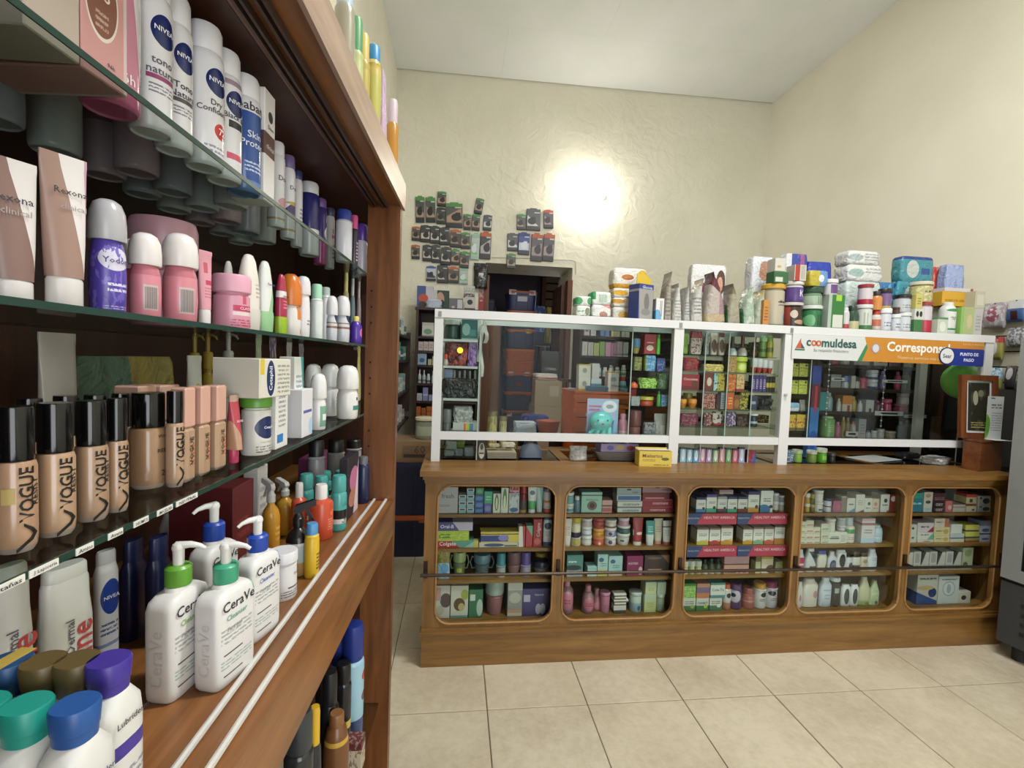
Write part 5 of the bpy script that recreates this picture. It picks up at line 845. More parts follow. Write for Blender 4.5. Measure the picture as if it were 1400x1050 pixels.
bay(2, 3, 836, [bx(934, 951, 818, 'white and green tea carton with leaf', '#b4b8ac', (('z', 0, .42, '#3f6a44'), ('e', .75, .35, .15, .15, '#8aa05a'), ('t', .15, .85, .55, .85, 2, '#6a706a')), st='a'), bx(932, 951, 798, 'lime green tea carton with leaf pattern', '#6f9a4a', (('n', 9, .52, '#9aba6a'), ('z', .82, 1, '#3f6f34')), (), st='a'), bx(952, 969, 818, 'white and green carton with lime slice', '#b8bab0', (('z', 0, .42, '#3f6a44'), ('e', .75, .35, .15, .15, '#9ab04a')), (('DIABET', .5, .62, .8, '#4a4f4a'),), st='b'), bx(952, 970, 798, 'peach orange tea carton', '#b06a4a', (('z', .35, .75, '#6a5a78'), ('z', .75, 1, '#a87a64')), st='b'), bx(970, 987, 818, 'white and green carton with pear', '#b8bab0', (('z', 0, .42, '#46705a'), ('e', .75, .4, .16, .16, '#c9cdc4'), ('t', .15, .85, .55, .85, 2, '#6a706a')), st='c'), bx(971, 991, 797, 'teal topped white tea carton', '#bcc2bd', (('z', .86, 1, '#4f7f76'), ('z', 0, .2, '#4f7a7a')), (('Cola-Te', .5, .55, .8, '#3a5a4f'),), st='c'),
  bt(990, 1002, 800, 'white bottle with orange cap', '#b9b6b4', '#b8552f', (('z', 0, .35, '#b07a64'), ('e', .55, .7, .25, .12, '#23262f')), .18, .7, .85), bt(1001, 1018, 800, 'violet shampoo bottle', '#54385c', '#54385f', (('e', .3, .65, .4, .3, '#a9a2b0'), ('e', .18, .7, .15, .1, '#23202a')), .18, .8, .85), bt(1019, 1035, 806, 'translucent coral bottle with wide cap', '#94584f', '#8a5048', (('z', .5, .6, '#b08078'),), .3, .75, .85), bt(1035, 1051, 799, 'white bottle with mustard cap', '#b8b5b4', '#b0853f', (('e', .6, .72, .25, .12, '#23262f'), ('t', .3, .8, .4, .55, 2, '#55555f')), .22, .85, .9), bt(1050, 1067, 797, 'white bottle with raspberry cap', '#b0acb0', '#7a2a48', (('e', .4, .75, .25, .12, '#23202a'), ('t', .3, .8, .4, .55, 2, '#55555f')), .22, .85, .9)])
# red and blue brand strips on the shelf edges of the third bay
for k, (y0, y1) in enumerate(((702, 717), (745, 761))):
    for q, (x0, x1) in enumerate(((939, 1007), (1008, 1076))):
        yf = YC+.056; a, b = at(x0, (y0+y1)/2, 'Y', yf).x, at(x1, (y0+y1)/2, 'Y', yf).x; z1, z0 = SHZ[k]+.002, SHZ[k]-.056
        put('shelf_strip', [('strip', boxm(b-a, .002, z1-z0, 0, False), PM('#a3324a', (('g', -1, .12, -.2, '#2f3c66'),), .5)), ('lettering', textm('HEALTHY AMERICA', width=(b-a)*.62, x=(b-a)*.15, y=-.001, z=.008, res=1), M('#d8b4bc')), ('lettering', textm('PRODUCTOS', width=(b-a)*.22, x=-(b-a)*.37, y=-.001, z=.004, res=1), M('#b4bcd0'))],
            'red and blue printed shelf strip, %s %s one in third counter bay' % (('upper', 'lower')[k], ('left', 'right')[q]), 'sign', ((a+b)/2, yf, (z0+z1)/2), 0, 'shelf strips in the third counter bay')
# ---- bay 4
TL = lambda c: (('r', .15, .85, .2, .5, c), ('t', .15, .85, .6, .85, 2, '#9a9a94'))
bay(3, 0, 704, [bt(1093, 1102, 670, 'slim red bottle', '#a8463f', '#b05a50', (), .15, .4), jr(1102, 1109, 689, 'small amber pot with white cap', '#a88a2a', '#c6c4be', st='a', cf=.4), jr(1102, 1109, 675, 'small amber pot with white cap', '#a88a3a', '#c6c4be', st='a', cf=.4), jr(1109, 1116, 690, 'small olive pot', '#5a4f24', '#8a8048', st='b', cf=.4), jr(1109, 1116, 676, 'small olive pot', '#5a4f24', '#8a8048', st='b', cf=.4), jr(1116, 1129, 687, 'white medicine tub with navy stripe', '#c6c5c0', '#c9c8c4', (('r', .3, .9, .2, .4, '#3a4460'),), st='c', cf=.2), jr(1116, 1129, 671, 'white medicine tub with grey stripe', '#c6c5c0', '#c9c8c4', (('r', .7, 1, .2, .4, '#4a5470'),), st='c', cf=.2), bt(1130, 1139, 682, 'white bottle with navy bands', '#bcbdc4', '#323a6a', (('z', .4, .5, '#2f3860'), ('z', .9, 1, '#2f3860')), .1, .8, .9), bx(1139, 1150, 685, 'small plum pink carton', '#8f4a74', (('r', .5, .85, .2, .7, '#b8406a'),)), bx(1150, 1157, 679, 'grey sided white carton', '#77706c', (('z', .95, 1, '#c0bdb8'),)), bx(1158, 1169, 681, 'white carton with blue diagonal foot', '#c8c8c4', (('g', .4, -1, .08, '#5a86b8'), ('t', .2, .8, .5, .7, 1, '#55606a'))), bx(1170, 1182, 676, 'taller white carton with maroon foot', '#c8c8c4', (('g', .2, -1, .05, '#6a3434'), ('t', .2, .8, .4, .7, 3, '#8a8f94'))), bx(1182, 1192, 681, 'white carton with green drop', '#c8c9c4', (('e', .6, .6, .2, .12, '#2f4a42'), ('t', .2, .8, .25, .4, 1, '#55605a'))), bx(1192, 1202, 682, 'cream carton with pink drop', '#c2b5a8', (('e', .5, .6, .2, .15, '#a87a70'), ('t', .2, .8, .25, .4, 1, '#9a7a70'))), bx(1204, 1216, 676, 'tall white carton with dark drop', '#c8c8c4', (('e', .55, .65, .2, .12, '#3a4250'), ('t', .2, .8, .35, .5, 1, '#55605a'), ('r', .75, 1, 0, .1, '#b0503f'))), bx(1217, 1224, 676, 'dark red carton with white disc', '#7a2426', (('e', .6, .75, .5, .15, '#c9b9b4'),))])
SM = lambda c: (('t', .1, .9, .15, .55, 1, c), ('z', .8, 1, '#aeb0a0'))
bay(3, 1, 746, [bx(1091+q*0, 1101, 737-8*q, 'small pale green and white carton', '#bcbda8', SM('#5f7a4a'), st='a') for q in range(4)]+[bx(1101, 1112, 737-(8.5*q), 'small pink lettered white carton', '#c2b8ac', SM('#a84a4a'), st='b') for q in range(4)]+[bx(1112, 1121, 737-8*q, 'small tan lettered white carton', '#c0b9a9', SM('#6a4a3a'), st='c') for q in range(3)]+[bx(1122, 1133, 736-10*q, 'small sage lettered white carton', '#b8b8a8', SM('#6a7a60'), st='d') for q in range(3)]+
  [bx(1133, 1148, 728, 'white carton with black wordmark', '#c0c1b9', (('r', .12, .95, .4, .5, '#2a2c2c'), ('t', .2, .9, .55, .75, 1, '#5a6a64')), st='e'), bx(1148, 1158, 728, 'narrow white carton with green edge', '#bcbfb8', (('t', .2, .8, .2, .8, 4, '#8a9088'),), st='f'), jr(1133, 1145, 710, 'white tub on the black lettered carton', '#bdbcb8', '#c2c1be', (), st='e', cf=.2), jr(1148, 1158, 719, 'small blue banded pot', '#a8b0b4', '#b8bcbf', (('z', .1, .35, '#a86a70'),), st='f'), jr(1148, 1158, 709, 'small grey blue pot', '#9fa8ae', '#b3b8bb', st='f'), bt(1158, 1173, 709, 'white bottle with green shoulders and pale cap', '#bcb9b0', '#a8b4c0', (('z', .55, .8, '#2f7a44'), ('t', .2, .8, .2, .4, 2, '#a86a64')), .3, .6, .8), bx(1178, 1196, 709, 'white carton with pink head and blue foot', '#bcb8bc', (('z', .72, .82, '#8f5a64'), ('z', .9, 1, '#b89aa4'), ('z', 0, .2, '#a0b4c8'), ('t', .2, .8, .4, .6, 2, '#7a6a70'))), bt(1196, 1211, 719, 'pale blue clear bottle', '#9fb0bc', '#b4bcc2', (('z', .3, .35, '#c6cdd2'),), .12, .6), bt(1210, 1219, 724, 'brownish clear bottle', '#7a5448', '#a08a80', (), .15, .5, dy=.04)])
bay(3, 2, 785, [ov(1090, 1101, 752, 'white powder bottle with magenta panel', '#bcbec6', '#c3c5cb', (('r', .15, .95, .45, .75, '#a82a60'), ('r', .15, .95, .1, .35, '#a83a64')), .12, .6), ov(1103, 1118, 751, 'white powder bottle with navy triangle', '#bfc2c6', '#c6c8cb', (('g', 1, 1, 1.25, '#26344a'), ('r', .3, 1, .1, .3, '#2f3c50')), .12, .6), ov(1119, 1132, 754, 'white powder bottle with blue cap', '#c2c0b4', '#3a44a0', (('g', 1, -.6, .55, '#4a4c50'),), .16, .85, .9), ov(1133, 1145, 755, 'white bottle with navy arch', '#bcbec4', '#c6c8cb', (('e', .55, .35, .38, .32, '#2f3858'), ('e', .55, .3, .26, .24, '#55607a')), .1, .5), ov(1145, 1159, 753, 'white bottle with black oval', '#bfc1c6', '#cdcfd2', (('e', .5, .55, .3, .34, '#1d2023'), ('r', .2, .8, .05, .18, '#3a4044')), .06, .8, .9), ov(1158, 1167, 760, 'small white bottle with dark mark', '#bcbec6', '#2a2422', (('e', .6, .4, .3, .25, '#33373f'),), .12, .7), ov(1167, 1178, 755, 'white bottle with dark brown cap', '#b8b6b2', '#3a2b26', (('z', 0, .45, '#2a2624'),), .28, .85, .9), ov(1178, 1188, 757, 'cream bottle with brown cap', '#b5aa9a', '#4f3f38', (('e', .5, .7, .3, .15, '#8a7a6a'),), .2, .85, .9), ov(1188, 1201, 752, 'plain pale blue powder bottle', '#b9c2cc', '#c6cbd0', (('t', .3, .9, .55, .75, 2, '#8a98a8'),), .1, .6)])
bay(3, 3, 831, [ov(1091, 1098, 796, 'slim white bottle with pink print', '#c0bbb6', '#c9c5c0', (('e', .5, .4, .2, .15, '#b87a80'),), .08, .6), ov(1099, 1121, 793, 'big cream white powder bottle', '#c3bdb4', '#bdb8b0', (('e', .75, .5, .16, .14, '#a87a7c'),), .06, .6, .84), ov(1123, 1139, 791, 'pale blue white powder bottle', '#b5c0cc', '#c3cacf', (('r', .2, .9, .62, .68, '#8aa0b8'), ('t', .3, .8, .3, .55, 2, '#8aa0b8')), .1, .55, .82), jr(1138, 1152, 791, 'black pot with white lid', '#26282a', '#c3c6c9', (('r', .3, .9, .55, .75, '#9aa0a4'),), cf=.14), ov(1152, 1164, 800, 'white twin pack bottle with black label', '#c3c5c9', '#c9cbce', (('e', .5, .5, .3, .38, '#33373a'),), .06, .8, .9), ov(1164, 1175, 800, 'white twin pack bottle with black label', '#c3c5c9', '#c9cbce', (('e', .5, .5, .3, .38, '#33373a'),), .06, .8, .9), ov(1176, 1192, 790, 'cream bottle with green base', '#b3b296', '#a9b48c', (('z', 0, .2, '#8fa36c'), ('r', .5, .85, .08, .14, '#4f7a44')), .07, .4, .6), ov(1191, 1204, 795, 'pale green bottle', '#a3b08a', '#93a67c', (('n', 5, .55, '#b4bc9c'), ('e', .6, .15, .15, .08, '#4a5a3a')), .07, .4, .6)])
# ---- bay 5
bay(4, 0, 702, [bx(1241, 1262, 674, 'blue green carton with two white lines', '#2c6f86', (('z', .72, 1, '#3a8a7c'), ('t', .1, .9, .4, .6, 1, '#9ac4c4'))), bx(1263, 1275, 673, 'white carton with dark motif', '#bdb6b0', (('e', .5, .5, .3, .08, '#44403f'), ('z', .1, .2, '#8ab0c4'), ('e', .45, .82, .3, .1, '#b0806a'))), bx(1276, 1292, 694, 'dark plum flat carton', '#331a20', (), (('OXY', .5, .5, .6, '#d6cccc'),), st='a'), bx(1276, 1292, 686, 'dark plum flat carton', '#331a20', (), (('OXY', .5, .5, .6, '#d6cccc'),), st='a'), bx(1276, 1292, 674, 'dark wine carton on top', '#431b26', (('t', .1, .9, .2, .6, 2, '#8a6a70'),), st='a'), bx(1293, 1302, 685, 'coral pink carton', '#b85a5c', (('e', .6, .4, .3, .2, '#d0a09a'),)), bx(1303, 1320, 690, 'white carton of strips', '#b0a49c', (('z', .55, .75, '#8f7f78'),)), bx(1321, 1335, 692, 'cream carton with brown square', '#b8aa94', (('r', .55, .8, .2, .5, '#4a3a2a'),), st='b'), bx(1321, 1335, 676, 'yellow white carton with red lid', '#b8ac88', (('z', .75, 1, '#a8402c'), ('z', 0, .2, '#7a3a30'), ('r', .3, .6, .3, .6, '#4a3f34')), st='b'), bx(1337, 1354, 691, 'white carton with navy oval', '#b3b4b4', (('e', .65, .45, .28, .3, '#26304f'), ('e', .2, .75, .08, .12, '#202226')), st='c'), bx(1337, 1354, 678, 'white carton with navy oval', '#b3b4b4', (('e', .65, .45, .28, .3, '#26304f'), ('e', .2, .75, .08, .12, '#202226')), st='c')])
bay(4, 1, 745, [bx(1238, 1253, 731, 'white carton with small black bird', '#b4b2ac', (('e', .65, .6, .12, .12, '#3a3a3c'),), st='a'), bx(1238, 1253, 717, 'white carton with small black bird', '#b4b2ac', (('e', .65, .6, .12, .12, '#3a3a3c'),), st='a'), bx(1254, 1276, 738, 'flat white carton with red mark', '#b8b2aa', (('e', .6, .4, .25, .2, '#a85a5c'),), st='b'), bx(1254, 1276, 728, 'white carton with green fan', '#b8b8b2', (('g', 1, -.4, .6, '#4f9a80'), ('t', .2, .7, .6, .9, 1, '#3a3f44')), st='b'), bx(1254, 1276, 715, 'white carton with crimson fan', '#bcaeb2', (('g', 1, -.6, .6, '#8f2a4a'), ('t', .2, .7, .5, .8, 1, '#3a3f44')), st='b'), bx(1277, 1298, 733, 'cream yellow carton', '#bcb088', (('e', .75, .5, .16, .3, '#a88a3a'), ('t', .1, .6, .5, .8, 1, '#7a6a4a')), st='c'), bx(1277, 1298, 721, 'cream yellow carton', '#bcb088', (('e', .75, .5, .16, .3, '#a88a3a'), ('t', .1, .6, .5, .8, 1, '#7a6a4a')), st='c'), bx(1277, 1297, 709, 'white carton with rust corner', '#bcb2a4', (('g', 1, 0, .68, '#a05a3f'), ('t', .1, .6, .5, .8, 1, '#8a6a5a')), st='c'), bx(1299, 1318, 737, 'flat white sachet box', '#b8b2a2', st='d'), bx(1299, 1318, 730, 'flat grey white sachet box', '#aaaab0', (('z', 0, .3, '#6a6f80'),), st='d'), bx(1300, 1315, 717, 'white paper wrapped sachet', '#bcbcb8', st='d'), bx(1320, 1339, 736, 'olive and red flat carton', '#8a8450', (('z', 0, .4, '#8a3a30'),), st='e'), bx(1320, 1339, 727, 'lemon yellow flat carton', '#b8b05a', (('z', 0, .25, '#4a4a34'),), st='e'), bx(1320, 1338, 718, 'lemon yellow flat carton', '#b8b05a', (('z', 0, .25, '#4a4a34'),), st='e'), bx(1340, 1354, 731, 'white and lavender carton', '#a9a8b8', (('e', .5, .4, .35, .15, '#4a5484'),), st='f'), bx(1340, 1354, 719, 'white and lavender carton', '#a9a8b8', (('e', .5, .5, .35, .2, '#4a5484'), ('z', 0, .15, '#3c3f60')), st='f'), bx(1340, 1354, 712, 'flat lavender carton', '#7f7fa0', st='f')])
bay(4, 2, 782, [bx(1238+11*q, 1248+11*q, 755-(q % 2), ('white sachet box with dark triangle', 'white sachet box with grey lines')[q % 2], '#b0aeaa', ((('g', -1, .8, .25, '#3a3432'), ('g', .5, -1, -.12, '#b0aeaa')) if q % 2 == 0 else (('f', .2, .8, .4, .9, 9, '#77757a'),))+(('z', .0, .3, '#a09c98'), ('f', .25, .75, .05, .25, 5, ('#6a4a4a', '#4a5a4a', '#4a4a6a')[q % 3])), d=.06) for q in range(7)]+[bx(1316, 1330, 749, 'tall pale green carton', '#a4a68a', (('e', .5, .75, .35, .15, '#7a8a5c'), ('e', .3, .2, .25, .15, '#4f5a3c')))])
bay(4, 3, 825, [bx(1254, 1282, 786, 'white and blue meter carton', '#aaa69c', (('g', -.3, -1, -.42, '#2c4478'), ('e', .75, .4, .2, .16, '#1f2f5c'), ('e', .4, .56, .4, .08, '#a8906a'), ('t', .1, .9, .84, .95, 1, '#4a4f58'))), bx(1283, 1311, 788, 'white device carton with grey ring', '#b3b4b2', (('e', .5, .55, .3, .27, '#8a9296'), ('e', .5, .55, .26, .23, '#b9bbba'), ('e', .5, .55, .1, .17, '#8f9698'), ('t', .15, .9, .86, .95, 1, '#6a7076'))), bx(1310, 1327, 809, 'small white carton with coffee bean', '#b5ada0', (('e', .45, .5, .2, .2, '#3a2c26'),))])
# ================================================================ INSIDE THE VITRINE
def vshelf(name, x0, x1, py, Y0, Y1, th=.006, mat=None):
    a, b = at(x0, py, 'Y', Y0).x, at(x1, py, 'Y', Y0).x; z = at((x0+x1)/2, py, 'Y', Y0).z
    vp(name, boxes('s', [(a, b, Y0, Y1, z-th, z)]), mat or GSHELF); return z
def vdiv(px, y0, y1, Y0, Y1):
    x = at(px, (y0+y1)/2, 'Y', Y0).x; z1, z0 = at(px, y0, 'Y', Y0).z, max(CT+.002, at(px, y1, 'Y', Y0).z)
    o = vp('glass_divider', boxes('s', [(x-.002, x+.002, Y0, Y1, z0, z1)]), GSHELF); vp('divider_edge', boxes('s', [(x-.0025, x+.0025, Y0-.002, Y0, z0, z1)]), M('#a9b3b0', .3))
Y2 = YV+.06; Y2b = YV+VD-.02
def vrow(items, x0, x1, py, place, yb, Yf=Y2, group=None):
    z = vshelf('glass_shelf', x0, x1, py, Yf-.02, Y2b); row(items, Yf, z+.0004, yb, place, group or 'goods '+place)
def bag(x0, x1, yt, desc, c, L=(), dy=0, seed=1, cat='bag', name='sweet_bag', d=.03): return (K_bag, x0, x1, yt, name, desc, cat, dict(c=c, L=L, dy=dy, seed=seed, d=d))
def ball(x0, x1, yt, desc, c, L=(), dy=0): return (K_jar, x0, x1, yt, 'sweet_ball', desc, 'sweet', dict(c=c, cap=c, L=L, dy=dy, cf=.5, taper=.6))
for px in (961, 993, 1027): vdiv(px, 452, 636, Y2-.02, Y2b)
P_ = lambda k: 'on %s sweets shelf' % ('top', 'second', 'third', 'fourth', 'fifth', 'sixth', 'counter level')[k]
vrow([bag(934, 942, 456, 'lime green sachet', '#7a9a3a'), (K_pack, 945, 960, 453, 'biscuit_pack', 'white and red spotted biscuit pack', 'snack', dict(c='#b5a8a2', L=(('z', .7, 1, '#8a2a30'), ('n', 9, .55, '#6a3a3a')), d=.03)), bag(963, 971, 455, 'grey spotted slim sachet', '#8f8f92', (('n', 8, .55, '#55585c'),)), bag(973, 982, 455, 'white and brown chocolate sachet', '#b0a69c', (('e', .5, .4, .4, .3, '#4a3028'),)), bag(984, 992, 455, 'white and dark brown chocolate sachet', '#b0a69c', (('e', .5, .4, .4, .3, '#4a3028'), ('z', .8, 1, '#5a2a2a'))),
   bt(999, 1011, 460, 'dark wrapped lollipop', '#b5b8bc', '#2a2226', (), .6, .3, .3), bt(1013, 1025, 458, 'brown wrapped lollipop', '#b0aaa4', '#4a2a24', (), .6, .3, .3), bt(1041, 1050, 459, 'green capped sweet bottle', '#6f8f4a', '#8fbf8a', (('z', .3, .5, '#3f5a2f'),), .25, .7), bt(1051, 1060, 459, 'yellow sweet bottle', '#a8a03a', '#7f9a4a', (('z', .3, .6, '#5f6a2a'),), .25, .7)], 932, 1062, 486, P_(0), 486)
def toy_guitar():
    a = at(1037, 470, 'Y', Y2); z = at(995, 486, 'Y', Y2-.02).z
    t = thing('toy_guitar', 'small brown toy guitar on top sweets shelf', 'toy', (a.x, Y2+.03, z+.001)); w_ = .032
    ob('body', loft([(0, .5*w_, .008, 2), (.008, w_, .012, 2.2), (.025, w_, .012, 2.2), (.034, w_*.66, .012, 2.2), (.046, w_*.82, .012, 2.2), (.056, w_*.5, .01, 2)], 20), M('#7a4a24', .25), t)
    ob('neck', boxm(.006, .006, .05, .001), M('#3f2514', .4), t, (0, -.002, .05)); ob('sound_hole', lathe([(.006, 0), (.006, .001), (0, .001)], 12), M('#1c100a'), t, (0, -.0065, .033), (math.radians(90), 0, 0)); ob('head', boxm(.01, .006, .014, .002), M('#3f2514', .4), t, (0, -.002, .098))
toy_guitar()
vrow([(K_pack, 936, 955, 489, 'gift_bow', 'red ribbon bow', 'bow', dict(c='#9a2a2c', L=(('n', 7, .5, '#6a1a1c'),), lump=.2, d=.04)), (K_pack, 963, 990, 498, 'sweet_pack', 'yellow crumpled sweet bag', 'bag', dict(c='#a8934a', L=(('n', 6, .55, '#c9b878'),), lump=.1, d=.04)), bx(996, 1007, 487, 'tan spotted slim box', '#a8905a', (('n', 10, .5, '#8a5a34'),)), (K_jar, 1007, 1026, 488, 'sweet_tin', 'round yellow green sweet tin', 'tin', dict(c='#a9b03a', cap='#b8bf4a', L=(('e', .5, .5, .3, .3, '#c9cd7a'),), cf=.3)), ]+[(K_jar, 1029+7.5*q, 1037.5+7*q, 490+q, 'surprise_egg', 'white chocolate egg with red base', 'egg', dict(c='#a8403a', cap='#c6c4c8', cf=.6, taper=.5)) for q in range(4)], 931, 1061, 509, P_(1), 509)
vrow([bx(932, 956, 512, 'red chocolate carton', '#8f1f2a', (('z', 0, .25, '#6a141c'), ('e', .75, .4, .2, .2, '#5a2a20')), (('Chocolates', .5, .7, .8, '#d8bcb4'),)), bx(962, 975, 510, 'brown red wafer box', '#6a2a26', (('e', .6, .5, .25, .25, '#c0b0a0'),)), bx(976, 991, 511, 'cyan and yellow wafer box', '#8fb4bc', (('r', .3, 1, 0, 1, '#a8983a'), ('n', 6, .58, '#3a2f24'))), bx(995, 1006, 512, 'orange red wafer box', '#a8502a', (('n', 6, .55, '#c98a3a'),)), bx(1007, 1018, 512, 'cream and orange spotted box', '#c0aa84', (('n', 8, .52, '#a86a2a'), ('z', 0, .15, '#8a2a24')))]+[bx(1028+5*q, 1032.6+5*q, 513, 'slim purple chocolate bar', '#3f2f6a', (('t', .2, .8, .2, .8, 5, '#b8a8c4'),)) for q in range(4)]+[bx(1048+4.2*q, 1051.6+4.2*q, 515, 'slim black and yellow bar', '#2a2722', (('z', .3, .6, '#a8983a'),)) for q in range(3)], 930, 1060, 535, P_(2), 535)
vrow([ball(930, 941, 546, 'orange sweet ball', '#c9822a'), ball(943, 955, 546, 'orange sweet ball', '#c9822a'), ball(937, 949, 538, 'golden sweet ball behind', '#8a7a30', (), .05), bx(960, 978, 538, 'pink and brown patterned carton', '#a87a6a', (('n', 8, .5, '#6a2a34'),)), bx(979, 985, 539, 'dark plum bar', '#3a1a24'), bx(985.5, 991, 537, 'grey striped bar', '#8a8f9a', (('t', .2, .8, .1, .9, 6, '#4a4a5a'),)), bx(994, 1003, 537, 'orange snack box', '#b8562a', (('t', .2, .8, .3, .8, 3, '#d8a05a'),)), bx(1003, 1012, 540, 'brown snack box', '#6a4420', (('e', .5, .4, .4, .3, '#8a5f2a'),)), bx(1012, 1023, 537, 'black and yellow snack box', '#2a2a20', (('n', 6, .5, '#a89a3a'),)), bx(1026, 1035, 541, 'navy bar', '#2c2f4a', (('r', .2, .8, .4, .6, '#8a90b0'),)), (K_pack, 1037, 1055, 541, 'toy_spider', 'black rubber spider toy', 'toy', dict(c='#141416', lump=.35, d=.04))], 929, 1059, 560, P_(3), 560)
vrow([(K_pack, 931, 955, 566, 'sweet_pack', 'plum red shiny sweet pack', 'bag', dict(c='#5f2438', L=(('n', 6, .55, '#8f4a5a'),), lump=.06, d=.04)), bag(963, 975, 565, 'dark red sweet bag', '#5a1f2c', (('n', 5, .55, '#a88a80'),)), bag(975, 990, 563, 'white red and black sweet bag', '#a89a94', (('n', 4, .52, '#3a1c20'), ('z', 0, .2, '#8a2a34'))), bag(994, 1008, 563, 'violet sweet bag', '#4a3558', (('n', 6, .56, '#b0a0b4'),)), (K_pack, 1008, 1025, 570, 'chocolate_pack', 'dark chocolate coin bag', 'bag', dict(c='#2a1a18', L=(('n', 9, .56, '#6a4a34'),), lump=.08, d=.04)), jr(1027, 1039, 566, 'black and white sweet pot', '#2a2c34', '#c9cdd0', (('z', .3, .5, '#9aa0a8'),), cf=.15)], 928, 1058, 584, P_(4), 584)
BC = (('#5a2228', 'maroon'), ('#8a6a24', 'ochre'), ('#2a3f5a', 'steel blue'), ('#5f3a6a', 'violet'), ('#6a3a1c', 'rust'), ('#2f5a3c', 'forest green'), ('#7a2f4a', 'raspberry'), ('#3a2a24', 'umber'))
for k, py in enumerate((486, 509, 535, 560, 584)):
    z = at(995, py, 'Y', Y2-.02).z
    row([(B, x0+1, x1-1, py-(15, 17, 16, 18, 14)[(k+q) % 5], 'sweet_box', '%s box at back of column %s' % (BC[(3*k+q) % 8][1], ('one', 'two', 'three', 'four')[q]), 'box', dict(c=BC[(3*k+q) % 8][0], L=(('n', 7, .55, ('#b8a88a', '#a85a3a', '#c0b04a', '#8a94a8')[(k+2*q) % 4]), ('z', 0, .15, '#26201e')), d=.06, dy=.2)) for q, (x0, x1) in enumerate(((936, 962), (966, 994), (998, 1026), (1030, 1052)))], Y2, z+.0004, py, P_(k), 'boxes at the back of the sweets shelves')
# counter level: small gum and pen boxes, below the middle rail
GC = [('#7fb0c4', '#c9d4d8'), ('#6fa4bc', '#cdd6da'), ('#5a90b8', '#cfd6dc'), ('#a86a8a', '#cfc4cc'), ('#8a7aa0', '#cdc8d0'), ('#6f9a6a', '#cdd2ca'), ('#b06a7a', '#d2c8ca'), ('#4f8a5a', '#a9c0a4'), ('#a8485c', '#c9a0a8'), ('#8a9ac0', '#d0d2da')]
row([bx(930+8.9*q, 938+8.9*q, 612+q % 3, ('sky blue', 'aqua', 'mid blue', 'mauve', 'lavender', 'sage', 'rose', 'green', 'crimson', 'periwinkle')[q]+' and white gum sachet', GC[q][0], (('e', .5, .5, .28, .4, GC[q][1]), ('z', .9, 1, '#3a3f4a')), d=.02, name='gum_sachet', cat='sachet') for q in range(10)]+[(K_pack, 1022, 1034, 616, 'toy_pack', 'red and blue small toy pack', 'toy', dict(c='#8a3040', L=(('g', 1, -.4, .5, '#3a5fa8'),), lump=.1, d=.03))], Y2-.02, CT+.0005, 636, 'on counter under the sweets shelves', 'gum sachets on the counter')
# right column of the first section
for px in (862, 916.5): vdiv(px, 440, 606, Y2-.02, Y2b)
Q_ = lambda k: 'on %s shelf left of white post' % ('top', 'second', 'third', 'fourth')[k]
vrow([(K_jar, 866, 877, 463, 'globe_toy', 'small blue and yellow globe toy', 'toy', dict(c='#a89a5a', cap='#5a8ab0', cf=.6, taper=.6)), bx(881, 897, 457, 'red box with white face', '#8f1f2c', (('e', .5, .3, .3, .14, '#c9b8b0'), ('t', .2, .8, .55, .65, 1, '#d8b0b0'))), bt(898, 904, 457, 'bright green lighter', '#5fae3a', '#4f8a34', (), .2, .7)], 863, 917, 484, Q_(0), 484)
vrow([(K_pack, 867, 878, 488, 'snack_pack', 'olive dark snack pack', 'snack', dict(c='#5a5a34', L=(('n', 7, .5, '#8a8a4a'),), d=.03)), (K_pack, 882, 897, 486, 'wipes_pack', 'sky blue glossy pack', 'pack', dict(c='#4f7fae', L=(('n', 6, .52, '#7fa8cc'), ('r', 0, .12, 0, 1, '#8a9a3a')), d=.03)), (K_pack, 898, 910, 490, 'wipes_pack', 'navy glossy pack', 'pack', dict(c='#2f3f7a', L=(('n', 5, .55, '#6a7aa8'),), d=.03))], 863, 917, 507.5, Q_(1), 507)
vrow([(K_btl, 863, 874, 522, 'toy_cone', 'orange red toy cone', 'toy', dict(c='#c9583f', cap='#b84a34', cf=.1, nk=.2, sh=.2)), (K_pack, 876, 898, 517, 'hair_clips', 'bundle of lime green hair clips', 'clips', dict(c='#6f9a34', L=(('n', 9, .5, '#a9d06a'), ('n', 13, .6, '#26331a')), lump=.2, d=.04)), (K_pack, 900, 912, 511, 'hair_clips', 'bundle of dark green hair clips', 'clips', dict(c='#3a4a34', L=(('n', 9, .5, '#5f7a54'),), lump=.2, d=.04))], 862, 916, 531.5, Q_(2), 531)
vrow([(K_jar, 876, 897, 543, 'play_dough_tub', 'red tub with yellow lid', 'tub', dict(c='#a84a34', cap='#b8b04a', cf=.35)), bt(899, 904, 535, 'green pen', '#4f9a4a', '#2f6a34', (), .2, .6), (K_pack, 904, 914, 540, 'blue_pack', 'small blue packet', 'packet', dict(c='#4a6a94', d=.02, L=(('n', 6, .55, '#8aa0bc'),))), (K_pack, 863, 875, 542, 'mirror_pack', 'grey square packet', 'packet', dict(c='#8a8f90', d=.015))], 861, 916, 556, Q_(3), 556)
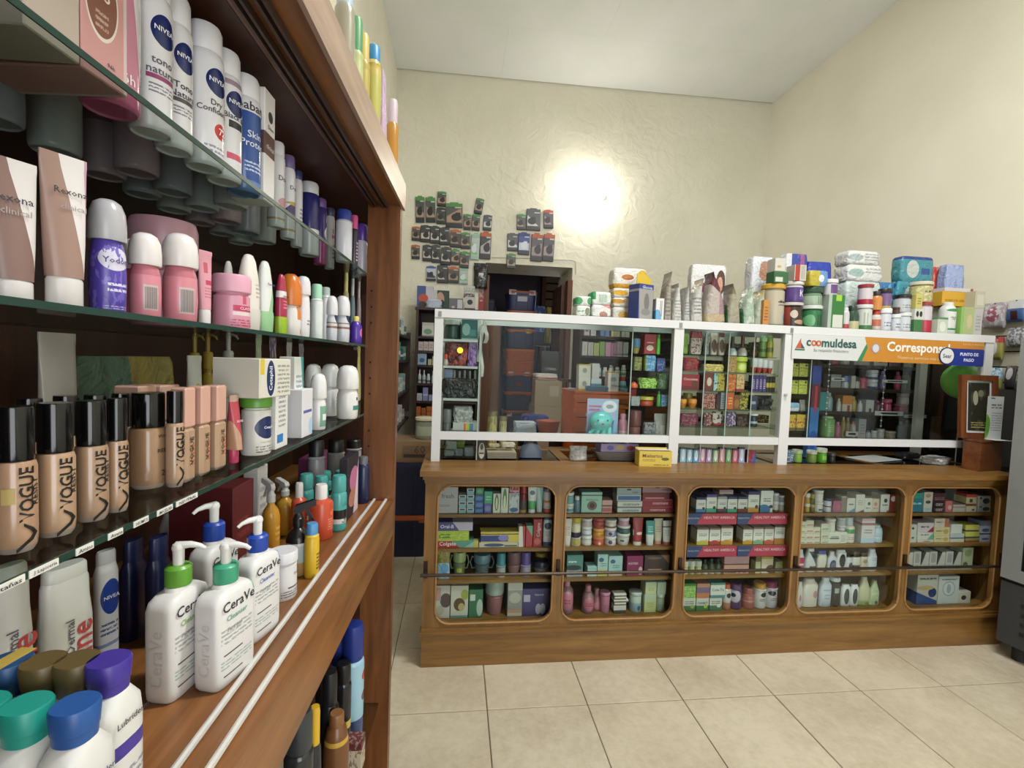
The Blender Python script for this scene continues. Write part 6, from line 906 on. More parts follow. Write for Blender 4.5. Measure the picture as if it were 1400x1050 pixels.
# shelf just over the middle rail in the first section with toys
zt = vshelf('glass_shelf', 800, 917, 606, Y2-.02, Y2b)
def card_toy():
    x0, x1 = at(804, 580, 'Y', Y2).x, at(847, 580, 'Y', Y2).x; w_ = x1-x0; h = z_at((x0+x1)/2, Y2, 546)-zt
    t = thing('toy_blister_card', 'pale blue toy card with smiling turquoise octopus', 'toy', ((x0+x1)/2, Y2+.03, zt+.0005))
    ob('card', boxm(w_, .003, h, 0), PM('#8f9fc0', (('e', .72, .82, .24, .14, '#c6c8d0'), ('e', .72, .82, .12, .05, '#8a8a9a'), ('r', .05, .45, .8, .84, '#a84a6a'), ('r', .05, .4, .72, .76, '#a84a6a'), ('g', .5, -1, .1, '#7f9fb4'))), t)
    T_ = M('#5fb4b0', .25); s = w_*.36
    hd = ob('octopus_head', lathe([(0, -s*.8)]+[(s*math.sin(math.pi*i/12), -s*.8*math.cos(math.pi*i/12)) for i in range(1, 12)]+[(0, s*.8)], 24), T_, t, (-w_*.12, -.012-s*.5, h*.5)); hd.scale = (1, .55, 1)
    for i, a in enumerate((-.3, -.15, .02, .17)):
        ob('tentacle', tubem([(a*w_-.02*w_, -s*.45, h*.34), (a*w_*1.2-.06*w_, -s*.6, h*.2), (a*w_*1.3-.08*w_, -s*.55, h*.08), (a*w_*1.0-.08*w_, -s*.6, h*.03)], [s*.3, s*.27, s*.24, s*.2], 10), T_, t, (0, 0, 0))
    for e in (-1, 1): ob('eye', lathe([(0, 0), (.004, .001), (.004, .003), (0, .004)], 10), M('#16181c', .2), t, (-w_*.12+e*s*.42, -.0125-s*1.0, h*.53), (math.radians(90), 0, 0)); ob('cheek', lathe([(.006, 0), (.005, .0012), (0, .0015)], 12), M('#a87a94'), t, (-w_*.12+e*s*.62, -.012-s*.92, h*.45), (math.radians(90), 0, 0))
    ob('mouth', prism([(-.009, .004), (.009, .004), (.007, -.004), (0, -.008), (-.007, -.004)], .002, 0), M('#8a4a5c'), t, (-w_*.12, -.0135-s*1.03, h*.45))
    ob('pen', tubem([(w_*.3, -.008, h*.05), (w_*.36, -.008, h*.5)], .006, 10), M('#5a9ac0', .3), t)
card_toy()
row([bt(847, 860, 566, 'rose pink slim bottle', '#a87080', '#b88090', (('z', .2, .5, '#c09aa4'),), .2, .5, .6), (K_jar, 861, 879, 562, 'toy_bear', 'brown bear shaped toy', 'toy', dict(c='#7a4a4a', cap='#6a3f40', cf=.5, taper=.9)), (K_pack, 881, 897, 578, 'toy_pack', 'grey clear toy pack', 'toy', dict(c='#7a7a7c', L=(('n', 6, .55, '#4a4a54'),), lump=.12, d=.03)), (K_bag, 895, 912, 566, 'toy_bag', 'clear bag with paper tag', 'toy', dict(c='#8a8680', L=(('r', .5, .9, .3, .6, '#b0a49c'),), d=.03)), (K_btl, 915, 919, 590, 'lighter', 'small yellow lighter', 'lighter', dict(c='#c0b83a', cap='#8a8a34', cf=.2))], Y2, zt+.0005, 606, 'on toy shelf beside the octopus card', 'small toys on the glass toy shelf')
# left column of the first section
def leftcol():
    vdiv(654, 445, 637, Y2-.02, Y2b)
    a, b = at(606, 520, 'Y', Y2).x, at(653, 520, 'Y', Y2).x
    zs = [vshelf('glass_shelf', 606, 653, py, Y2-.02, Y2b, .012, M('#a9abaa', .4)) for py in (464, 500.5, 545, 598)]
    GL = 'goods in the left end of the vitrine'
    def r(k, items, place): row(items, Y2, zs[k]+.0005, (464, 500, 545, 598)[k], place, GL)
    r(0, [(K_jar, 606, 630, 437, 'round_tin', 'dark green rounded tin with white top', 'tin', dict(c='#23403a', cap='#b5b8b4', cf=.25)), bx(631, 653, 437, 'teal carton of masks', '#2a6a68', (('e', .3, .5, .25, .3, '#8fb8b4'), ('r', .5, .9, .2, .5, '#4a8a8c'), ('z', 0, .06, '#b5c0bc')))], 'on top shelf at left end of vitrine')
    r(1, [bt(607, 613, 484, 'small glue stick with red cap', '#a9a8a4', '#b8402a', (), .45, .8, .8), (K_pack, 612, 639, 469, 'soft_toy', 'dark red plush toy with glowing yellow front', 'toy', dict(c='#4a1a1c', L=(('n', 5, .5, '#8a3a30'),), lump=.18, d=.05)), (K_pack, 640, 652, 466, 'soft_toy', 'purple plush toy', 'toy', dict(c='#6a4a86', L=(('n', 6, .5, '#8f70a8'),), lump=.2, d=.05)), (K_pack, 622, 640, 460, 'cloth_bundle', 'blue cloth bundle behind the red toy', 'cloth', dict(c='#5a7a9c', lump=.15, d=.05, dy=.1))], 'on second shelf at left end of vitrine')
    p = at(629, 479, 'Y', Y2-.005); ob_ = put('reflector_light', [('lens', lathe([(0, .0), (.016, .002), (.013, .008), (0, .012)], 16), M('#ffb020', .3, 0, 3.0)), ('rim', lathe([(.017, 0), (.019, .002), (.019, .005), (.017, .005)], 16), M('#8a3020', .4))], 'small glowing amber light in front of the red plush toy', 'light', (p.x, p.y, p.z)); ob_.rotation_euler = (math.radians(90), 0, 0)
    r(2, [(K_pack, 606, 652, 518, 'cable_heap', 'tangled heap of black cables', 'cables', dict(c='#141416', L=(('n', 9, .58, '#3a3a3c'),), lump=.16, d=.09)), (K_bag, 607, 619, 505, 'face_mask', 'pale blue face mask', 'mask', dict(c='#8f9cc0', d=.02, dy=.1)), ]+[bt(618+7*q, 624+7*q, 506+q % 2, 'small white nozzle bottle', '#c3c4c4', '#b0b2b2', (), .5, .4, .4, dy=.14) for q in range(5)], 'on third shelf at left end of vitrine')
    r(3, [bx(619, 652, 578, 'clear box with rainbow stripes', '#4a4a4c', (('z', .45, 1, '#a9aaa4'), ('r', .45, .53, .45, .95, '#b85a3a'), ('r', .53, .6, .45, .95, '#c0a03a'), ('r', .6, .68, .45, .95, '#8aa84a'), ('r', .68, .76, .45, .95, '#3f7a5a'), ('r', .76, .84, .45, .95, '#4a6aa0')), d=.1, st='m'), (K_jar, 606, 617, 560, 'tape_roll', 'round grey tape roll', 'tape', dict(c='#5a5a5c', cap='#6a6a6c', cf=.5)), (K_pack, 621, 645, 556, 'plastic_bag', 'crumpled clear plastic bag on the rainbow box', 'bag', dict(c='#a8a8a6', L=(('n', 6, .5, '#8a8c8c'),), lump=.2, d=.07, st='m'))], 'on bottom shelf at left end of vitrine')
leftcol()
# acrylic box of loose sweets and small things on the counter under the first section
def cnt(x0, x1, yt, Y, kind, name, desc, cat, place='on the counter below the middle rail', **kw): return prod(kind, x0, x1, yt, 634, Y, CT+.0004, name, desc, place, cat, None, **kw)
xa, xb = at(603, 620, 'Y', Y2).x, at(651, 620, 'Y', Y2).x
t = thing('acrylic_box', 'clear acrylic box of small white packets on the counter', 'box', ((xa+xb)/2, Y2+.05, CT+.0005))
wq, hq = xb-xa, .115
for nm, me, lc in (('side_wall', boxm(.003, .1, hq, 0), (-wq/2, 0, 0)), ('side_wall', boxm(.003, .1, hq, 0), (wq/2, 0, 0)), ('front_wall', boxm(wq, .003, hq, 0), (0, -.05, 0)), ('back_wall', boxm(wq, .003, hq, 0), (0, .05, 0)), ('base', boxm(wq, .1, .004, 0), (0, 0, 0))): ob(nm, me, glass('acrylic', '#e4ebe8', .8) if 'acrylic' not in bpy.data.materials else bpy.data.materials['acrylic'], t, lc)
for i, (dx, z, c, sx, sh) in enumerate(((-.05, .005, '#b5b9c0', .05, .03), (.0, .005, '#a8aab4', .045, .04), (.055, .005, '#b4b8c2', .05, .05), (-.04, .04, '#bcbab4', .06, .045), (.01, .05, '#8a9a3c', .04, .04))):
    put('sweet_packet', K_pack(sx, sh, c, (), (), .05, .3, i+3, .12), ('pale grey packet at left', 'grey cup at centre', 'white folded packet at right', 'round white cotton packet on top', 'green leafy packet on top')[i]+' inside acrylic box', 'packet', ((xa+xb)/2+dx, Y2+.05, CT+.006+z), 0, 'packets in the acrylic box')
o = cnt(653, 664, 599, Y2-.02, K_box, 'bottle_carton', 'slim black carton with white oval label', 'box', c='#15171c', L=(('e', .5, .42, .38, .36, '#b5b2a4'), ('e', .5, .6, .2, .14, '#3f4a30'), ('r', .2, .8, .28, .34, '#1c1c1c')), d=.03)
stp = []
for q in range(4): row([(B, 666, 706, 632-4*q, 'paper_tray', 'stacked cream paper sheets', 'paper', dict(c='#b5ab92', L=(('f', 0, 1, .1, .9, 30, '#8a8070'),), st='p', d=.12))], Y2+.02, CT+.0004, 636, 'beside the acrylic box', 'paper stack on the counter')
row([(K_pack, 668, 683, 608, 'cotton_bag', 'small cream bag', 'bag', dict(c='#b0a184', lump=.1, d=.05, st='p1')), (K_pack, 686, 704, 606, 'cotton_bag', 'white folded cloth', 'cloth', dict(c='#c3bba8', lump=.12, d=.05, st='p2'))], Y2+.06, CT+.055, 620, 'on the paper stack', None)
for x0, x1, yt, c, lab in ((666, 680, 563, '#b5a868', 'yellowish tin can standing behind the middle rail'), (682, 693, 570, '#b8ac7c', 'cream tin can with pump behind the middle rail'), (692, 709, 598, '#5a4a30', 'dark bronze tin under the middle rail')): prod(K_jar, x0, x1, yt, 632, YV+.30, CT+.0004, 'tin_can', lab, '', 'can', 'tins at the back of the counter', c=c, cap='#7a6a3a', cf=.12, L=(('n', 6, .55, '#8a7f50'),))
tp = thing('tape_dispenser', 'grey blue desk tape dispenser on the counter', 'dispenser', (at(726, 630, 'Y', Y2+.05).x, Y2+.08, CT+.0005))
ob('base', loft([(0, .13, .06, 4), (.03, .125, .055, 4), (.06, .1, .05, 3), (.075, .05, .045, 3)], 24), M('#4a5262', .4), tp); ob('tape_roll', tubem([(.028*math.cos(a*math.pi/8), 0, .075+.028*math.sin(a*math.pi/8)) for a in range(16)], .011, 8, True), M('#23262a', .4), tp)
cnt(780, 804, 611, Y2-.02, K_bag, 'plastic_bag', 'crumpled clear plastic bag', 'bag', c='#9a9a96', L=(('n', 5, .5, '#b5b5b2'),), d=.05)
xm = at(843, 620, 'Y', Y2+.02)
t = thing('clear_tub', 'low clear plastic tub on the counter beside the yellow box', 'tub', (xm.x, Y2+.05, CT+.0005)); ob('tub', loft([(0, .2, .09, 6), (.004, .205, .095, 6), (.04, .25, .12, 6), (.045, .26, .125, 6)], 32), clear('#b8b4aa', .35), t); ob('lid', boxm(.25, .12, .003, .001), clear('#c9c6be', .4), t, (0, 0, .045))
put('picture_box', K_box(.215, .1, .045, '#8f7fa8', (('e', .25, .5, .09, .3, '#5a5a94'), ('e', .5, .55, .12, .3, '#a89a5a'), ('e', .78, .5, .1, .3, '#9a3a4a'))), 'lilac box with coloured motifs on the clear tub', 'box', (xm.x+.01, Y2+.05, CT+.0492))
# yellow display box in front of the vitrine
a_, b_ = at(875, 630, 'Y', YV-.075).x, at(918, 630, 'Y', YV-.075).x; hh = z_at((a_+b_)/2, YV-.075, 617)-CT; ww = b_-a_
t = thing('display_box', 'open yellow cardboard display box in front of the vitrine', 'box', ((a_+b_)/2, YV-.04, CT+.0004), math.radians(-3))
YL = M('#c9b04a', .6); ob('front', boxm(ww, .003, hh, 0), PM('#c9b04a', (('t', .1, .5, .35, .5, 2, '#6a5a24'), ('e', .8, .5, .12, .1, '#4f5a24'), ('t', .45, .95, .08, .2, 1, '#7a5a24')), .6), t, (0, -.035, 0)); ob('lettering', textm('Mieltertos', width=ww*.62, x=-ww*.1, y=-.0365, z=hh*.7), M('#5a2f1c'), t)
for nm, me, lc in (('back', boxm(ww, .003, hh*1.1, 0), (0, .035, 0)), ('side', boxm(.003, .07, hh, 0), (-ww/2, 0, 0)), ('side', boxm(.003, .07, hh, 0), (ww/2, 0, 0)), ('base', boxm(ww, .07, .003, 0), (0, 0, 0)), ('flap', boxm(ww*.96, .045, .002, 0), (0, .01, hh))): ob(nm, me, YL if nm != 'flap' else M('#c6c0ac', .6), t, lc)
# ---- third section: left column
vdiv(1106, 492, 606, Y2-.02, Y2b)
YP = (('t', .1, .9, .6, .8, 1, '#5a6a24'), ('n', 6, .55, '#7f8a34'), ('e', .75, .85, .12, .08, '#3a3020'))
R_ = lambda k: 'on %s shelf right of second post' % ('top', 'second', 'third', 'bottom')[k]
vrow([bx(1080, 1092, 497, 'yellow green tablet box', '#b0ac4a', YP), bx(1093, 1105, 497, 'yellow green tablet box', '#b0ac4a', YP)], 1079, 1106, 515, R_(0), 515)
vrow([bx(1079, 1091, 520, 'yellow lime tablet box', '#a8a848', YP), bx(1092, 1104, 520, 'yellow lime tablet box', '#a8a848', YP)], 1078, 1105, 539, R_(1), 539)
vrow([(K_pack, 1078, 1094, 551, 'mask_pack', 'pale blue folded pack', 'pack', dict(c='#7a9ab8', d=.05, L=(('z', 0, .4, '#b9bcc0'),))), (K_bag, 1095, 1103, 547, 'clear_sachet', 'grey clear sachet', 'sachet', dict(c='#77746c', d=.03))], 1077, 1104, 563, R_(2), 562)
vrow([bx(1076, 1088, 567, 'amber yellow tea box', '#b8983a', (('n', 5, .56, '#8a4a24'), ('z', 0, .2, '#5a4a24'))), bx(1089, 1101, 567, 'amber yellow tea box', '#b8983a', (('n', 5, .56, '#8a4a24'), ('z', 0, .2, '#5a4a24')))], 1075, 1103, 590, R_(3), 590)
# bright green tubs under the rail beside second post, seen on the counter
row([(K_jar, 1088, 1100, 616, 'gum_tub', 'pale green gum tub', 'tub', dict(c='#8fbf5a', cap='#b9c9a4', cf=.3)), (K_jar, 1122, 1134, 614, 'gum_tub', 'bright green gum tub', 'tub', dict(c='#5fae2a', cap='#c2ccb8', cf=.3, L=(('r', .3, .8, .3, .7, '#9ad05a'),))), (K_jar, 1136, 1145, 620, 'gum_tub', 'dark small tub', 'tub', dict(c='#2a2c2c', cap='#3f4240', cf=.3)), (K_pack, 1074, 1086, 616, 'toy_pack', 'blue and white toy pack', 'toy', dict(c='#5a7a9a', d=.03, L=(('n', 6, .55, '#c0c8cc'),))), (K_jar, 1108, 1120, 617, 'gum_tub', 'lime striped gum tub', 'tub', dict(c='#7f9a4a', cap='#c3c8b8', cf=.3))], Y2, CT+.0005, 638, 'on counter under the banner section', 'tubs on the counter')
# ---- banner on the vitrine
def banner():
    Yb = YV-.006; X0, X1 = at(1083, 474, 'Y', Yb).x, at(1345, 480, 'Y', Yb).x; z1 = zt0-.001; z0 = at(1083, 490, 'Y', Yb).z; w_, h = X1-X0, z1-z0
    t = thing('printed_banner', 'white and orange printed payment banner across the vitrine top', 'sign', ((X0+X1)/2, Yb, z0)); z1 -= z0
    U = lambda px: at(px, 478, 'Y', Yb).x-(X0+X1)/2
    ob('white_panel', prism([(-w_/2, 0), (U(1173), 0), (U(1184), h*.7), (U(1181), h), (-w_/2, h)], .003, -.001), M('#c4c7c6', .45), t)
    ob('green_stripe', prism([(U(1173), 0), (U(1179), 0), (U(1186), h*.55), (U(1184), h*.72)], .003, -.0014), M('#2a7a4a', .45), t)
    ob('orange_panel', prism([(U(1179), 0), (w_/2, 0), (w_/2, h), (U(1181), h), (U(1184), h*.7), (U(1186), h*.55)], .003, -.0008), M('#b97c26', .45), t)
    def L(s, px, wpx, v, c, b=.02): ww_ = U(px+wpx)-U(px); ob('lettering', textm(s, width=ww_, x=U(px)+ww_/2, y=-.0016, z=v*h, bold=b), M(c, .5), t)
    kk = 48/textdata('muldesa', 2, .03)[2]; L('c', 1101.5, textdata('c', 2, .03)[2]*kk, .655, '#1f4f48', .03); L('o', 1108, textdata('o', 2, .03)[2]*kk, .655, '#b85a34', .03); L('o', 1114.5, textdata('o', 2, .03)[2]*kk, .655, '#b85a34', .03); L('muldesa', 1122.5, 48, .69, '#1f4f48', .03); L('Su respaldo financiero', 1112, 48, .36, '#6a7472', 0)
    L('Corresponsal', 1212, 86, .6, '#e2ddd4', .03); L('Nuestros servicios más cerca', 1228, 66, .22, '#d8c49a', 0); L('Lunes a viernes', 1316, 28, .9, '#d8b98a', 0)
    lw = U(1102)-U(1086)
    ob('logo_sail', prism([(U(1087), h*.42), (U(1094), h*.84), (U(1095), h*.42)], .0012, -.002), M('#b0563a'), t); ob('logo_sail', prism([(U(1095), h*.42), (U(1094.5), h*.66), (U(1100), h*.42)], .0012, -.002), M('#3a4a44'), t); ob('logo_hull', prism([(U(1086), h*.34), (U(1100), h*.34), (U(1100), h*.40), (U(1087), h*.40)], .0012, -.002), M('#2f6a52'), t)
    e = lambda cx, cz, rx, rz, n=20: [(cx+rx*math.cos(2*math.pi*i/n), cz+rz*math.sin(2*math.pi*i/n)) for i in range(n)]
    ob('emblem', prism([(U(1189), h*.55), (U(1196.5), h*.8), (U(1204.5), h*.55), (U(1196.5), h*.3)], .0012, -.002), M('#8a8390'), t); ob('emblem_shield', prism(e(U(1196.7), h*.55, U(1201)-U(1196.7), h*.17), .0012, -.003), M('#c4c0c4'), t)
    b = ob('blue_sticker', prism(rrect(U(1345)-U(1292), h*.72, h*.06, 3), .0014, -.004), M('#1f2f84', .4), t, ((U(1345)+U(1292))/2, 0, h*.33))
    ob('sticker_disc', prism(e(U(1294), h*.36, h*.37, h*.37, 28), .0012, -.006), M('#1f2a5a', .4), b, (-(U(1345)+U(1292))/2, 0, -h*.33)); ob('sticker_disc', prism(e(U(1294), h*.36, h*.32, h*.32, 28), .0012, -.0072), M('#d0d2d2', .4), b, (-(U(1345)+U(1292))/2, 0, -h*.33))
    for s, px, wpx, v in (('PUNTO DE', 1312, 25, .46), ('PAGO', 1317.5, 14, .22)): ww_ = U(px+wpx)-U(px); ob('lettering', textm(s, width=ww_, x=U(px)+ww_/2, y=-.0046, z=v*h, bold=.03), M('#d2d6e6'), t)
    ww_ = h*.42; ob('lettering', textm('Sear', width=ww_, x=U(1294), y=-.0076, z=.36*h), M('#3a4a5c'), t)
banner()
# ================================================================ GOODS ON TOP OF THE VITRINE
YT = YV+.05; ZV = VT-.0015
TG = 'goods on top of the vitrine'
def tp_(items, place='on top of vitrine'): row(items, YT, ZV, 432, place, TG)
def pk(x0, x1, yt, desc, c, L=(), dy=0, st=None, d=.1, seed=1, lump=.03, T=(), name='diaper_pack', cat='pack'): return (K_pack, x0, x1, yt, name, desc, cat, dict(c=c, L=L, dy=dy, st=st, d=d, seed=seed, lump=lump, T=T))
def pg(x0, x1, yt, desc, c, L=(), dy=0, d=.06, seed=1, T=()): return (K_wedge, x0, x1, yt, 'foil_pouch', desc, 'pouch', dict(c=c, L=L, dy=dy, d=.1, seed=seed))
GRN = (('n', 5, .54, '#3a8a5a'), ('e', .7, .35, .2, .3, '#5a4a44'))
tp_([pk(788, 808, 418, 'white nappy pack with faces, lower left', '#c9cac6', (('e', .75, .5, .15, .35, '#8a7068'), ('n', 5, .58, '#4a9a6a')), st='a'), pk(788, 809, 405, 'green and white nappy pack, upper left', '#c9cbc6', (('e', .15, .5, .25, .4, '#3a8a54'), ('e', .9, .5, .2, .4, '#3a8a54')), st='a', seed=2), pk(809, 836, 417, 'white nappy pack with baby picture', '#cbcac6', (('e', .6, .25, .2, .25, '#a07868'), ('g', .5, 1, 1.2, '#b86a6a')), st='b', seed=3), pk(809, 836, 399, 'white and green striped nappy pack', '#c9cdc8', (('r', 0, .2, .4, 1, '#2f8a58'), ('f', .35, .75, .2, .8, 14, '#6aa886')), st='b', seed=4),
  pk(838, 862, 420, 'white and orange nappy pack, lowest', '#cbc9c0', (('e', .6, .4, .3, .3, '#c29a4a'),), st='c', dy=.09, seed=5), pk(838, 862, 407, 'white nappy pack with orange swirl', '#cbc9c0', (('e', .3, .6, .4, .25, '#c08a2a'),), st='c', dy=.09, seed=6), pk(838, 863, 394, 'white nappy pack with yellow swirl', '#cbc9c0', (('e', .4, .5, .4, .3, '#c69a2a'),), st='c', dy=.09, seed=7), pk(838, 884, 367, 'large white and yellow nappy pack', '#cfccc4', (('z', 0, .22, '#c08f2a'), ('e', .85, .7, .14, .25, '#b89a2a'), ('e', .42, .55, .18, .14, '#b06a3a')), st='c', dy=.09, seed=8),
  bx(897, 908, 408, 'white carton with blue wave and red cap picture', '#c9c9c6', (('e', .2, .1, .5, .4, '#5a9ac0'), ('f', .45, .8, .2, .9, 6, '#77777a')))])
# glucose meter carton standing turned
gm = at(879, 403, 'Y', YT-.01); gw = .13; gh = z_at(gm.x, YT-.01, 376)-ZV
t = thing('meter_carton', 'blue yellow and grey meter carton on top of vitrine', 'box', (gm.x+.005, YT+.03, ZV+.0004), math.radians(22))
ob('carton', boxm(.105, .08, gh*.8, .001), PM('#8f8d8a', (('z', .86, 1, '#2a3a78'), ('g', -1, -.1, -.08, '#2a3a78'), ('e', .55, .5, .18, .25, '#6a6866'), ('e', .5, .22, .3, .1, '#7a7876')), .5), t); ob('side_print', boxm(.001, .078, gh*.79, 0), PM('#26357c', (('r', .1, .9, .05, .1, '#8a94b8'),)), t, (.0532, 0, .0005)); ob('header_card', prism([(-.052, 0), (.052, 0), (.052, gh*.14), (-.01, gh*.26), (-.052, gh*.22)], .004, -.02), M('#c2a52c', .5), t, (0, 0, gh*.8)); ob('lettering', textm('Glucosa', width=.07, y=-.041, z=gh*.73, x=.005, res=1), M('#d0d4e0'), t)
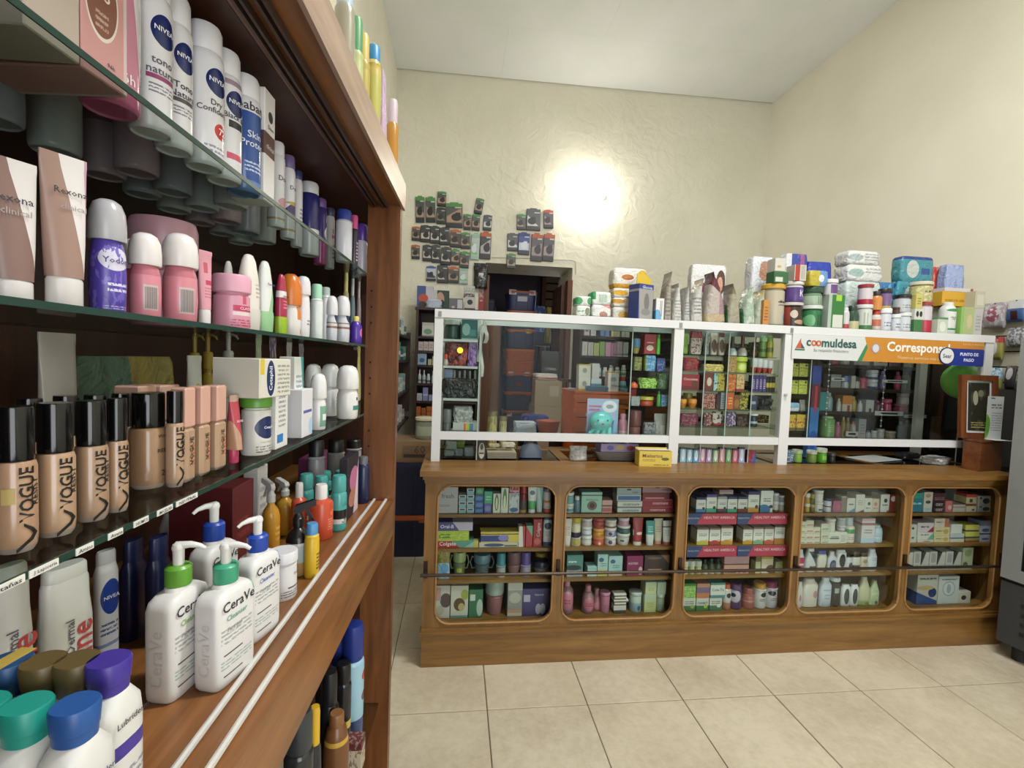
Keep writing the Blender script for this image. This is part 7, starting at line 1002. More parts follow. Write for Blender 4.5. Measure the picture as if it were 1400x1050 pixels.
tp_([pg(909, 921, 371, 'tall silver grey foil pouch', '#8f8a80', (('t', .2, .7, .1, .5, 5, '#6a665e'),), seed=2), pg(921, 935, 387, 'narrow white foil pouch', '#b9b8b2', (('t', .2, .8, .1, .6, 6, '#8a8a88'),), seed=3), pg(936, 946, 392, 'shiny silver foil pouch', '#a9aaa8', (('t', .2, .8, .2, .6, 5, '#77797a'),), dy=0, seed=4), pg(947, 964, 380, 'pale silver pouch with tan top', '#b3b2ac', (('z', .82, 1, '#8a7f6c'), ('t', .2, .8, .2, .6, 5, '#77797a')), seed=5), pg(966, 996, 372, 'maroon and silver foil pouch', '#a39a92', (('g', .4, 1, .85, '#55252c'), ('g', 1, 0, .62, '#8f7478'), ('z', 0, .18, '#a89878')), seed=6), pg(996, 1016, 388, 'khaki grey foil pouch', '#8f8a78', (('z', .75, 1, '#6a6450'), ('r', 0, .1, 0, .7, '#2f5a38')), seed=7),
  pk(945, 993, 362, 'white wipes pack with smiling woman', '#c9c8c8', (('e', .82, .72, .13, .2, '#4a342c'), ('e', .8, .68, .08, .13, '#b88a74'), ('e', .38, .62, .2, .08, '#7a3a54'), ('r', .4, .6, .38, .46, '#9a3a5a')), dy=.14, d=.06, seed=9), 
  pg(1018, 1036, 392, 'clear green tinted pouch', '#93a593', (('n', 4, .55, '#b5bcb0'), ('r', 0, .1, 0, .8, '#3a6a4a')), seed=8), pg(1034, 1051, 396, 'silver green pouch with tan top', '#9fa694', (('z', .82, 1, '#a89a70'), ('g', 1, -.4, .72, '#5a3226')), dy=.02, seed=9), pk(1027, 1057, 351, 'tall white and blue nappy pack with baby', '#c3c8d0', (('e', .6, .8, .3, .14, '#a9806c'), ('z', .1, .42, '#5a78b0'), ('g', -1, .4, -.02, '#c9ccd0')), dy=.15, d=.08, seed=10), (K_box, 1044, 1052, 410, 'slim_carton', 'slim orange carton', 'box', dict(c='#b07a3a', L=(('t', .2, .8, .2, .8, 5, '#7a4a2a'),), d=.03)),
  jr(1052, 1081, 387, 'large beige milk powder can with amber lid', '#a9a08c', '#b8902f', (('z', 0, .06, '#4a7a4a'), ('t', .45, .95, .55, .7, 2, '#4a4540'), ('e', .9, .25, .15, .12, '#5a8ab0')), st='k', cf=.12, T=(('Maxu', .62, .66, .3, '#2a2724'),)), bx(1057, 1077, 371, 'green and white carton on the milk can', '#2f5a34', (('r', .1, .6, .1, .5, '#b9bcb0'), ('z', .9, 1, '#3f6a44')), st='k'), bx(1058, 1072, 353, 'white carton on the green one', '#b9b6ac', (('e', .4, .35, .2, .1, '#b08a5a'),), st='k'),
  pk(1073, 1104, 347, 'large navy and white nappy pack', '#33408a', (('r', 0, .25, 0, 1, '#c3c4c8'), ('r', .62, .8, .2, 1, '#8a4a7a'), ('t', .28, .6, .2, .9, 5, '#b9bccc')), dy=.17, d=.08, seed=11),
  jr(1078, 1106, 413, 'brown and black powder tub', '#33241e', '#b5b2ac', (('r', 0, .2, 0, 1, '#7a2f22'), ('e', .35, .6, .16, .18, '#b5a89a'), ('e', .65, .25, .3, .1, '#b08a70')), st='m', cf=.12), jr(1080, 1105, 384, 'purple and white tub with letter K', '#4a3470', '#c3c2c0', (('z', .85, 1, '#c3c0c0'), ('r', .55, 1, .15, .85, '#6a4a94')), st='m', cf=.16, T=(('K', .62, .5, .28, '#d5cfdc'),)), bx(1085, 1101, 362, 'white and brick red carton on the purple tub', '#b5b0a6', (('r', .05, .45, 0, 1, '#9a3428'), ('f', .55, .9, .1, .95, 9, '#8a867e')), st='m'),
  jr(1106, 1132, 417, 'green powder tub with white lid', '#24663a', '#c0c2bd', (('f', .5, .85, .15, .7, 8, '#1c2f24'), ('e', .2, .4, .2, .3, '#5f9a6a'), ('z', 0, .06, '#b5c0b4')), st='n', cf=.16), jr(1106, 1132, 391, 'clear green tub with dark green lid', '#8fa08c', '#1c3f2a', (('f', .5, .85, .1, .7, 8, '#6a786a'), ('z', .75, .85, '#3a7a4a')), st='n', cf=.34), pk(1106, 1132, 370, 'yellow and blue pack on green tubs', '#5a82b0', (('r', 0, .55, 0, 1, '#a89a2f'), ('e', .62, .5, .14, .24, '#c9d0d8')), st='n', d=.07, seed=12), pk(1103, 1137, 358, 'royal blue pack at the back', '#26389a', (('z', 0, .35, '#4a6ab8'),), dy=.18, d=.08, seed=13),
  bx(1133, 1155, 403, 'green herbal carton with lime corner', '#2a6a30', (('r', 0, .2, 0, 1, '#9aa89c'), ('r', .45, .8, .82, 1, '#8fb83a'), ('r', .3, .92, .05, .42, '#bcbfb4')), st='o'), jr(1132, 1150, 381, 'white jar with purple label on herbal carton', '#bdbac0', '#cbcac8', (('r', .25, .9, .1, .85, '#5a3a70'),), st='o', cf=.25),
  bt(1155, 1165, 420, 'white bottle with crimson base', '#b9b6b4', '#c9c8c6', (('z', 0, .3, '#a83a48'),), .14, .6, .8), bt(1165, 1180, 417, 'dark green glass bottle', '#24402f', '#1c2f24', (('z', 0, .45, '#a8a47a'),), .2, .55, .7), jr(1181, 1199, 416, 'white jar with green foot', '#bcbfb8', '#c9c9c6', (('z', 0, .25, '#3f7044'), ('f', .1, .5, .3, .8, 6, '#9aa090')), st='p', cf=.14), jr(1182, 1199, 388, 'white and crimson jar with dark red lid', '#bdb4ba', '#8a1f2a', (('z', 0, .3, '#a0283c'), ('e', .85, .75, .12, .1, '#1c1c20')), st='p', cf=.16), bt(1198, 1209, 424, 'small white bottle with terracotta label', '#bcb4ac', '#b03a30', (('z', .3, .7, '#a8604a'),), .2, .6, .8, st='q'), bt(1198, 1210, 397, 'small orange bottle with dark cap', '#b8793f', '#26242a', (), .25, .6, .8, st='q'), jr(1209, 1225, 421, 'white vitamin jar with navy print', '#bdc0c6', '#c9cacc', (('t', .2, .9, .3, .6, 2, '#4a5470'), ('z', 0, .08, '#2a3a58')), st='r', cf=.22), jr(1209, 1224, 394, 'mauve vitamin jar with black lid', '#6a5278', '#1c1b20', (('z', 0, .12, '#b8a84a'),), st='r', cf=.22), jr(1225, 1236, 429, 'small white round jar', '#bcc0c4', '#c9cccc', (('t', .2, .9, .3, .7, 2, '#6a7480'),), st='s', cf=.22), jr(1225, 1233, 420, 'small brown jar', '#4a3428', '#3a281e', (), st='s', cf=.3), jr(1235, 1252, 427, 'white vitamin jar with dark base', '#b8bcc0', '#c9cccc', (('t', .2, .9, .3, .6, 2, '#5a6470'), ('z', 0, .1, '#26402f')), st='t', cf=.18), jr(1233, 1252, 402, 'pale grey jar with black lid', '#b0b4b8', '#17171a', (('t', .2, .9, .3, .6, 2, '#5a6470'),), st='t', cf=.2), bx(1251, 1263, 422, 'green and white carton with two black eyes', '#3a6a3c', (('z', .55, 1, '#bcbfb4'), ('e', .3, .78, .16, .12, '#1c1c1e'), ('e', .7, .78, .16, .12, '#1c1c1e')), st='u'), bx(1252, 1261, 402, 'pale yellow carton', '#b8ae64', (('t', .2, .8, .3, .8, 3, '#7a7030'),), st='u'), jr(1263, 1282, 413, 'white jar with crimson lower half', '#bdb6ba', '#8f2a30', (('z', 0, .48, '#a8283c'), ('e', .88, .75, .12, .1, '#1c1c20')), st='v', cf=.1), jr(1259, 1283, 384, 'olive yellow glass jar with beige lid', '#a59f6c', '#bdb8a4', (('t', .3, .8, .55, .75, 1, '#3a3828'), ('n', 6, .56, '#c4be94')), st='v', cf=.16), bx(1283, 1297, 434, 'pale green and white carton', '#b0b8a8', (('z', .88, 1, '#4a7a54'), ('e', .5, .45, .3, .3, '#c9ccc2')), dy=-.02), bt(1297, 1314, 412, 'white bottle with green arched print', '#c4c6c2', '#c9cac8', (('e', .5, .82, .4, .05, '#2f7a48'), ('z', .16, .22, '#2f7a48')), .1, .55, .8, T=(('CELOR\nCAR', .5, .55, .42, '#2a4a38'),)), bx(1315, 1333, 420, 'pale green carton with gold motif', '#7fa858', (('r', .2, 1, 0, 1, '#9aa572'), ('e', .65, .5, .2, .25, '#b5aa84'))), bx(1333, 1344, 422, 'grey white slim carton', '#a9a6a6', (('t', .2, .8, .2, .8, 5, '#8a8888'),), st='w'), bx(1333, 1346, 398, 'cream small carton', '#a8a490', (('r', .2, .9, .2, .8, '#b9b5a4'),), st='w'), 
  pk(1157, 1206, 385, 'white and aqua wipes pack, lowest of pile', '#b5c2be', (('z', 0, .3, '#7fb0a8'), ('g', 1, -.5, .5, '#c6ccca')), dy=.13, st='x', d=.12, seed=14, lump=.05), pk(1158, 1206, 362, 'white wipes pack, middle of pile', '#c6c8c6', (('e', .25, .5, .2, .25, '#8fa8a4'), ('t', .5, .95, .5, .9, 2, '#9a9c9c')), dy=.13, st='x', d=.12, seed=15, lump=.05), pk(1158, 1202, 343, 'white wipes pack, top of pile', '#c3c5c3', (('e', .25, .5, .2, .25, '#9aa8a8'), ('t', .5, .95, .3, .9, 3, '#8f9292')), dy=.13, st='x', d=.12, seed=16, lump=.05),
  pk(1201, 1223, 386, 'bright blue nappy bag behind jars', '#2f6a9a', (('n', 4, .55, '#5a94b8'),), dy=.16, d=.08, seed=17), pk(1226, 1262, 385, 'teal and white nappy bag behind jars', '#3f8a9a', (('e', .45, .6, .2, .3, '#b4bcbc'), ('n', 5, .58, '#1f4a78')), dy=.14, st='y', d=.08, seed=18), pk(1231, 1276, 351, 'teal nappy bag on top with navy border', '#3a7f8a', (('z', .88, 1, '#1f3a78'), ('e', .35, .5, .18, .35, '#a9b0ac'), ('r', .6, .85, .3, .55, '#2a4a84')), dy=.14, st='y', d=.08, seed=19), pk(1270, 1293, 365, 'coral red crinkled bag', '#b8483c', (('n', 5, .52, '#d08a7c'),), dy=.225, d=.06, seed=20, lump=.06), pk(1292, 1318, 362, 'lilac blue crinkled bag', '#8f9cc0', (('e', .5, .4, .3, .3, '#a86a78'), ('n', 5, .56, '#7a8ab8')), dy=.16, d=.06, seed=21, lump=.06)])
zy = z_at(at(1306, 420, 'Y', YT).x, YT, 419)
row([(B, 1288, 1326, 399, 'amber_carton', 'amber yellow carton', 'box', dict(c='#c0932a', L=(('r', .86, 1, 0, 1, '#4a2420'), ('t', .1, .8, .3, .6, 1, '#9a7020')), d=.08, st='aa')), (B, 1291, 1330, 394, 'flat_carton', 'flat white and red carton', 'box', dict(c='#b9b4b4', L=(('r', .9, 1, 0, 1, '#8a3a44'),), d=.07, st='aa'))], YT+.06, zy+.012, 420, 'lying on the boxes at right end of vitrine', TG)
row([(B, 1286, 1330, 421, 'support_carton', 'long pale carton', 'box', dict(c='#a8a48c', d=.06))], YT+.085, ZV, 432, 'behind the white bottle on top of vitrine', TG)
# ================================================================ BACK LEFT: DARK SHELF UNIT, GOODS ON IT, LEFT WALL SHELVES
YK = 4.78
def dark_unit(name, label, x0, x1, ytop, ys, Yf, depth, items, place, legs=True):
    a, b = at(x0, 500, 'Y', Yf).x, at(x1, 500, 'Y', Yf).x; zt = at((x0+x1)/2, ytop, 'Y', Yf).z; xm = (a+b)/2
    t = thing(name, label, 'shelf', (xm, Yf, 0)); w_ = b-a
    ob('side_panel', boxes('s', [(-w_/2, -w_/2+.025, 0, depth, 0, zt)]), DARK, t); ob('side_panel', boxes('s', [(w_/2-.025, w_/2, 0, depth, 0, zt)]), DARK, t); ob('back_panel', boxes('s', [(-w_/2, w_/2, depth-.012, depth, 0, zt)]), DARK, t); ob('top_board', boxes('s', [(-w_/2-.01, w_/2+.01, -.01, depth, zt, zt+.025)]), DARK, t)
    zz = []
    for y in ys:
        z = at((x0+x1)/2, y, 'Y', Yf).z; zz.append(z); ob('shelf_board', boxes('s', [(-w_/2+.025, w_/2-.025, 0, depth-.012, z-.022, z)]), DARK, t)
    for k, its in enumerate(items): row(its, Yf+.02, zz[k]+.0004, ys[k], '%s of %s' % (('on top shelf', 'on second shelf', 'on third shelf', 'on fourth shelf', 'on fifth shelf', 'on sixth shelf')[k], place), 'goods in '+place)
    return zt+.025
zk = dark_unit('shelf_unit', 'dark brown shelf unit against back wall left of doorway', 567, 655, 425, (461, 480.5, 500, 525, 549, 575), YK, .36,
  [[bx(577, 593, 441, 'white box with green picture', '#b5b6ac', (('z', .78, 1, '#a8a49a'), ('e', .5, .35, .35, .2, '#6a8a74'), ('z', 0, .1, '#8a8a80')))], [bx(572+7*q, 578.5+7*q, 467, 'pinkish white small carton', '#b5a8a4', (('t', .2, .8, .3, .8, 2, '#8a7478'),)) for q in range(4)], [bx(571, 583, 483, 'pale blue carton', '#8aa0b8', (('e', .5, .4, .3, .2, '#3a5a80'),)), bx(585, 590, 491, 'small cream pot box', '#a8a47c'), bx(591, 596, 487, 'taller cream pot box', '#b0aa88')], [bt(571, 576, 505, 'small white dropper bottle', '#b5b6b6', '#c3c4c4', (('z', .2, .4, '#6a7a8a'),), .3, .3), bt(577, 582, 506, 'small grey dropper bottle', '#a8abac', '#c3c4c4', (('z', .2, .4, '#5a6a7a'),), .3, .3), bt(583, 588, 511, 'squat white bottle', '#b3b6b8', '#c3c4c4', (('z', .15, .4, '#4a5a6a'),), .2, .6), bt(590, 594, 507, 'white bottle near the post', '#b9bab8', '#c9c9c6', (), .3, .4)], [bx(570, 577, 538, 'white striped carton', '#a8aab0', (('t', .2, .8, .2, .8, 4, '#7a7f9a'),)), bx(578, 585, 530, 'lavender carton', '#7f7fa8', (('z', .4, .5, '#b0b0c4'),)), bx(586, 592, 540, 'small grey carton', '#8a8fa0')], [bx(569, 575, 556, 'orange carton', '#a85a24', (('z', .48, .52, '#5a2f14'),)), bx(576, 582, 558, 'orange brown carton', '#9a5222', (('z', .48, .52, '#5a2f14'),)), bx(583, 591, 556, 'wide orange carton', '#a2561f', (('z', .3, .34, '#5a2f14'), ('z', .62, .66, '#5a2f14')))]], 'back left shelf unit')
row([bx(570, 592, 391, 'blue red and white box with phone picture', '#3f4f86', (('r', .55, 1, 0, 1, '#b5b0b8'), ('e', .4, .45, .3, .18, '#b0483a'), ('e', .35, .15, .25, .15, '#3a2a26')), d=.08), bx(592, 614, 397, 'back support box with picture of a torso', '#2a3a2c', (('e', .45, .5, .25, .4, '#b08a78'), ('r', 0, .25, .2, 1, '#b0b4b4'), ('e', .45, .3, .28, .2, '#22242a')), d=.08), bx(614, 633, 408, 'grey monitor box', '#5f6468', (('r', .6, .95, .1, .9, '#b5b5b5'), ('e', .3, .2, .12, .1, '#b0b0b0')), d=.08), bx(635, 650, 406, 'white box with black brush picture', '#b0aeaa', (('e', .5, .6, .25, .2, '#222226'), ('z', 0, .15, '#3a3a3c')), st='q', d=.08), bx(634, 649, 391, 'white and plum box on the brush box', '#b3aeb0', (('z', 0, .3, '#5f3a52'), ('n', 5, .55, '#8a9a80')), st='q', d=.08), (K_pack, 585, 603, 409, 'face_mask', 'crumpled pale blue paper mask', 'mask', dict(c='#a8b4c4', d=.05, lump=.2, dy=-.06))], YK+.06, zk+.0004, 422, 'on top of back left shelf unit', 'goods on the back left shelf unit')
# items along the left wall
lw = thing('wall_shelves', 'narrow dark shelves along left wall beyond the cabinet', 'shelf', (XL, 4.4, 0))
ZS = [at(556, y, 'X', -.52).z for y in (462, 492, 530, 566, 606)]
for z in ZS: ob('shelf_board', boxes('s', [(0.001, .24, -.48, .48, z-.02, z)]), DARK, lw)
for y in (-.5, .48): ob('side_panel', boxes('s', [(0.001, .24, y, y+.02, .95, 1.75)]), DARK, lw)
cc = [('#b9bcc0', '#3a7a5a'), ('#2a3f7a', '#4a8a6a'), ('#b5b9b8', '#7fa8a0'), ('#b3b3b0', '#8a8f90'), ('#a9b4bc', '#5a7a94')]
for k, z in enumerate(ZS):
    for q in range(4):
        y = 3.99+.22*q; o = put('small_carton', K_box(.1, .08, .1+.03*((k+q) % 3), cc[k][q % 2], (('z', .3, .5, '#c2c0b8'), ('t', .2, .8, .6, .9, 3, '#77777a')), ()), '%s %s carton, %s along the %s left wall shelf' % (('pale', 'teal green') [q % 2], ('small', 'striped', 'banded', 'plain')[q], ORD[q], ('top', 'second', 'third', 'fourth', 'lowest')[k]), 'box', (XL+.17, y, z+.0004), math.radians(80), 'cartons on the left wall shelves')
# yellow labelled goods hung beside the pillar
p = at(552, 424, 'X', -.45)
# ================================================================ TOTES AND BOXES BEHIND THE COUNTER'S LEFT END
def tote(name, label, x, y, z, w_, d_, h, c, lid, rot=0, tags=(), lidh=.03, tp=.9):
    t = thing(name, label, 'tote', (x, y, z), math.radians(rot), 'storage totes')
    ob('body', loft([(0, w_*tp, d_*tp, 8), (h*.04, w_*(tp+.01), d_*(tp+.01), 8), (h*.8, w_*.97, d_*.97, 8), (h*.82, w_*.99, d_*.99, 8), (h-lidh, w_*.99, d_*.99, 8)], 32, 30), M(c, .4), t)
    ob('lid', loft([(h-lidh, w_*1.02, d_*1.02, 8), (h-.006, w_*1.02, d_*1.02, 8), (h, w_*.9, d_*.9, 8)], 32, 30), M(lid, .4), t)
    for s in (-1, 1):
        ob('rib', boxm(w_*.03, .008, h*.7, .002), M(c, .4), t, (s*w_*.2, -d_*.485, h*.06)); ob('latch', boxm(w_*.12, .014, h*.12, .003), M(lid, .4), t, (s*w_*.32, -d_*.5, h-lidh-h*.06))
    for (u, v, a, b, col) in tags: ob('tag', boxm(a, .002, b, 0), M(col, .6), t, (u*w_, -d_*.495-.003, v*h))
    return h
p = at(558, 763, 'Z', 0)
h1 = tote('storage_tote', 'lower navy storage tote with orange lid at counter end', p.x-.06, 3.68, 0, .5, .36, z_at(p.x, 3.5, 706), '#171d3a', '#9a4a20', 0, ((-.2, .8, .06, .05, '#a9a9a0'),))
tote('storage_tote', 'upper navy storage tote with yellow stickers at counter end', p.x-.06, 3.68, h1+.0006, .5, .36, z_at(p.x, 3.5, 634)-h1, '#171d3a', '#1f2547', 0, ((-.2, .68, .07, .03, '#a8a03a'), (-.18, .15, .08, .04, '#a8a03a')))
zz = z_at(p.x, 3.5, 634)
put('cardboard_box', K_box(.42, .3, z_at(p.x, 3.52, 604)-zz, '#7f664a', (('r', .3, .95, .2, .8, '#6f5540'), ('r', .32, .93, .25, .4, '#3a2c26')), (('60', .6, .62, .2, '#4a382c'),)), 'brown cardboard box on the navy totes', 'box', (p.x+.02, 3.68, zz+.001))
z3 = z_at(p.x, 3.52, 604)+.001
X_ = at(580, 590, 'Y', 3.55).x
put('paint_can', K_jar(.16, z_at(X_, 3.6, 572)-z3, '#7a8070', '#c0b9a0', (('r', .1, .9, .2, .7, '#9aa08a'),), (), .14), 'open green grey tin with cream rim on the cardboard box', 'can', (X_, 3.68, z3+.001))
# ================================================================ STOREROOM
tz = 0; X_ = at(708, 500, 'Y', 5.95).x; prev = 0
for k, (y1, c, lid, lab) in enumerate(((622, '#161c3c', '#9a4a20', 'navy tote with orange lid at the bottom of the storeroom stack'), (593, '#161c3c', '#9a4a20', 'navy tote second from bottom in the storeroom stack'), (562, '#18203f', '#9a4a20', 'navy tote with white tags third from bottom in storeroom'), (536, '#14182e', '#9a4a20', 'dark tote fourth from bottom in storeroom stack'), (510, '#18203f', '#a0501f', 'navy tote with red label fifth from bottom in storeroom'), (493, '#a0501f', '#a0501f', 'lower orange bin in the storeroom stack'), (477, '#a0501f', '#b05a24', 'upper orange bin in the storeroom stack'), (450, '#1a2048', '#a0501f', 'navy tote with yellow sticker above the orange bins'), (424, '#1a2048', '#9a4a20', 'navy tote behind the white top rail'), (397, '#1c2250', '#b0553a', 'topmost navy tote with white tags in storeroom'))):
    z1 = z_at(X_, 5.72, y1); tags = {9: ((-.33, .78, .09, .06, '#c0bfc4'), (.33, .78, .08, .06, '#b0b4c4'), (0, .45, .12, .06, '#b9b4c0')), 7: ((.25, .8, .06, .05, '#c0b03a'),), 2: ((-.3, .75, .06, .06, '#b4b4b4'), (.3, .75, .06, .06, '#b4b4b4')), 4: ((-.3, .85, .06, .05, '#b4b4b4'), (.25, .85, .06, .05, '#b4b4b4'), (0, .3, .06, .05, '#7a2a34'))}.get(k, ())
    tote('storage_tote', lab, X_, 5.95, prev+.0006, .37, .42, z1-prev, c, lid, 0, tags, .028, .93); prev = z1
def sroom(items, Y, zs, yb, place): row(items, Y, zs, yb, place, 'storeroom goods')
rk = thing('steel_rack', 'dark shelf rack left of the tote stack in storeroom', 'rack', (at(656, 500, 'Y', 6.3).x, 6.3, 0))
for z in (.5, .95, 1.4, 1.78, 2.1): ob('rack_shelf', boxm(.36, .35, .02, .002), M('#2a2422', .6), rk, (0, 0, z))
for sx in (-.17, .17):
    for sy in (-.16, .16): ob('rack_post', boxm(.02, .02, 2.2, .002), M('#3a342f', .6), rk, (sx, sy, 0))
for k, (z, c) in enumerate(((2.12, '#39405a'), (1.8, '#2a2c33'), (1.42, '#55524c'), (.97, '#3a3f4a'))):
    for q in range(2): put('storage_box', K_box(.15, .22, .18, c, (('z', .8, .86, '#6a6a74'),)), '%s storage box, %s on %s rack shelf' % (('slate blue', 'black', 'grey brown', 'grey blue')[k], ('left', 'right')[q], ('top', 'second', 'third', 'fourth')[k]), 'box', (rk.location.x-.085+.17*q, 6.3, z+.0006), 0, 'boxes on the storeroom rack')
X_ = at(741, 440, 'Y', 5.95).x
st_ = thing('bag_stand', 'dark stool holding packs beside the tote stack', 'stool', (X_+.06, 6.45, 0)); ob('seat', boxm(.34, .34, .04, .006), M('#26211f'), st_, (0, 0, 1.72))
for sx in (-.14, .14):
    for sy in (-.14, .14): ob('leg', boxm(.03, .03, 1.72, .003), M('#26211f'), st_, (sx, sy, 0))
put('nappy_pack', K_pack(.17, .5, '#4a5fa8', (('n', 5, .52, '#8fa8d0'), ('z', 0, .3, '#26304a')), (), .25, .3, 31, .05), 'tall blue patterned pack beside the totes in storeroom', 'pack', (X_+.03, 6.45, 1.7606))
put('nappy_pack', K_pack(.07, .5, '#b8a83a', (('n', 5, .54, '#8a7a2a'),), (), .2, .3, 32, .05), 'narrow yellow pack beside the blue pack in storeroom', 'pack', (X_+.165, 6.45, 1.7606))
# hanging bulb in the storeroom
p = at(768, 385, 'Y', 6.2)
put('pendant_bulb', [('bulb', lathe([(0, -.08), (.04, -.06), (.05, -.02), (.035, .03), (.02, .06), (.02, .08)], 18), M('#b8b4a8', .3)), ('socket', lathe([(.022, .08), (.024, .12), (.01, .13)], 14), M('#2a2a2a')), ('cord', tubem([(0, 0, .13), (0, 0, 3.098-p.z)], .004, 6), M('#2a2a2a'))], 'unlit pendant bulb hanging in the storeroom', 'bulb', p)
# ================================================================ BETWEEN VITRINE AND BACK WALL
YO = 3.05
def crate(label, x, y, z, w_, d_, h, c='#d2641e'):
    t = thing('orange_crate', label, 'crate', (x, y, z), 0, 'orange crates')
    mt = M(c, .45); ob('base', boxm(w_*.94, d_*.94, .012, .003), mt, t)
    for nm, a, b, lc in (('front_wall', w_, .02, (0, -d_/2+.01)), ('back_wall', w_, .02, (0, d_/2-.01)), ('side_wall', .02, d_-.04, (-w_/2+.01, 0)), ('side_wall', .02, d_-.04, (w_/2-.01, 0))): ob(nm, boxm(a, b, h, .003), mt, t, (lc[0], lc[1], 0))
    ob('rim', boxes('r', [(-w_/2-.008, w_/2+.008, -d_/2-.008, -d_/2+.004, h-.03, h-.004)]), mt, t); ob('groove', boxm(w_*.9, .004, h*.06, 0), M('#4a2210', .6), t, (0, -d_/2-.001, h*.36)); ob('tag', boxm(.06, .003, .035, 0), M('#c0b8a8', .6), t, (-w_*.18, -d_/2-.002, h*.5))
xa, xb = at(790, 550, 'Y', YO).x, at(858, 550, 'Y', YO).x; w_ = xb-xa; ztop = z_at((xa+xb)/2, YO, 539)
hs = [.0, .45, ztop-.3, ztop-.2, ztop-.1, ztop]
for k in range(5): crate('orange plastic crate, %s of the stack behind the toys' % ('lowest', 'second', 'third', 'fourth', 'topmost')[k], (xa+xb)/2-(.02 if k < 4 else 0), YO+.2, hs[k]+.0005*(k > 0), w_+(.0 if k < 4 else .04), .38, hs[k+1]-hs[k]-.0008)
lid = put('crate_lid', [('panel', boxm(w_+.05, .4, .014, .003), M('#cc601e', .45))], 'flat orange lid on the topmost crate', 'lid', ((xa+xb)/2, YO+.2, ztop))
row([bx(791, 807, 515, 'white box with yellow edges, lower', '#c3c1b4', (('z', 0, .12, '#b8a03a'), ('e', .5, .5, .2, .2, '#8a8a84')), st='a'), bx(791, 807, 498, 'white box with yellow edges, upper', '#c3c1b4', (('z', .88, 1, '#b8a03a'), ('e', .5, .5, .2, .2, '#8a8a84')), st='a'), bx(808, 822, 518, 'white and teal medicine box', '#b5bcbc', (('z', .4, .6, '#4a7a8a'),), st='b'), bx(809, 819, 497, 'white medicine box upper', '#bcbab4', (), st='b'), bx(831, 846, 508, 'tall white carton with orange top', '#bfbcb4', (('z', .92, 1, '#c0902a'), ('e', .5, .6, .3, .12, '#8a8a90'), ('t', .2, .8, .1, .4, 4, '#8a8a88'))), (K_pack, 803, 832, 528, 'face_masks', 'blue folded mask bundle', 'masks', dict(c='#5f8fae', lump=.12, d=.05, dy=-.08)), bt(848, 857, 515, 'teal bottle with red top', '#6a9aa4', '#a83a3a', (), .3, .6, .8), (K_pack, 779, 789, 531, 'paper_heap', 'white paper heap', 'paper', dict(c='#b9b6b0', lump=.2, d=.08, dy=-.05))], YO+.12, ztop+.0145, 540, 'on the orange crates', 'goods on the orange crates')
# black shopping bag, cartons and cloth by the doorway
X_ = at(748, 560, 'Y', 4.2).x
z0 = 0
for k, (x, y1, w_, h0, lab) in enumerate(((746, 556, .26, 0, 'lower brown cardboard carton by the doorway'), (746, 521, .24, 1, 'upper brown cardboard carton by the doorway'))):
    z1 = z_at(X_, 4.1, y1); put('cardboard_carton', K_box(w_, .34, z1-z0-.001, '#8a7860', (('r', .55, .9, .4, .8, '#a09480'),)), lab, 'box', (X_, 4.28, z0+.0004), math.radians(-4*k)); z0 = z1
put('folded_cloth', K_pack(.2, .06, '#b5afa8', (('z', .3, .5, '#a04a2c'),), (), .25, .6, 41, .06), 'white and rust folded cloth on the cartons', 'cloth', (X_-.02, 4.28, z0+.001))
zc = z0+.07
p = at(755, 518, 'Y', 4.55)
tb_ = thing('side_table', 'small dark table by the right door jamb', 'table', (p.x+.02, 4.72, 0)); ob('table_top', boxm(.36, .3, .03, .004), DARK, tb_, (0, 0, p.z-.03))
for sx in (-.15, .15):
    for sy in (-.12, .12): ob('leg', boxm(.03, .03, p.z-.03, .003), DARK, tb_, (sx, sy, 0))
bw = .2; bh = z_at(p.x, 4.6, 480)-p.z
put('shopping_bag', [('bag', loft([(0, bw, .1, 8), (bh*.5, bw*1.02, .1, 8), (bh, bw, .06, 8)], 24, 30), M('#131112', .5)), ('handle', tubem([(-.05, -.03, bh), (-.04, -.035, bh+.09), (.04, -.035, bh+.09), (.05, -.03, bh)], .004, 6), M('#1c1a1a')), ('lettering', textm("L'ORÉAL", width=bw*.6, y=-.0515, z=bh*.36), M('#b0aaa8'))], 'black shopping bag with white lettering by the door', 'bag', (p.x, 4.7, p.z+.0005))
# blue cloth, white cloth and small orange bins on a bench
bz = z_at(at(755, 600, 'Y', 3.35).x, 3.35, 597); bxm = at(735, 600, 'Y', 3.4).x
bn = thing('low_bench', 'low dark bench behind the counter', 'bench', (bxm, 3.5, 0)); ob('seat', boxm(.36, .35, .03, .004), DARK, bn, (0, 0, bz-.03))
for sx in (-.15, .15): ob('leg', boxm(.03, .3, bz-.03, .003), DARK, bn, (sx, 0, 0))
put('blue_cloth', K_pack(.2, .13, '#1c2a66', (('n', 4, .55, '#26357c'),), (), .16, .7, 42, .12), 'dark blue crumpled cloth on the bench', 'cloth', (bxm+.0, 3.58, bz+.0005))
put('white_cloth', K_pack(.15, .1, '#b0b8c4', (('n', 4, .55, '#c2c6cc'),), (), .12, .7, 43, .15), 'white and blue crumpled cloth left on the bench', 'cloth', (bxm-.1, 3.4, bz+.0005))
for k in range(2): put('orange_bin', [('bin', loft([(0, .1, .1, 6), (.09, .13, .13, 6), (.1, .135, .135, 6)], 24, 30), M('#b2521c', .45)), ('rim', loft([(.1, .145, .145, 6), (.112, .145, .145, 6)], 24, 30), M('#a84a18', .45))], 'small orange bin on the bench, %s one' % ('left', 'right')[k], 'bin', (bxm+.075, 3.4, bz+.0005), math.radians(15+20*k), 'orange bins', math.radians(0)) if k == 1 else None
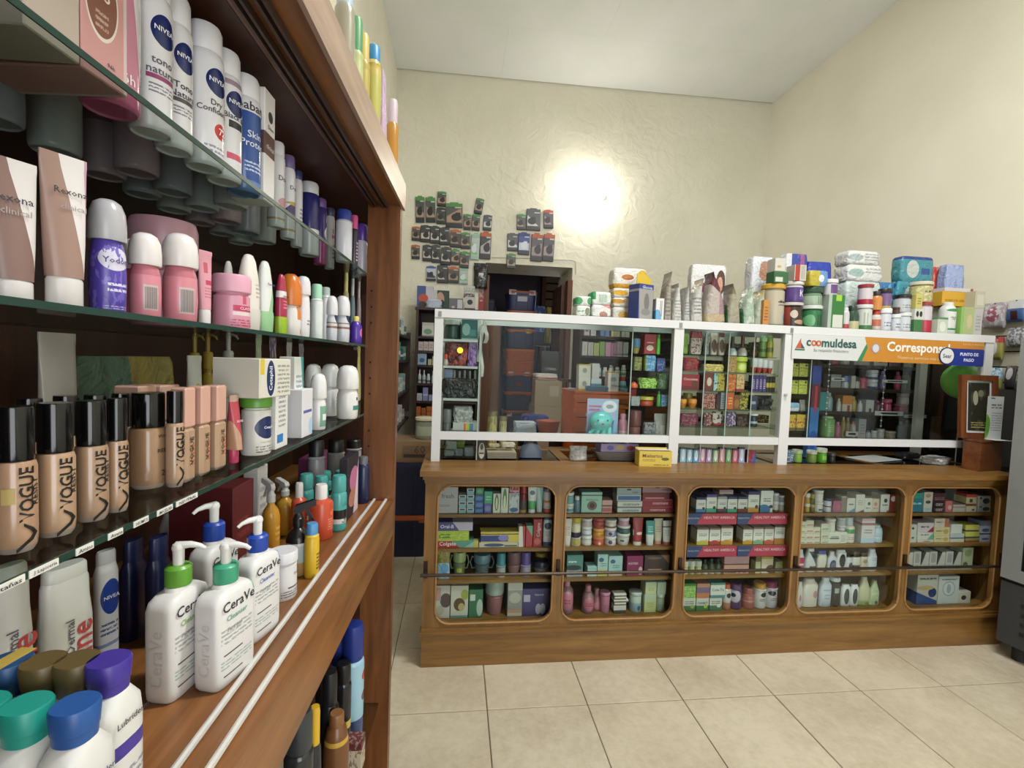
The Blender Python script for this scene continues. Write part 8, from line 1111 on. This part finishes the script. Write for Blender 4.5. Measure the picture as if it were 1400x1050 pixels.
# medicine shelves on the back wall right of the doorway
dark_unit('shelf_unit', 'dark medicine shelf unit on back wall right of doorway', 791, 925, 437, (461, 488, 516, 545), 4.86, .3,
  [[bx(799, 806, 441, 'white and plum carton', '#b5aeb4', (('r', .2, .8, .3, .7, '#6a4a70'),)), bx(808, 815, 445, 'white labelled carton', '#bcbab6', (('t', .2, .8, .2, .8, 3, '#77777a'),)), bx(821, 833, 449, 'blue cartons pair', '#5a7aa4', (('r', .45, .55, 0, 1, '#2a3a5a'),)), bx(836, 848, 444, 'cream and yellow carton', '#b5ae84', (('z', .5, 1, '#bcb46a'),)), bx(850, 861, 445, 'white plain carton', '#bcbab4', (('r', .4, .5, 0, 1, '#8a8884'),))], [bx(796+8*q, 803+8*q, 467+(q % 3), ('white carton', 'cream carton', 'lime green carton', 'green and white carton', 'pink carton', 'rose pink carton', 'pale pink carton', 'grey white carton')[q], ('#b9b9b6', '#b5b3aa', '#a0b064', '#6f9a4a', '#b8809c', '#b878a0', '#bca0ac', '#b0b0ae')[q], (('t', .25, .75, .1, .9, 7, '#8a8a88'),)) for q in range(8)], [bt(799+8.5*q, 806+8.5*q, 499+(q % 2)*3, ('white bottle with red cap', 'white bottle with brown label', 'white bottle with blue cap', 'squat white bottle', 'white bottle with grey cap', 'white bottle with teal label', 'white bottle with green label')[q], '#bcbcb8', ('#a84a44', '#b9b7b2', '#5a7aa4', '#c3c2be', '#8a8a8a', '#bcbcbc', '#c0c0bc')[q], (('z', .2, .5, ('#a8605a', '#7a5a44', '#8a9ab4', '#a0a0a0', '#6a6a6a', '#4a8a8a', '#5a8a5a')[q]),), .25, .6) for q in range(7)], [bx(850, 858, 528, 'small teal carton', '#5a8a94'), bx(860, 870, 530, 'small red carton', '#8a2f34')]], 'the medicine shelf unit')
# ---- perfume shelves behind the right section
YR = 2.88
dark_unit('shelf_unit', 'dark perfume shelf unit behind the banner section', 1118, 1272, 478, (500, 532, 564, 600), YR, .3,
  [[jr(1138, 1150, 486, 'coral pink pot', '#b0586a', '#b8707c'), jr(1152, 1166, 484, 'white pot with pink lid', '#bdb8b8', '#b0808a'), bx(1168, 1190, 482, 'cream wide carton', '#b5b0a0'), bx(1195, 1214, 486, 'white carton with red dot', '#bcb9b6', (('e', .5, .5, .15, .2, '#a83a3a'),)), bx(1216, 1232, 485, 'mauve carton', '#8a6a84'), bx(1236, 1250, 484, 'dark green carton', '#2f4a34', (('z', 0, .3, '#6a8a6a'),))],
   [(K_box, 1136, 1150, 512, 'acrylic_tray', 'clear grey tray', 'tray', dict(c='#8a8c8a')), jr(1154, 1163, 514, 'white pot with periwinkle lid', '#bcbdc2', '#5a6aa8', cf=.5), bx(1164, 1170, 514, 'narrow white carton', '#b5b2a8'), jr(1170, 1178, 515, 'black and white pot', '#b0aeac', '#1c1c1e', cf=.4), jr(1178, 1189, 517, 'bright red pot', '#a82a38', '#b03a44'), jr(1191, 1204, 519, 'white pot with navy base', '#c0c2c6', '#c9cacc', (('z', 0, .35, '#26305a'),), st='z'), jr(1191, 1204, 506, 'white pot with navy base, upper', '#c0c2c6', '#c9cacc', (('z', 0, .35, '#26305a'),), st='z'), bt(1206, 1214, 507, 'lilac bottle', '#77709a', '#8f8aae'), bt(1227, 1234, 508, 'slim pink bottle', '#b0486a', '#b86a84'), bt(1238, 1249, 508, 'dark green bottle', '#3a4f3a', '#55684f')],
   [bx(1121, 1130, 536, 'teal carton', '#3f8a8c'), bt(1132, 1141, 537, 'clear aqua bottle', '#7f9aa0', '#a8b8bc'), bt(1146, 1151, 545, 'slim white bottle', '#c0c0c0', '#c9c9c9'), bx(1152, 1165, 541, 'orange and white carton', '#bdb4a8', (('z', .45, 1, '#c07a2a'), ('r', .5, .8, 0, .4, '#8a3a24'))), bt(1166, 1173, 542, 'amber bottle', '#a8924a', '#b5a468'), bt(1175, 1181, 548, 'white bottle', '#bdbcbc', '#c9c8c8'), bx(1184, 1195, 547, 'white carton with dark notch', '#b5b4b2', (('r', .4, .7, 0, .3, '#3a2a34'),)), bt(1199, 1209, 548, 'plum bottle', '#5a2f44', '#7a4a60'), jr(1211, 1223, 546, 'hot pink can', '#b8345a', '#c05a78', (('f', .2, .8, .2, .8, 5, '#d08aa0'),)), jr(1230, 1246, 553, 'dark rose pot', '#8f3f58', '#a05a70', st='y'), jr(1234, 1247, 538, 'silver white bottle on the rose pot', '#b5b3b5', '#c9c8ca', st='y')],
   [bt(1129, 1146, 569, 'tall pale green spray can', '#7fae6a', '#a8c898', (('t', .3, .7, .3, .7, 4, '#b9d4a8'),), .12, .7, .9), bt(1144, 1152, 577, 'small pink bottle', '#a8607a', '#b8809a'), bt(1152, 1158, 570, 'slim gold bottle', '#8f7a44', '#a8945a'), bt(1158, 1164, 571, 'slim bronze bottle', '#7f6a3f', '#a08a54'), bt(1165, 1172, 576, 'white perfume bottle', '#b9b0ac', '#b07a5a'), bx(1174, 1184, 573, 'grey white carton', '#a8a4a4', (('t', .2, .8, .2, .8, 4, '#8a8a8a'),)), jr(1186, 1193, 588, 'small black and white pot', '#b0b0ae', '#1f1f22'), jr(1194, 1202, 589, 'small white pot', '#bdbbb6', '#c4c2be'), jr(1203, 1212, 587, 'white round pot', '#bfbdb8', '#c9c7c2'), jr(1216, 1229, 590, 'cream pot', '#b5aa94', '#c0b8a4'), bt(1231, 1240, 577, 'grey bottle', '#77777a', '#8f8f92'), bt(1241, 1250, 575, 'smoky grey bottle', '#6a6a70', '#85858a')]], 'the perfume shelf unit')
for k, (x0, x1, y0, y1, c) in enumerate(((1138, 1156, 516, 521, '#c4c4c2'), (1208, 1242, 519, 524, '#c9c9c8'), (1198, 1236, 562, 569, '#c6c4c4'), (1238, 1268, 567, 572, '#c0c0c0'), (1158, 1174, 590, 597, '#bdb8b0'))):
    Yq = YR-.012; a, b = at(x0, y0, 'Y', Yq), at(x1, y1, 'Y', Yq); put('price_tag', [('tag', boxm(b.x-a.x, .004, a.z-b.z, 0, False), M(c, .5)), ('print', boxm((b.x-a.x)*.6, .001, (a.z-b.z)*.4, 0, False), M('#2a2a2c'), (0, -.0025, 0))], 'white price tag on perfume shelf edge, %s from top left' % ORD[k], 'tag', ((a.x+b.x)/2, Yq+.009, (a.z+b.z)/2), 0, 'price tags on the perfume shelves')
for k, px in enumerate((1131, 1207)):
    Yq = YV+VD-.06; x = at(px, 545, 'Y', Yq).x; z1, z0 = at(px, 488, 'Y', Yq).z, zm1+.03
    t = thing('bead_string', 'string of white beads hanging behind the glass, %s one' % ('left', 'right')[k], 'beads', (x, Yq, z0), 0, 'bead strings'); ob('string', tubem([(0, 0, 0), (0, 0, VT-.013-z0)], .0012, 6), M('#a9a9a6'), t)
    bm_ = lathe([(0, -.006), (.005, -.003), (.006, 0), (.005, .003), (0, .006)], 10)
    for q in range(13): ob('bead', bm_, M('#d4d4d2', .2), t, (0, 0, .01+q*(z1-z0-.02)/12))
# phone card display
a, b = at(1108, 560, 'Y', YV+.2).x, at(1120, 560, 'Y', YV+.2).x; zz = CT+.0005; 
put('card_display', K_box(b-a, .04, z_at((a+b)/2, YV+.2, 500)-zz, '#2f6aae', (('z', .55, .8, '#5a1f3a'), ('r', .4, .7, .5, .78, '#b03040'), ('z', .8, 1, '#2a3f8a'), ('e', .5, .2, .5, .1, '#1f4a94'))), 'blue and red upright card display right of the post', 'display', ((a+b)/2, YV+.22, zz))
# papers and a black pouch on the counter glass at right
p = at(1246, 628, 'Z', CT)
put('paper_sheet', [('sheet', boxm(.3, .16, .0015, 0), M('#a9aaa8', .6))], 'loose grey paper sheet on counter glass', 'paper', (at(1190, 626, 'Z', CT).x, 2.62, CT+.0004), .3)
put('black_pouch', K_pack(.14, .035, '#16161a', (), (), .07, .3, 51, .06), 'small black pouch lying on the counter', 'pouch', (p.x, p.y+.03, CT+.002), .2)
put('white_cloth', K_pack(.16, .04, '#a8a6a4', (('n', 5, .54, '#8a8886'),), (), .1, .6, 52, .12), 'grey white crumpled cloth near the wooden box', 'cloth', (at(1272, 632, 'Z', CT).x, 2.5, CT+.0004), .4)
# green balloon and brown panel behind the picture
p = at(1315, 521, 'Y', 2.55)
t = thing('green_balloon', 'bright green balloon behind the picture frame', 'balloon', (p.x, p.y, CT+.0005)); rr = .1
ob('balloon', lathe([(0, -rr*1.15)]+[(rr*math.sin(math.pi*i/14), -rr*1.1*math.cos(math.pi*i/14)) for i in range(1, 14)]+[(0, rr*1.1)], 28), M('#7ccb58', .3), t, (0, 0, p.z-CT)); ob('knot', lathe([(0, -.012), (.008, -.006), (.004, 0), (.009, .008), (0, .008)], 10), M('#4f9a36', .4), t, (0, 0, p.z-CT-rr*1.15-.008)); ob('stick', tubem([(0, 0, 0), (0, 0, p.z-CT-rr*1.15-.015)], .003, 6), M('#c9c9c4'), t)
ca = at(1282, 590, 'Y', 2.95)
ps = thing('brown_cabinet', 'dark brown cabinet behind right end of the counter', 'cabinet', (3.405, 3.08, 0)); ob('body', boxm(.23, .36, at(1290, 497, 'Y', 2.9).z, .004), wood('brown_cab', '#2c1b12', '#3d281b', '#4a3122', 'Z', .6, 0), ps); ob('door', boxm(.2, .015, .9, .003), bpy.data.materials['brown_cab'], ps, (0, -.19, .05)); ob('carton_panel', boxm(.21, .02, .24, .002), M('#6f6147', .7), ps, (0, -.195, .98))
# ================================================================ WOODEN BOX, PICTURE, LEAFLET
BW = wood('box_wood', '#4a2713', '#683a1c', '#7c4a27', 'X', .35, .3)
cor = at(1339, 645, 'Z', CT); l_ = at(1297, 637, 'Z', CT); r_ = at(1374, 645, 'Z', CT)
v1 = Vector((l_.x-cor.x, l_.y-cor.y, 0)); ang = math.atan2(-v1.x, v1.y)   # left face runs back along v1
bd = min(.085, v1.length); bwid = .185; bh = z_at(cor.x, cor.y, 602)-CT
t = thing('wooden_box', 'varnished wooden box on right end of the counter', 'box', (cor.x, cor.y, CT+.0005), ang)
ob('body', boxes('b', [(0, bwid, 0, bd, 0, bh-.014)]), BW, t); ob('lid', boxes('b', [(-.004, bwid+.004, -.004, bd+.004, bh-.012, bh)]), BW, t); ob('slot', boxes('b', [(.05, .12, .02, .028, bh-.001, bh+.0008)]), M('#120a06'), t)
fp = t.matrix_basis @ Vector((0, 0, 0)); Rz = Matrix.Rotation(ang, 3, 'Z')
def onbox(x, y): q = Rz @ Vector((x, y, 0)); return Vector((cor.x+q.x, cor.y+q.y, CT+bh+.001))
q = onbox(.06, .055); fw_, fh = .205, z_at(q.x, q.y, 513)-q.z
t = thing('framed_picture', 'brown wooden picture frame with dark picture on the wooden box', 'picture', q, math.radians(-24)); t.rotation_euler = (math.radians(-4), 0, math.radians(-9))
b_ = .032; FWD = wood('frame_wood', '#4a2512', '#66381c', '#7a4825', 'Z', .35, .3)
for nm, L in (('frame_rail', (-fw_/2, fw_/2, -.012, .012, 0, b_)), ('frame_rail', (-fw_/2, fw_/2, -.012, .012, fh-b_, fh)), ('frame_stile', (-fw_/2, -fw_/2+b_, -.012, .012, b_, fh-b_)), ('frame_stile', (fw_/2-b_, fw_/2, -.012, .012, b_, fh-b_))): ob(nm, boxes('f', [L]), FWD, t)
ob('mount', boxes('f', [(-fw_/2+b_, fw_/2-b_, -.004, .004, b_, fh-b_)]), M('#b9bab8', .6), t); ob('picture', boxes('f', [(-fw_/2+b_+.012, fw_/2-b_-.012, -.006, -.0045, b_+.012, fh-b_-.012)]), PM('#23241a', (('n', 3.5, .58, '#3f4030'), ('e', .35, .68, .12, .15, '#8a8a74'), ('e', .6, .78, .13, .07, '#6a6a58'), ('t', .15, .85, .06, .2, 3, '#8a7f4a'))), t)
q = onbox(.12, .016); lh = z_at(q.x, q.y, 542)-q.z
t = thing('leaflet_stand', 'white and green folded leaflet standing on the wooden box', 'leaflet', q, math.radians(-8)); ob('upright', boxes('l', [(-.045, .045, 0, .0015, 0, lh)]), PM('#b5bab8', (('e', 0, .3, .25, .28, '#6f9a44'), ('e', .1, .33, .16, .2, '#5a8a34'), ('r', .2, .45, .94, .97, '#3a5a8a'), ('t', .25, .9, .72, .85, 2, '#4a4f52'), ('t', .3, .95, .2, .65, 8, '#8a9094')), .5), t); ob('foot', mesh('ft', [(-.045, 0, 0), (.045, 0, 0), (.06, -.05, 0), (-.03, -.05, 0), (-.045, 0, .0015), (.045, 0, .0015), (.06, -.05, .0015), (-.03, -.05, .0015)], [(3, 2, 1, 0), (4, 5, 6, 7), (0, 1, 5, 4), (1, 2, 6, 5), (2, 3, 7, 6), (3, 0, 4, 7)], smooth=False), M('#c3c5c4', .5), t)
# ================================================================ RIGHT WALL DISPLAY, BLACK BOX, FRIDGE
sw = thing('slat_wall', 'grey slatted display board on the right wall', 'board', (XR, 2.95, 0)); 
for k in range(7): ob('slat', boxes('s', [(-.02, -.001, -.45, .45, 1.18+.1*k, 1.272+.1*k)]), M('#a9a492', .6), sw)
ob('backing', boxes('s', [(-.006, -.0005, -.45, .45, 1.17, 1.89)]), M('#2a2824', .8), sw)
HG = 'packs hanging on the slatted board'
for k, (x0, x1, y0, y1, c, L, lab) in enumerate(((1345, 1376, 414, 449, '#9a9298', (('e', .5, .55, .3, .3, '#8a4a5c'), ('n', 5, .56, '#b9b4b8')), 'grey and plum clear pack'), (1378, 1402, 410, 440, '#3a5a8a', (('z', .6, 1, '#b5b6b8'), ('r', .3, .7, .1, .5, '#3a1c1c')), 'blue and white boxed pack'), (1355, 1372, 461, 492, '#8f8a4a', (('z', .75, 1, '#a03438'), ('e', .35, .5, .35, .28, '#c3c2c2')), 'red white and yellow card pack'), (1378, 1400, 448, 475, '#5f6064', (('n', 6, .5, '#a9aaae'),), 'silver tangled pack'), (1353, 1370, 503, 532, '#6a94ac', (('n', 5, .5, '#a9c0cc'), ('z', 0, .5, '#8a944a')), 'blue and green pack'), (1375, 1390, 500, 532, '#3a3638', (('e', .5, .65, .3, .25, '#b0acb0'),), 'dark pack with pale face'), (1390, 1404, 505, 535, '#55604f', (('n', 5, .55, '#8a8f80'),), 'olive pack'))):
    xx = XR-.05; p0, p1 = at(x0, (y0+y1)/2, 'X', xx), at(x1, (y0+y1)/2, 'X', xx); w_ = abs(p1.y-p0.y); yc_ = (p0.y+p1.y)/2; zb_, zt_ = z_at(xx, yc_, y1), z_at(xx, yc_, y0)
    put('hanging_pack', [('pouch', loft([(0, w_*.9, .004, 8), (.02, w_, .03, 4), ((zt_-zb_)*.5, w_, .045, 3), ((zt_-zb_)*.85, w_, .02, 4), (zt_-zb_, w_*.96, .003, 8)], 20, 60), PM(c, L, .3)), ('hook', tubem([(0, -.01, (zt_-zb_)*.97), (0, .031, (zt_-zb_)*.97)], .003, 6), M('#2a2a2a', .4))], lab+' hanging on the slatted board', 'pack', (xx, yc_, zb_), math.radians(-90), HG)
pb = at(1368, 600, 'Z', CT-.2)
bk = thing('black_speaker', 'black box shaped speaker behind the picture frame', 'speaker', (3.39, 2.66, 0), 0); ob('stand', boxm(.26, .3, .9, .004), M('#1a1412', .6), bk); ob('cabinet', boxm(.25, .27, z_at(3.2, 2.5, 532)-.901, .006), M('#0c0c0d', .5), bk, (0, 0, .901)); ob('grille', boxm(.23, .006, .3, .002), M('#17171a', .8), bk, (0, -.137, .95))
def fridge():
    c0 = at(1370, 780, 'Y', 2.14); A = math.radians(-80)
    t = thing('drinks_fridge', 'dark grey drinks fridge at the right frame edge', 'fridge', (c0.x, 2.14, 0), A); W_, D_, H_ = .62, .36, 1.72
    # local: front face at y=0 facing -y, x to the right along the face
    G = M('#55585a', .35, .3); G2 = M('#343638', .45)
    ob('body', boxes('f', [(0, W_, .03, D_, .12, H_)]), G, t); ob('base_panel', boxes('f', [(.0, W_, .0, D_, .09, .42)]), G2, t)
    for k in range(4): ob('vent', boxes('f', [(.09, W_-.06, -.004, .002, .16+.05*k, .18+.05*k)]), M('#17181a', .6), t)
    d = ob('door', boxes('f', [(0, .075, -.012, .03, .44, H_), (W_-.075, W_, -.012, .03, .44, H_), (.075, W_-.075, -.012, .03, .44, .5), (.075, W_-.075, -.012, .03, H_-.1, H_)]), M('#8a8d8e', .35, .3), t); ob('door_glass', boxes('f', [(.075, W_-.075, .0, .006, .5, H_-.1)]), glass('fridge_glass', '#8a9494', 1.2), d); ob('interior', boxes('f', [(.075, W_-.075, .026, .03, .5, H_-.1)]), M('#1c1e20', .6), t)
    for x in (.06, W_-.06): ob('foot', lathe([(.03, 0), (.03, .09), (0, .09)], 14), M('#141414', .6), t, (x, .08, 0))
fridge()
# ================================================================ SUPPORT PACKS PINNED TO THE BACK WALL
WG = 'orthopaedic packs pinned to the back wall'
STY = {'g': ('#4c514c', '#4f8a4a', '#a98a74'), 'k': ('#3c3c3e', '#3f4042', '#bdb6ae'), 'o': ('#524a44', '#b0613a', '#a08a74'), 'd': ('#3a3d3a', '#35383a', '#8a7a6a'), 'w': ('#4a4c50', '#55585c', '#c0c0c0'), 'p': ('#4a4450', '#a8503a', '#94807c'), 'b': ('#2f3f86', '#2a3878', '#b9bccc'), 'u': ('#b5bcc8', '#3f5f9a', '#2a3a5a'), 'c': ('#a9b8b0', '#8fb0a0', '#6fae6a'), 'r': ('#3a3436', '#b85a38', '#a8a0a0')}
CW = [(569, 581, 267, 304, 'g'), (583, 596, 268, 304, 'g'), (598, 610, 261, 282, 'g'), (597, 609, 283, 306, 'd'), (610, 633, 276, 311, 'g'), (634, 644, 292, 314, 'g'), (645, 656, 292, 315, 'g'), (648, 659, 270, 292, 'g'), (660.5, 672, 293, 315, 'w'), (563, 574, 309, 329, 'o'), (575, 588, 307, 331, 'k'), (588.5, 601, 308, 333, 'k'), (601.5, 615, 310, 335, 'k'), (615.5, 630, 313, 338, 'o'), (630.5, 643, 317, 340, 'g'), (643.5, 655, 318, 355, 'c'), (656, 671, 316, 354, 'r'), (563, 574, 334, 354, 'o'), (578, 590, 334, 357, 'k'), (590.5, 602, 334, 359, 'k'), (602.5, 616, 337, 362, 'k'), (616.5, 628, 340, 362, 'g'), (628.5, 641, 343, 366, 'g'), (583, 596, 363, 384, 'u'), (598, 612, 361, 387, 'k'), (612.5, 627, 364, 387, 'o'), (628, 640, 366, 388, 'c'), (707, 719, 292, 314, 'g'), (720, 739, 284, 315, 'w'), (744, 757, 286, 312, 'p'), (694, 708, 318, 343, 'w'), (708.5, 724, 317, 348, 'b'), (726, 741, 318, 357, 'p'), (742, 757, 318, 357, 'p'), (693, 705, 346, 367, 'g')]
NM = {'g': 'green topped', 'k': 'black', 'o': 'orange topped', 'd': 'dark grey', 'w': 'white and black', 'p': 'red topped brown', 'b': 'blue', 'u': 'white and blue', 'c': 'clear green', 'r': 'orange cornered dark'}
cnt_ = {}
for i, (x0, x1, y0, y1, s) in enumerate(CW):
    base, hd, pic = STY[s]; a, b = at(x0, (y0+y1)/2, 'Y', YB-.02), at(x1, (y0+y1)/2, 'Y', YB-.02); w_ = b.x-a.x; zt_, zb_ = z_at((a.x+b.x)/2, YB-.02, y0), z_at((a.x+b.x)/2, YB-.02, y1); h = zt_-zb_
    q = rnd.random()
    L = (('z', 0, .16, '#26282a' if s != 'c' else '#9ab4a8'), ('r', .06, .94, .2, .76, pic), ('g', .6-q, .8, .62-.3*q, base), ('e', .35+.3*q, .42, .3, .16, '#1f1f22' if s not in 'cb' else '#c9ced4'), ('r', .3+.3*q, .6+.3*q, .3, .62, '#1f1f22' if s not in 'cb' else '#c9ced4'), ('r', .55, .95, .8, .86, '#b9bcb4'))
    rw = 'upper left' if y0 < 300 and x0 < 680 else 'middle left' if x0 < 680 and y0 < 330 else 'lower left' if x0 < 680 and y0 < 358 else 'lowest left' if x0 < 680 else 'upper right' if y0 < 300 else 'lower right'
    k = (s, rw); cnt_[k] = cnt_.get(k, 0)+1
    put('support_pack', [('carton', boxm(w_, .03, h*.93, .002), PM(base, L, .4)), ('header', boxm(w_*.98, .031, h*.14, .002), M(hd, .45), (0, -.0006, h*.79)), ('hang_tab', boxm(w_*.5, .003, h*.07, .001), M(hd, .45), (0, .012, h*.93))],
        '%s support pack, %s of its kind in %s row on back wall' % (NM[s], ORD[cnt_[k]-1], rw), 'pack', ((a.x+b.x)/2, YB-.016, zb_), 0, WG, math.radians(rnd.uniform(-2.5, 2.5)+(9 if i == 7 else 0)))
a, b = at(648, 376, 'Y', YB-.05), at(667, 376, 'Y', YB-.05); zt_, zb_ = z_at(a.x, YB-.05, 359), z_at(a.x, YB-.05, 394)
put('black_bag', K_bag(b.x-a.x, zt_-zb_, '#17171a', (('r', .35, .7, .45, .6, '#b0aca8'), ('n', 5, .58, '#3a3a3e')), (), .09, .18, 3), 'shiny black plastic wrapped bag hanging by the doorway', 'bag', ((a.x+b.x)/2, YB-.046, zb_))
p = at(658, 408, 'Y', YB-.02); zt_, zb_ = z_at(p.x, YB-.02, 394), z_at(p.x, YB-.02, 424)
put('red_banner', K_box(.055, .012, zt_-zb_, '#b0aaa6', (('n', 5, .5, '#a03038'), ('z', 0, .4, '#9a2a30'))), 'narrow red and white strip hanging by the doorway', 'strip', (p.x, YB-.0065, zb_))
pw = [at(x, y, 'Y', YB-.008) for x, y in ((672, 352), (720, 353), (783, 356), (787, 358), (787, 375))]
wc = put('wall_cable', [('cable', tubem([tuple(q-pw[0]) for q in pw], .004, 6), M('#b5b09a', .6))], 'thin cable running above the doorway on the back wall', 'cable', pw[0])
# white cloth strip hanging at the left inner post
a = at(657, 440, 'Y', YV+.10); t = thing('cloth_strip', 'white ribbon strips hanging from the vitrine near the doorway', 'ribbon', (a.x, a.y, VT-.02))
for k, (dx, l, w_) in enumerate(((-.012, .24, .018), (.012, .32, .014), (.03, .14, .02))): ob('strip', mesh('st', [v for q in range(7) for v in ((dx-w_/2+.008*math.sin(q*1.3+k), .006*math.sin(q*2.1+k), -l*q/6), (dx+w_/2+.008*math.sin(q*1.3+k), .006*math.cos(q*1.7), -l*q/6), )], [(2*q, 2*q+1, 2*q+3, 2*q+2) for q in range(6)], 60), M('#c0bfbc', .7), t)
# ================================================================ MAKE EVERY LABEL POINT AT ONE THING
byl = {}
for o in THINGS: byl.setdefault(o['label'], []).append(o)
for l, L in byl.items():
    if len(L) < 2: continue
    cab = all(o.location.x < -.2 for o in L); key = (lambda o: o.location.y) if cab else (lambda o: o.location.x)
    cols = []
    for o in sorted(L, key=key):
        if cols and abs(key(o)-key(cols[-1][0])) < .012: cols[-1].append(o)
        else: cols.append([o])
    for ci, c in enumerate(cols):
        c.sort(key=lambda o: o.location.z); n = len(c)
        for zi, o in enumerate(c):
            lv = '' if n == 1 else ('lowest', 'topmost')[zi == n-1] if zi in (0, n-1) else ('second lowest', 'third lowest', 'fourth lowest')[zi-1]
            cw_ = '' if len(cols) == 1 else (ORD[ci] if ci < 18 else 'number %d' % (ci+1))+(' from near side' if cab else ' from left')
            w0 = o['label'].split(); ex = ', '.join(x for x in (lv, cw_) if x); room = 16-len(ex.split()); o['label'] = ' '.join(w0[:room])+', '+ex
for o in bpy.data.objects:
    if '_k' in o: del o['_k']
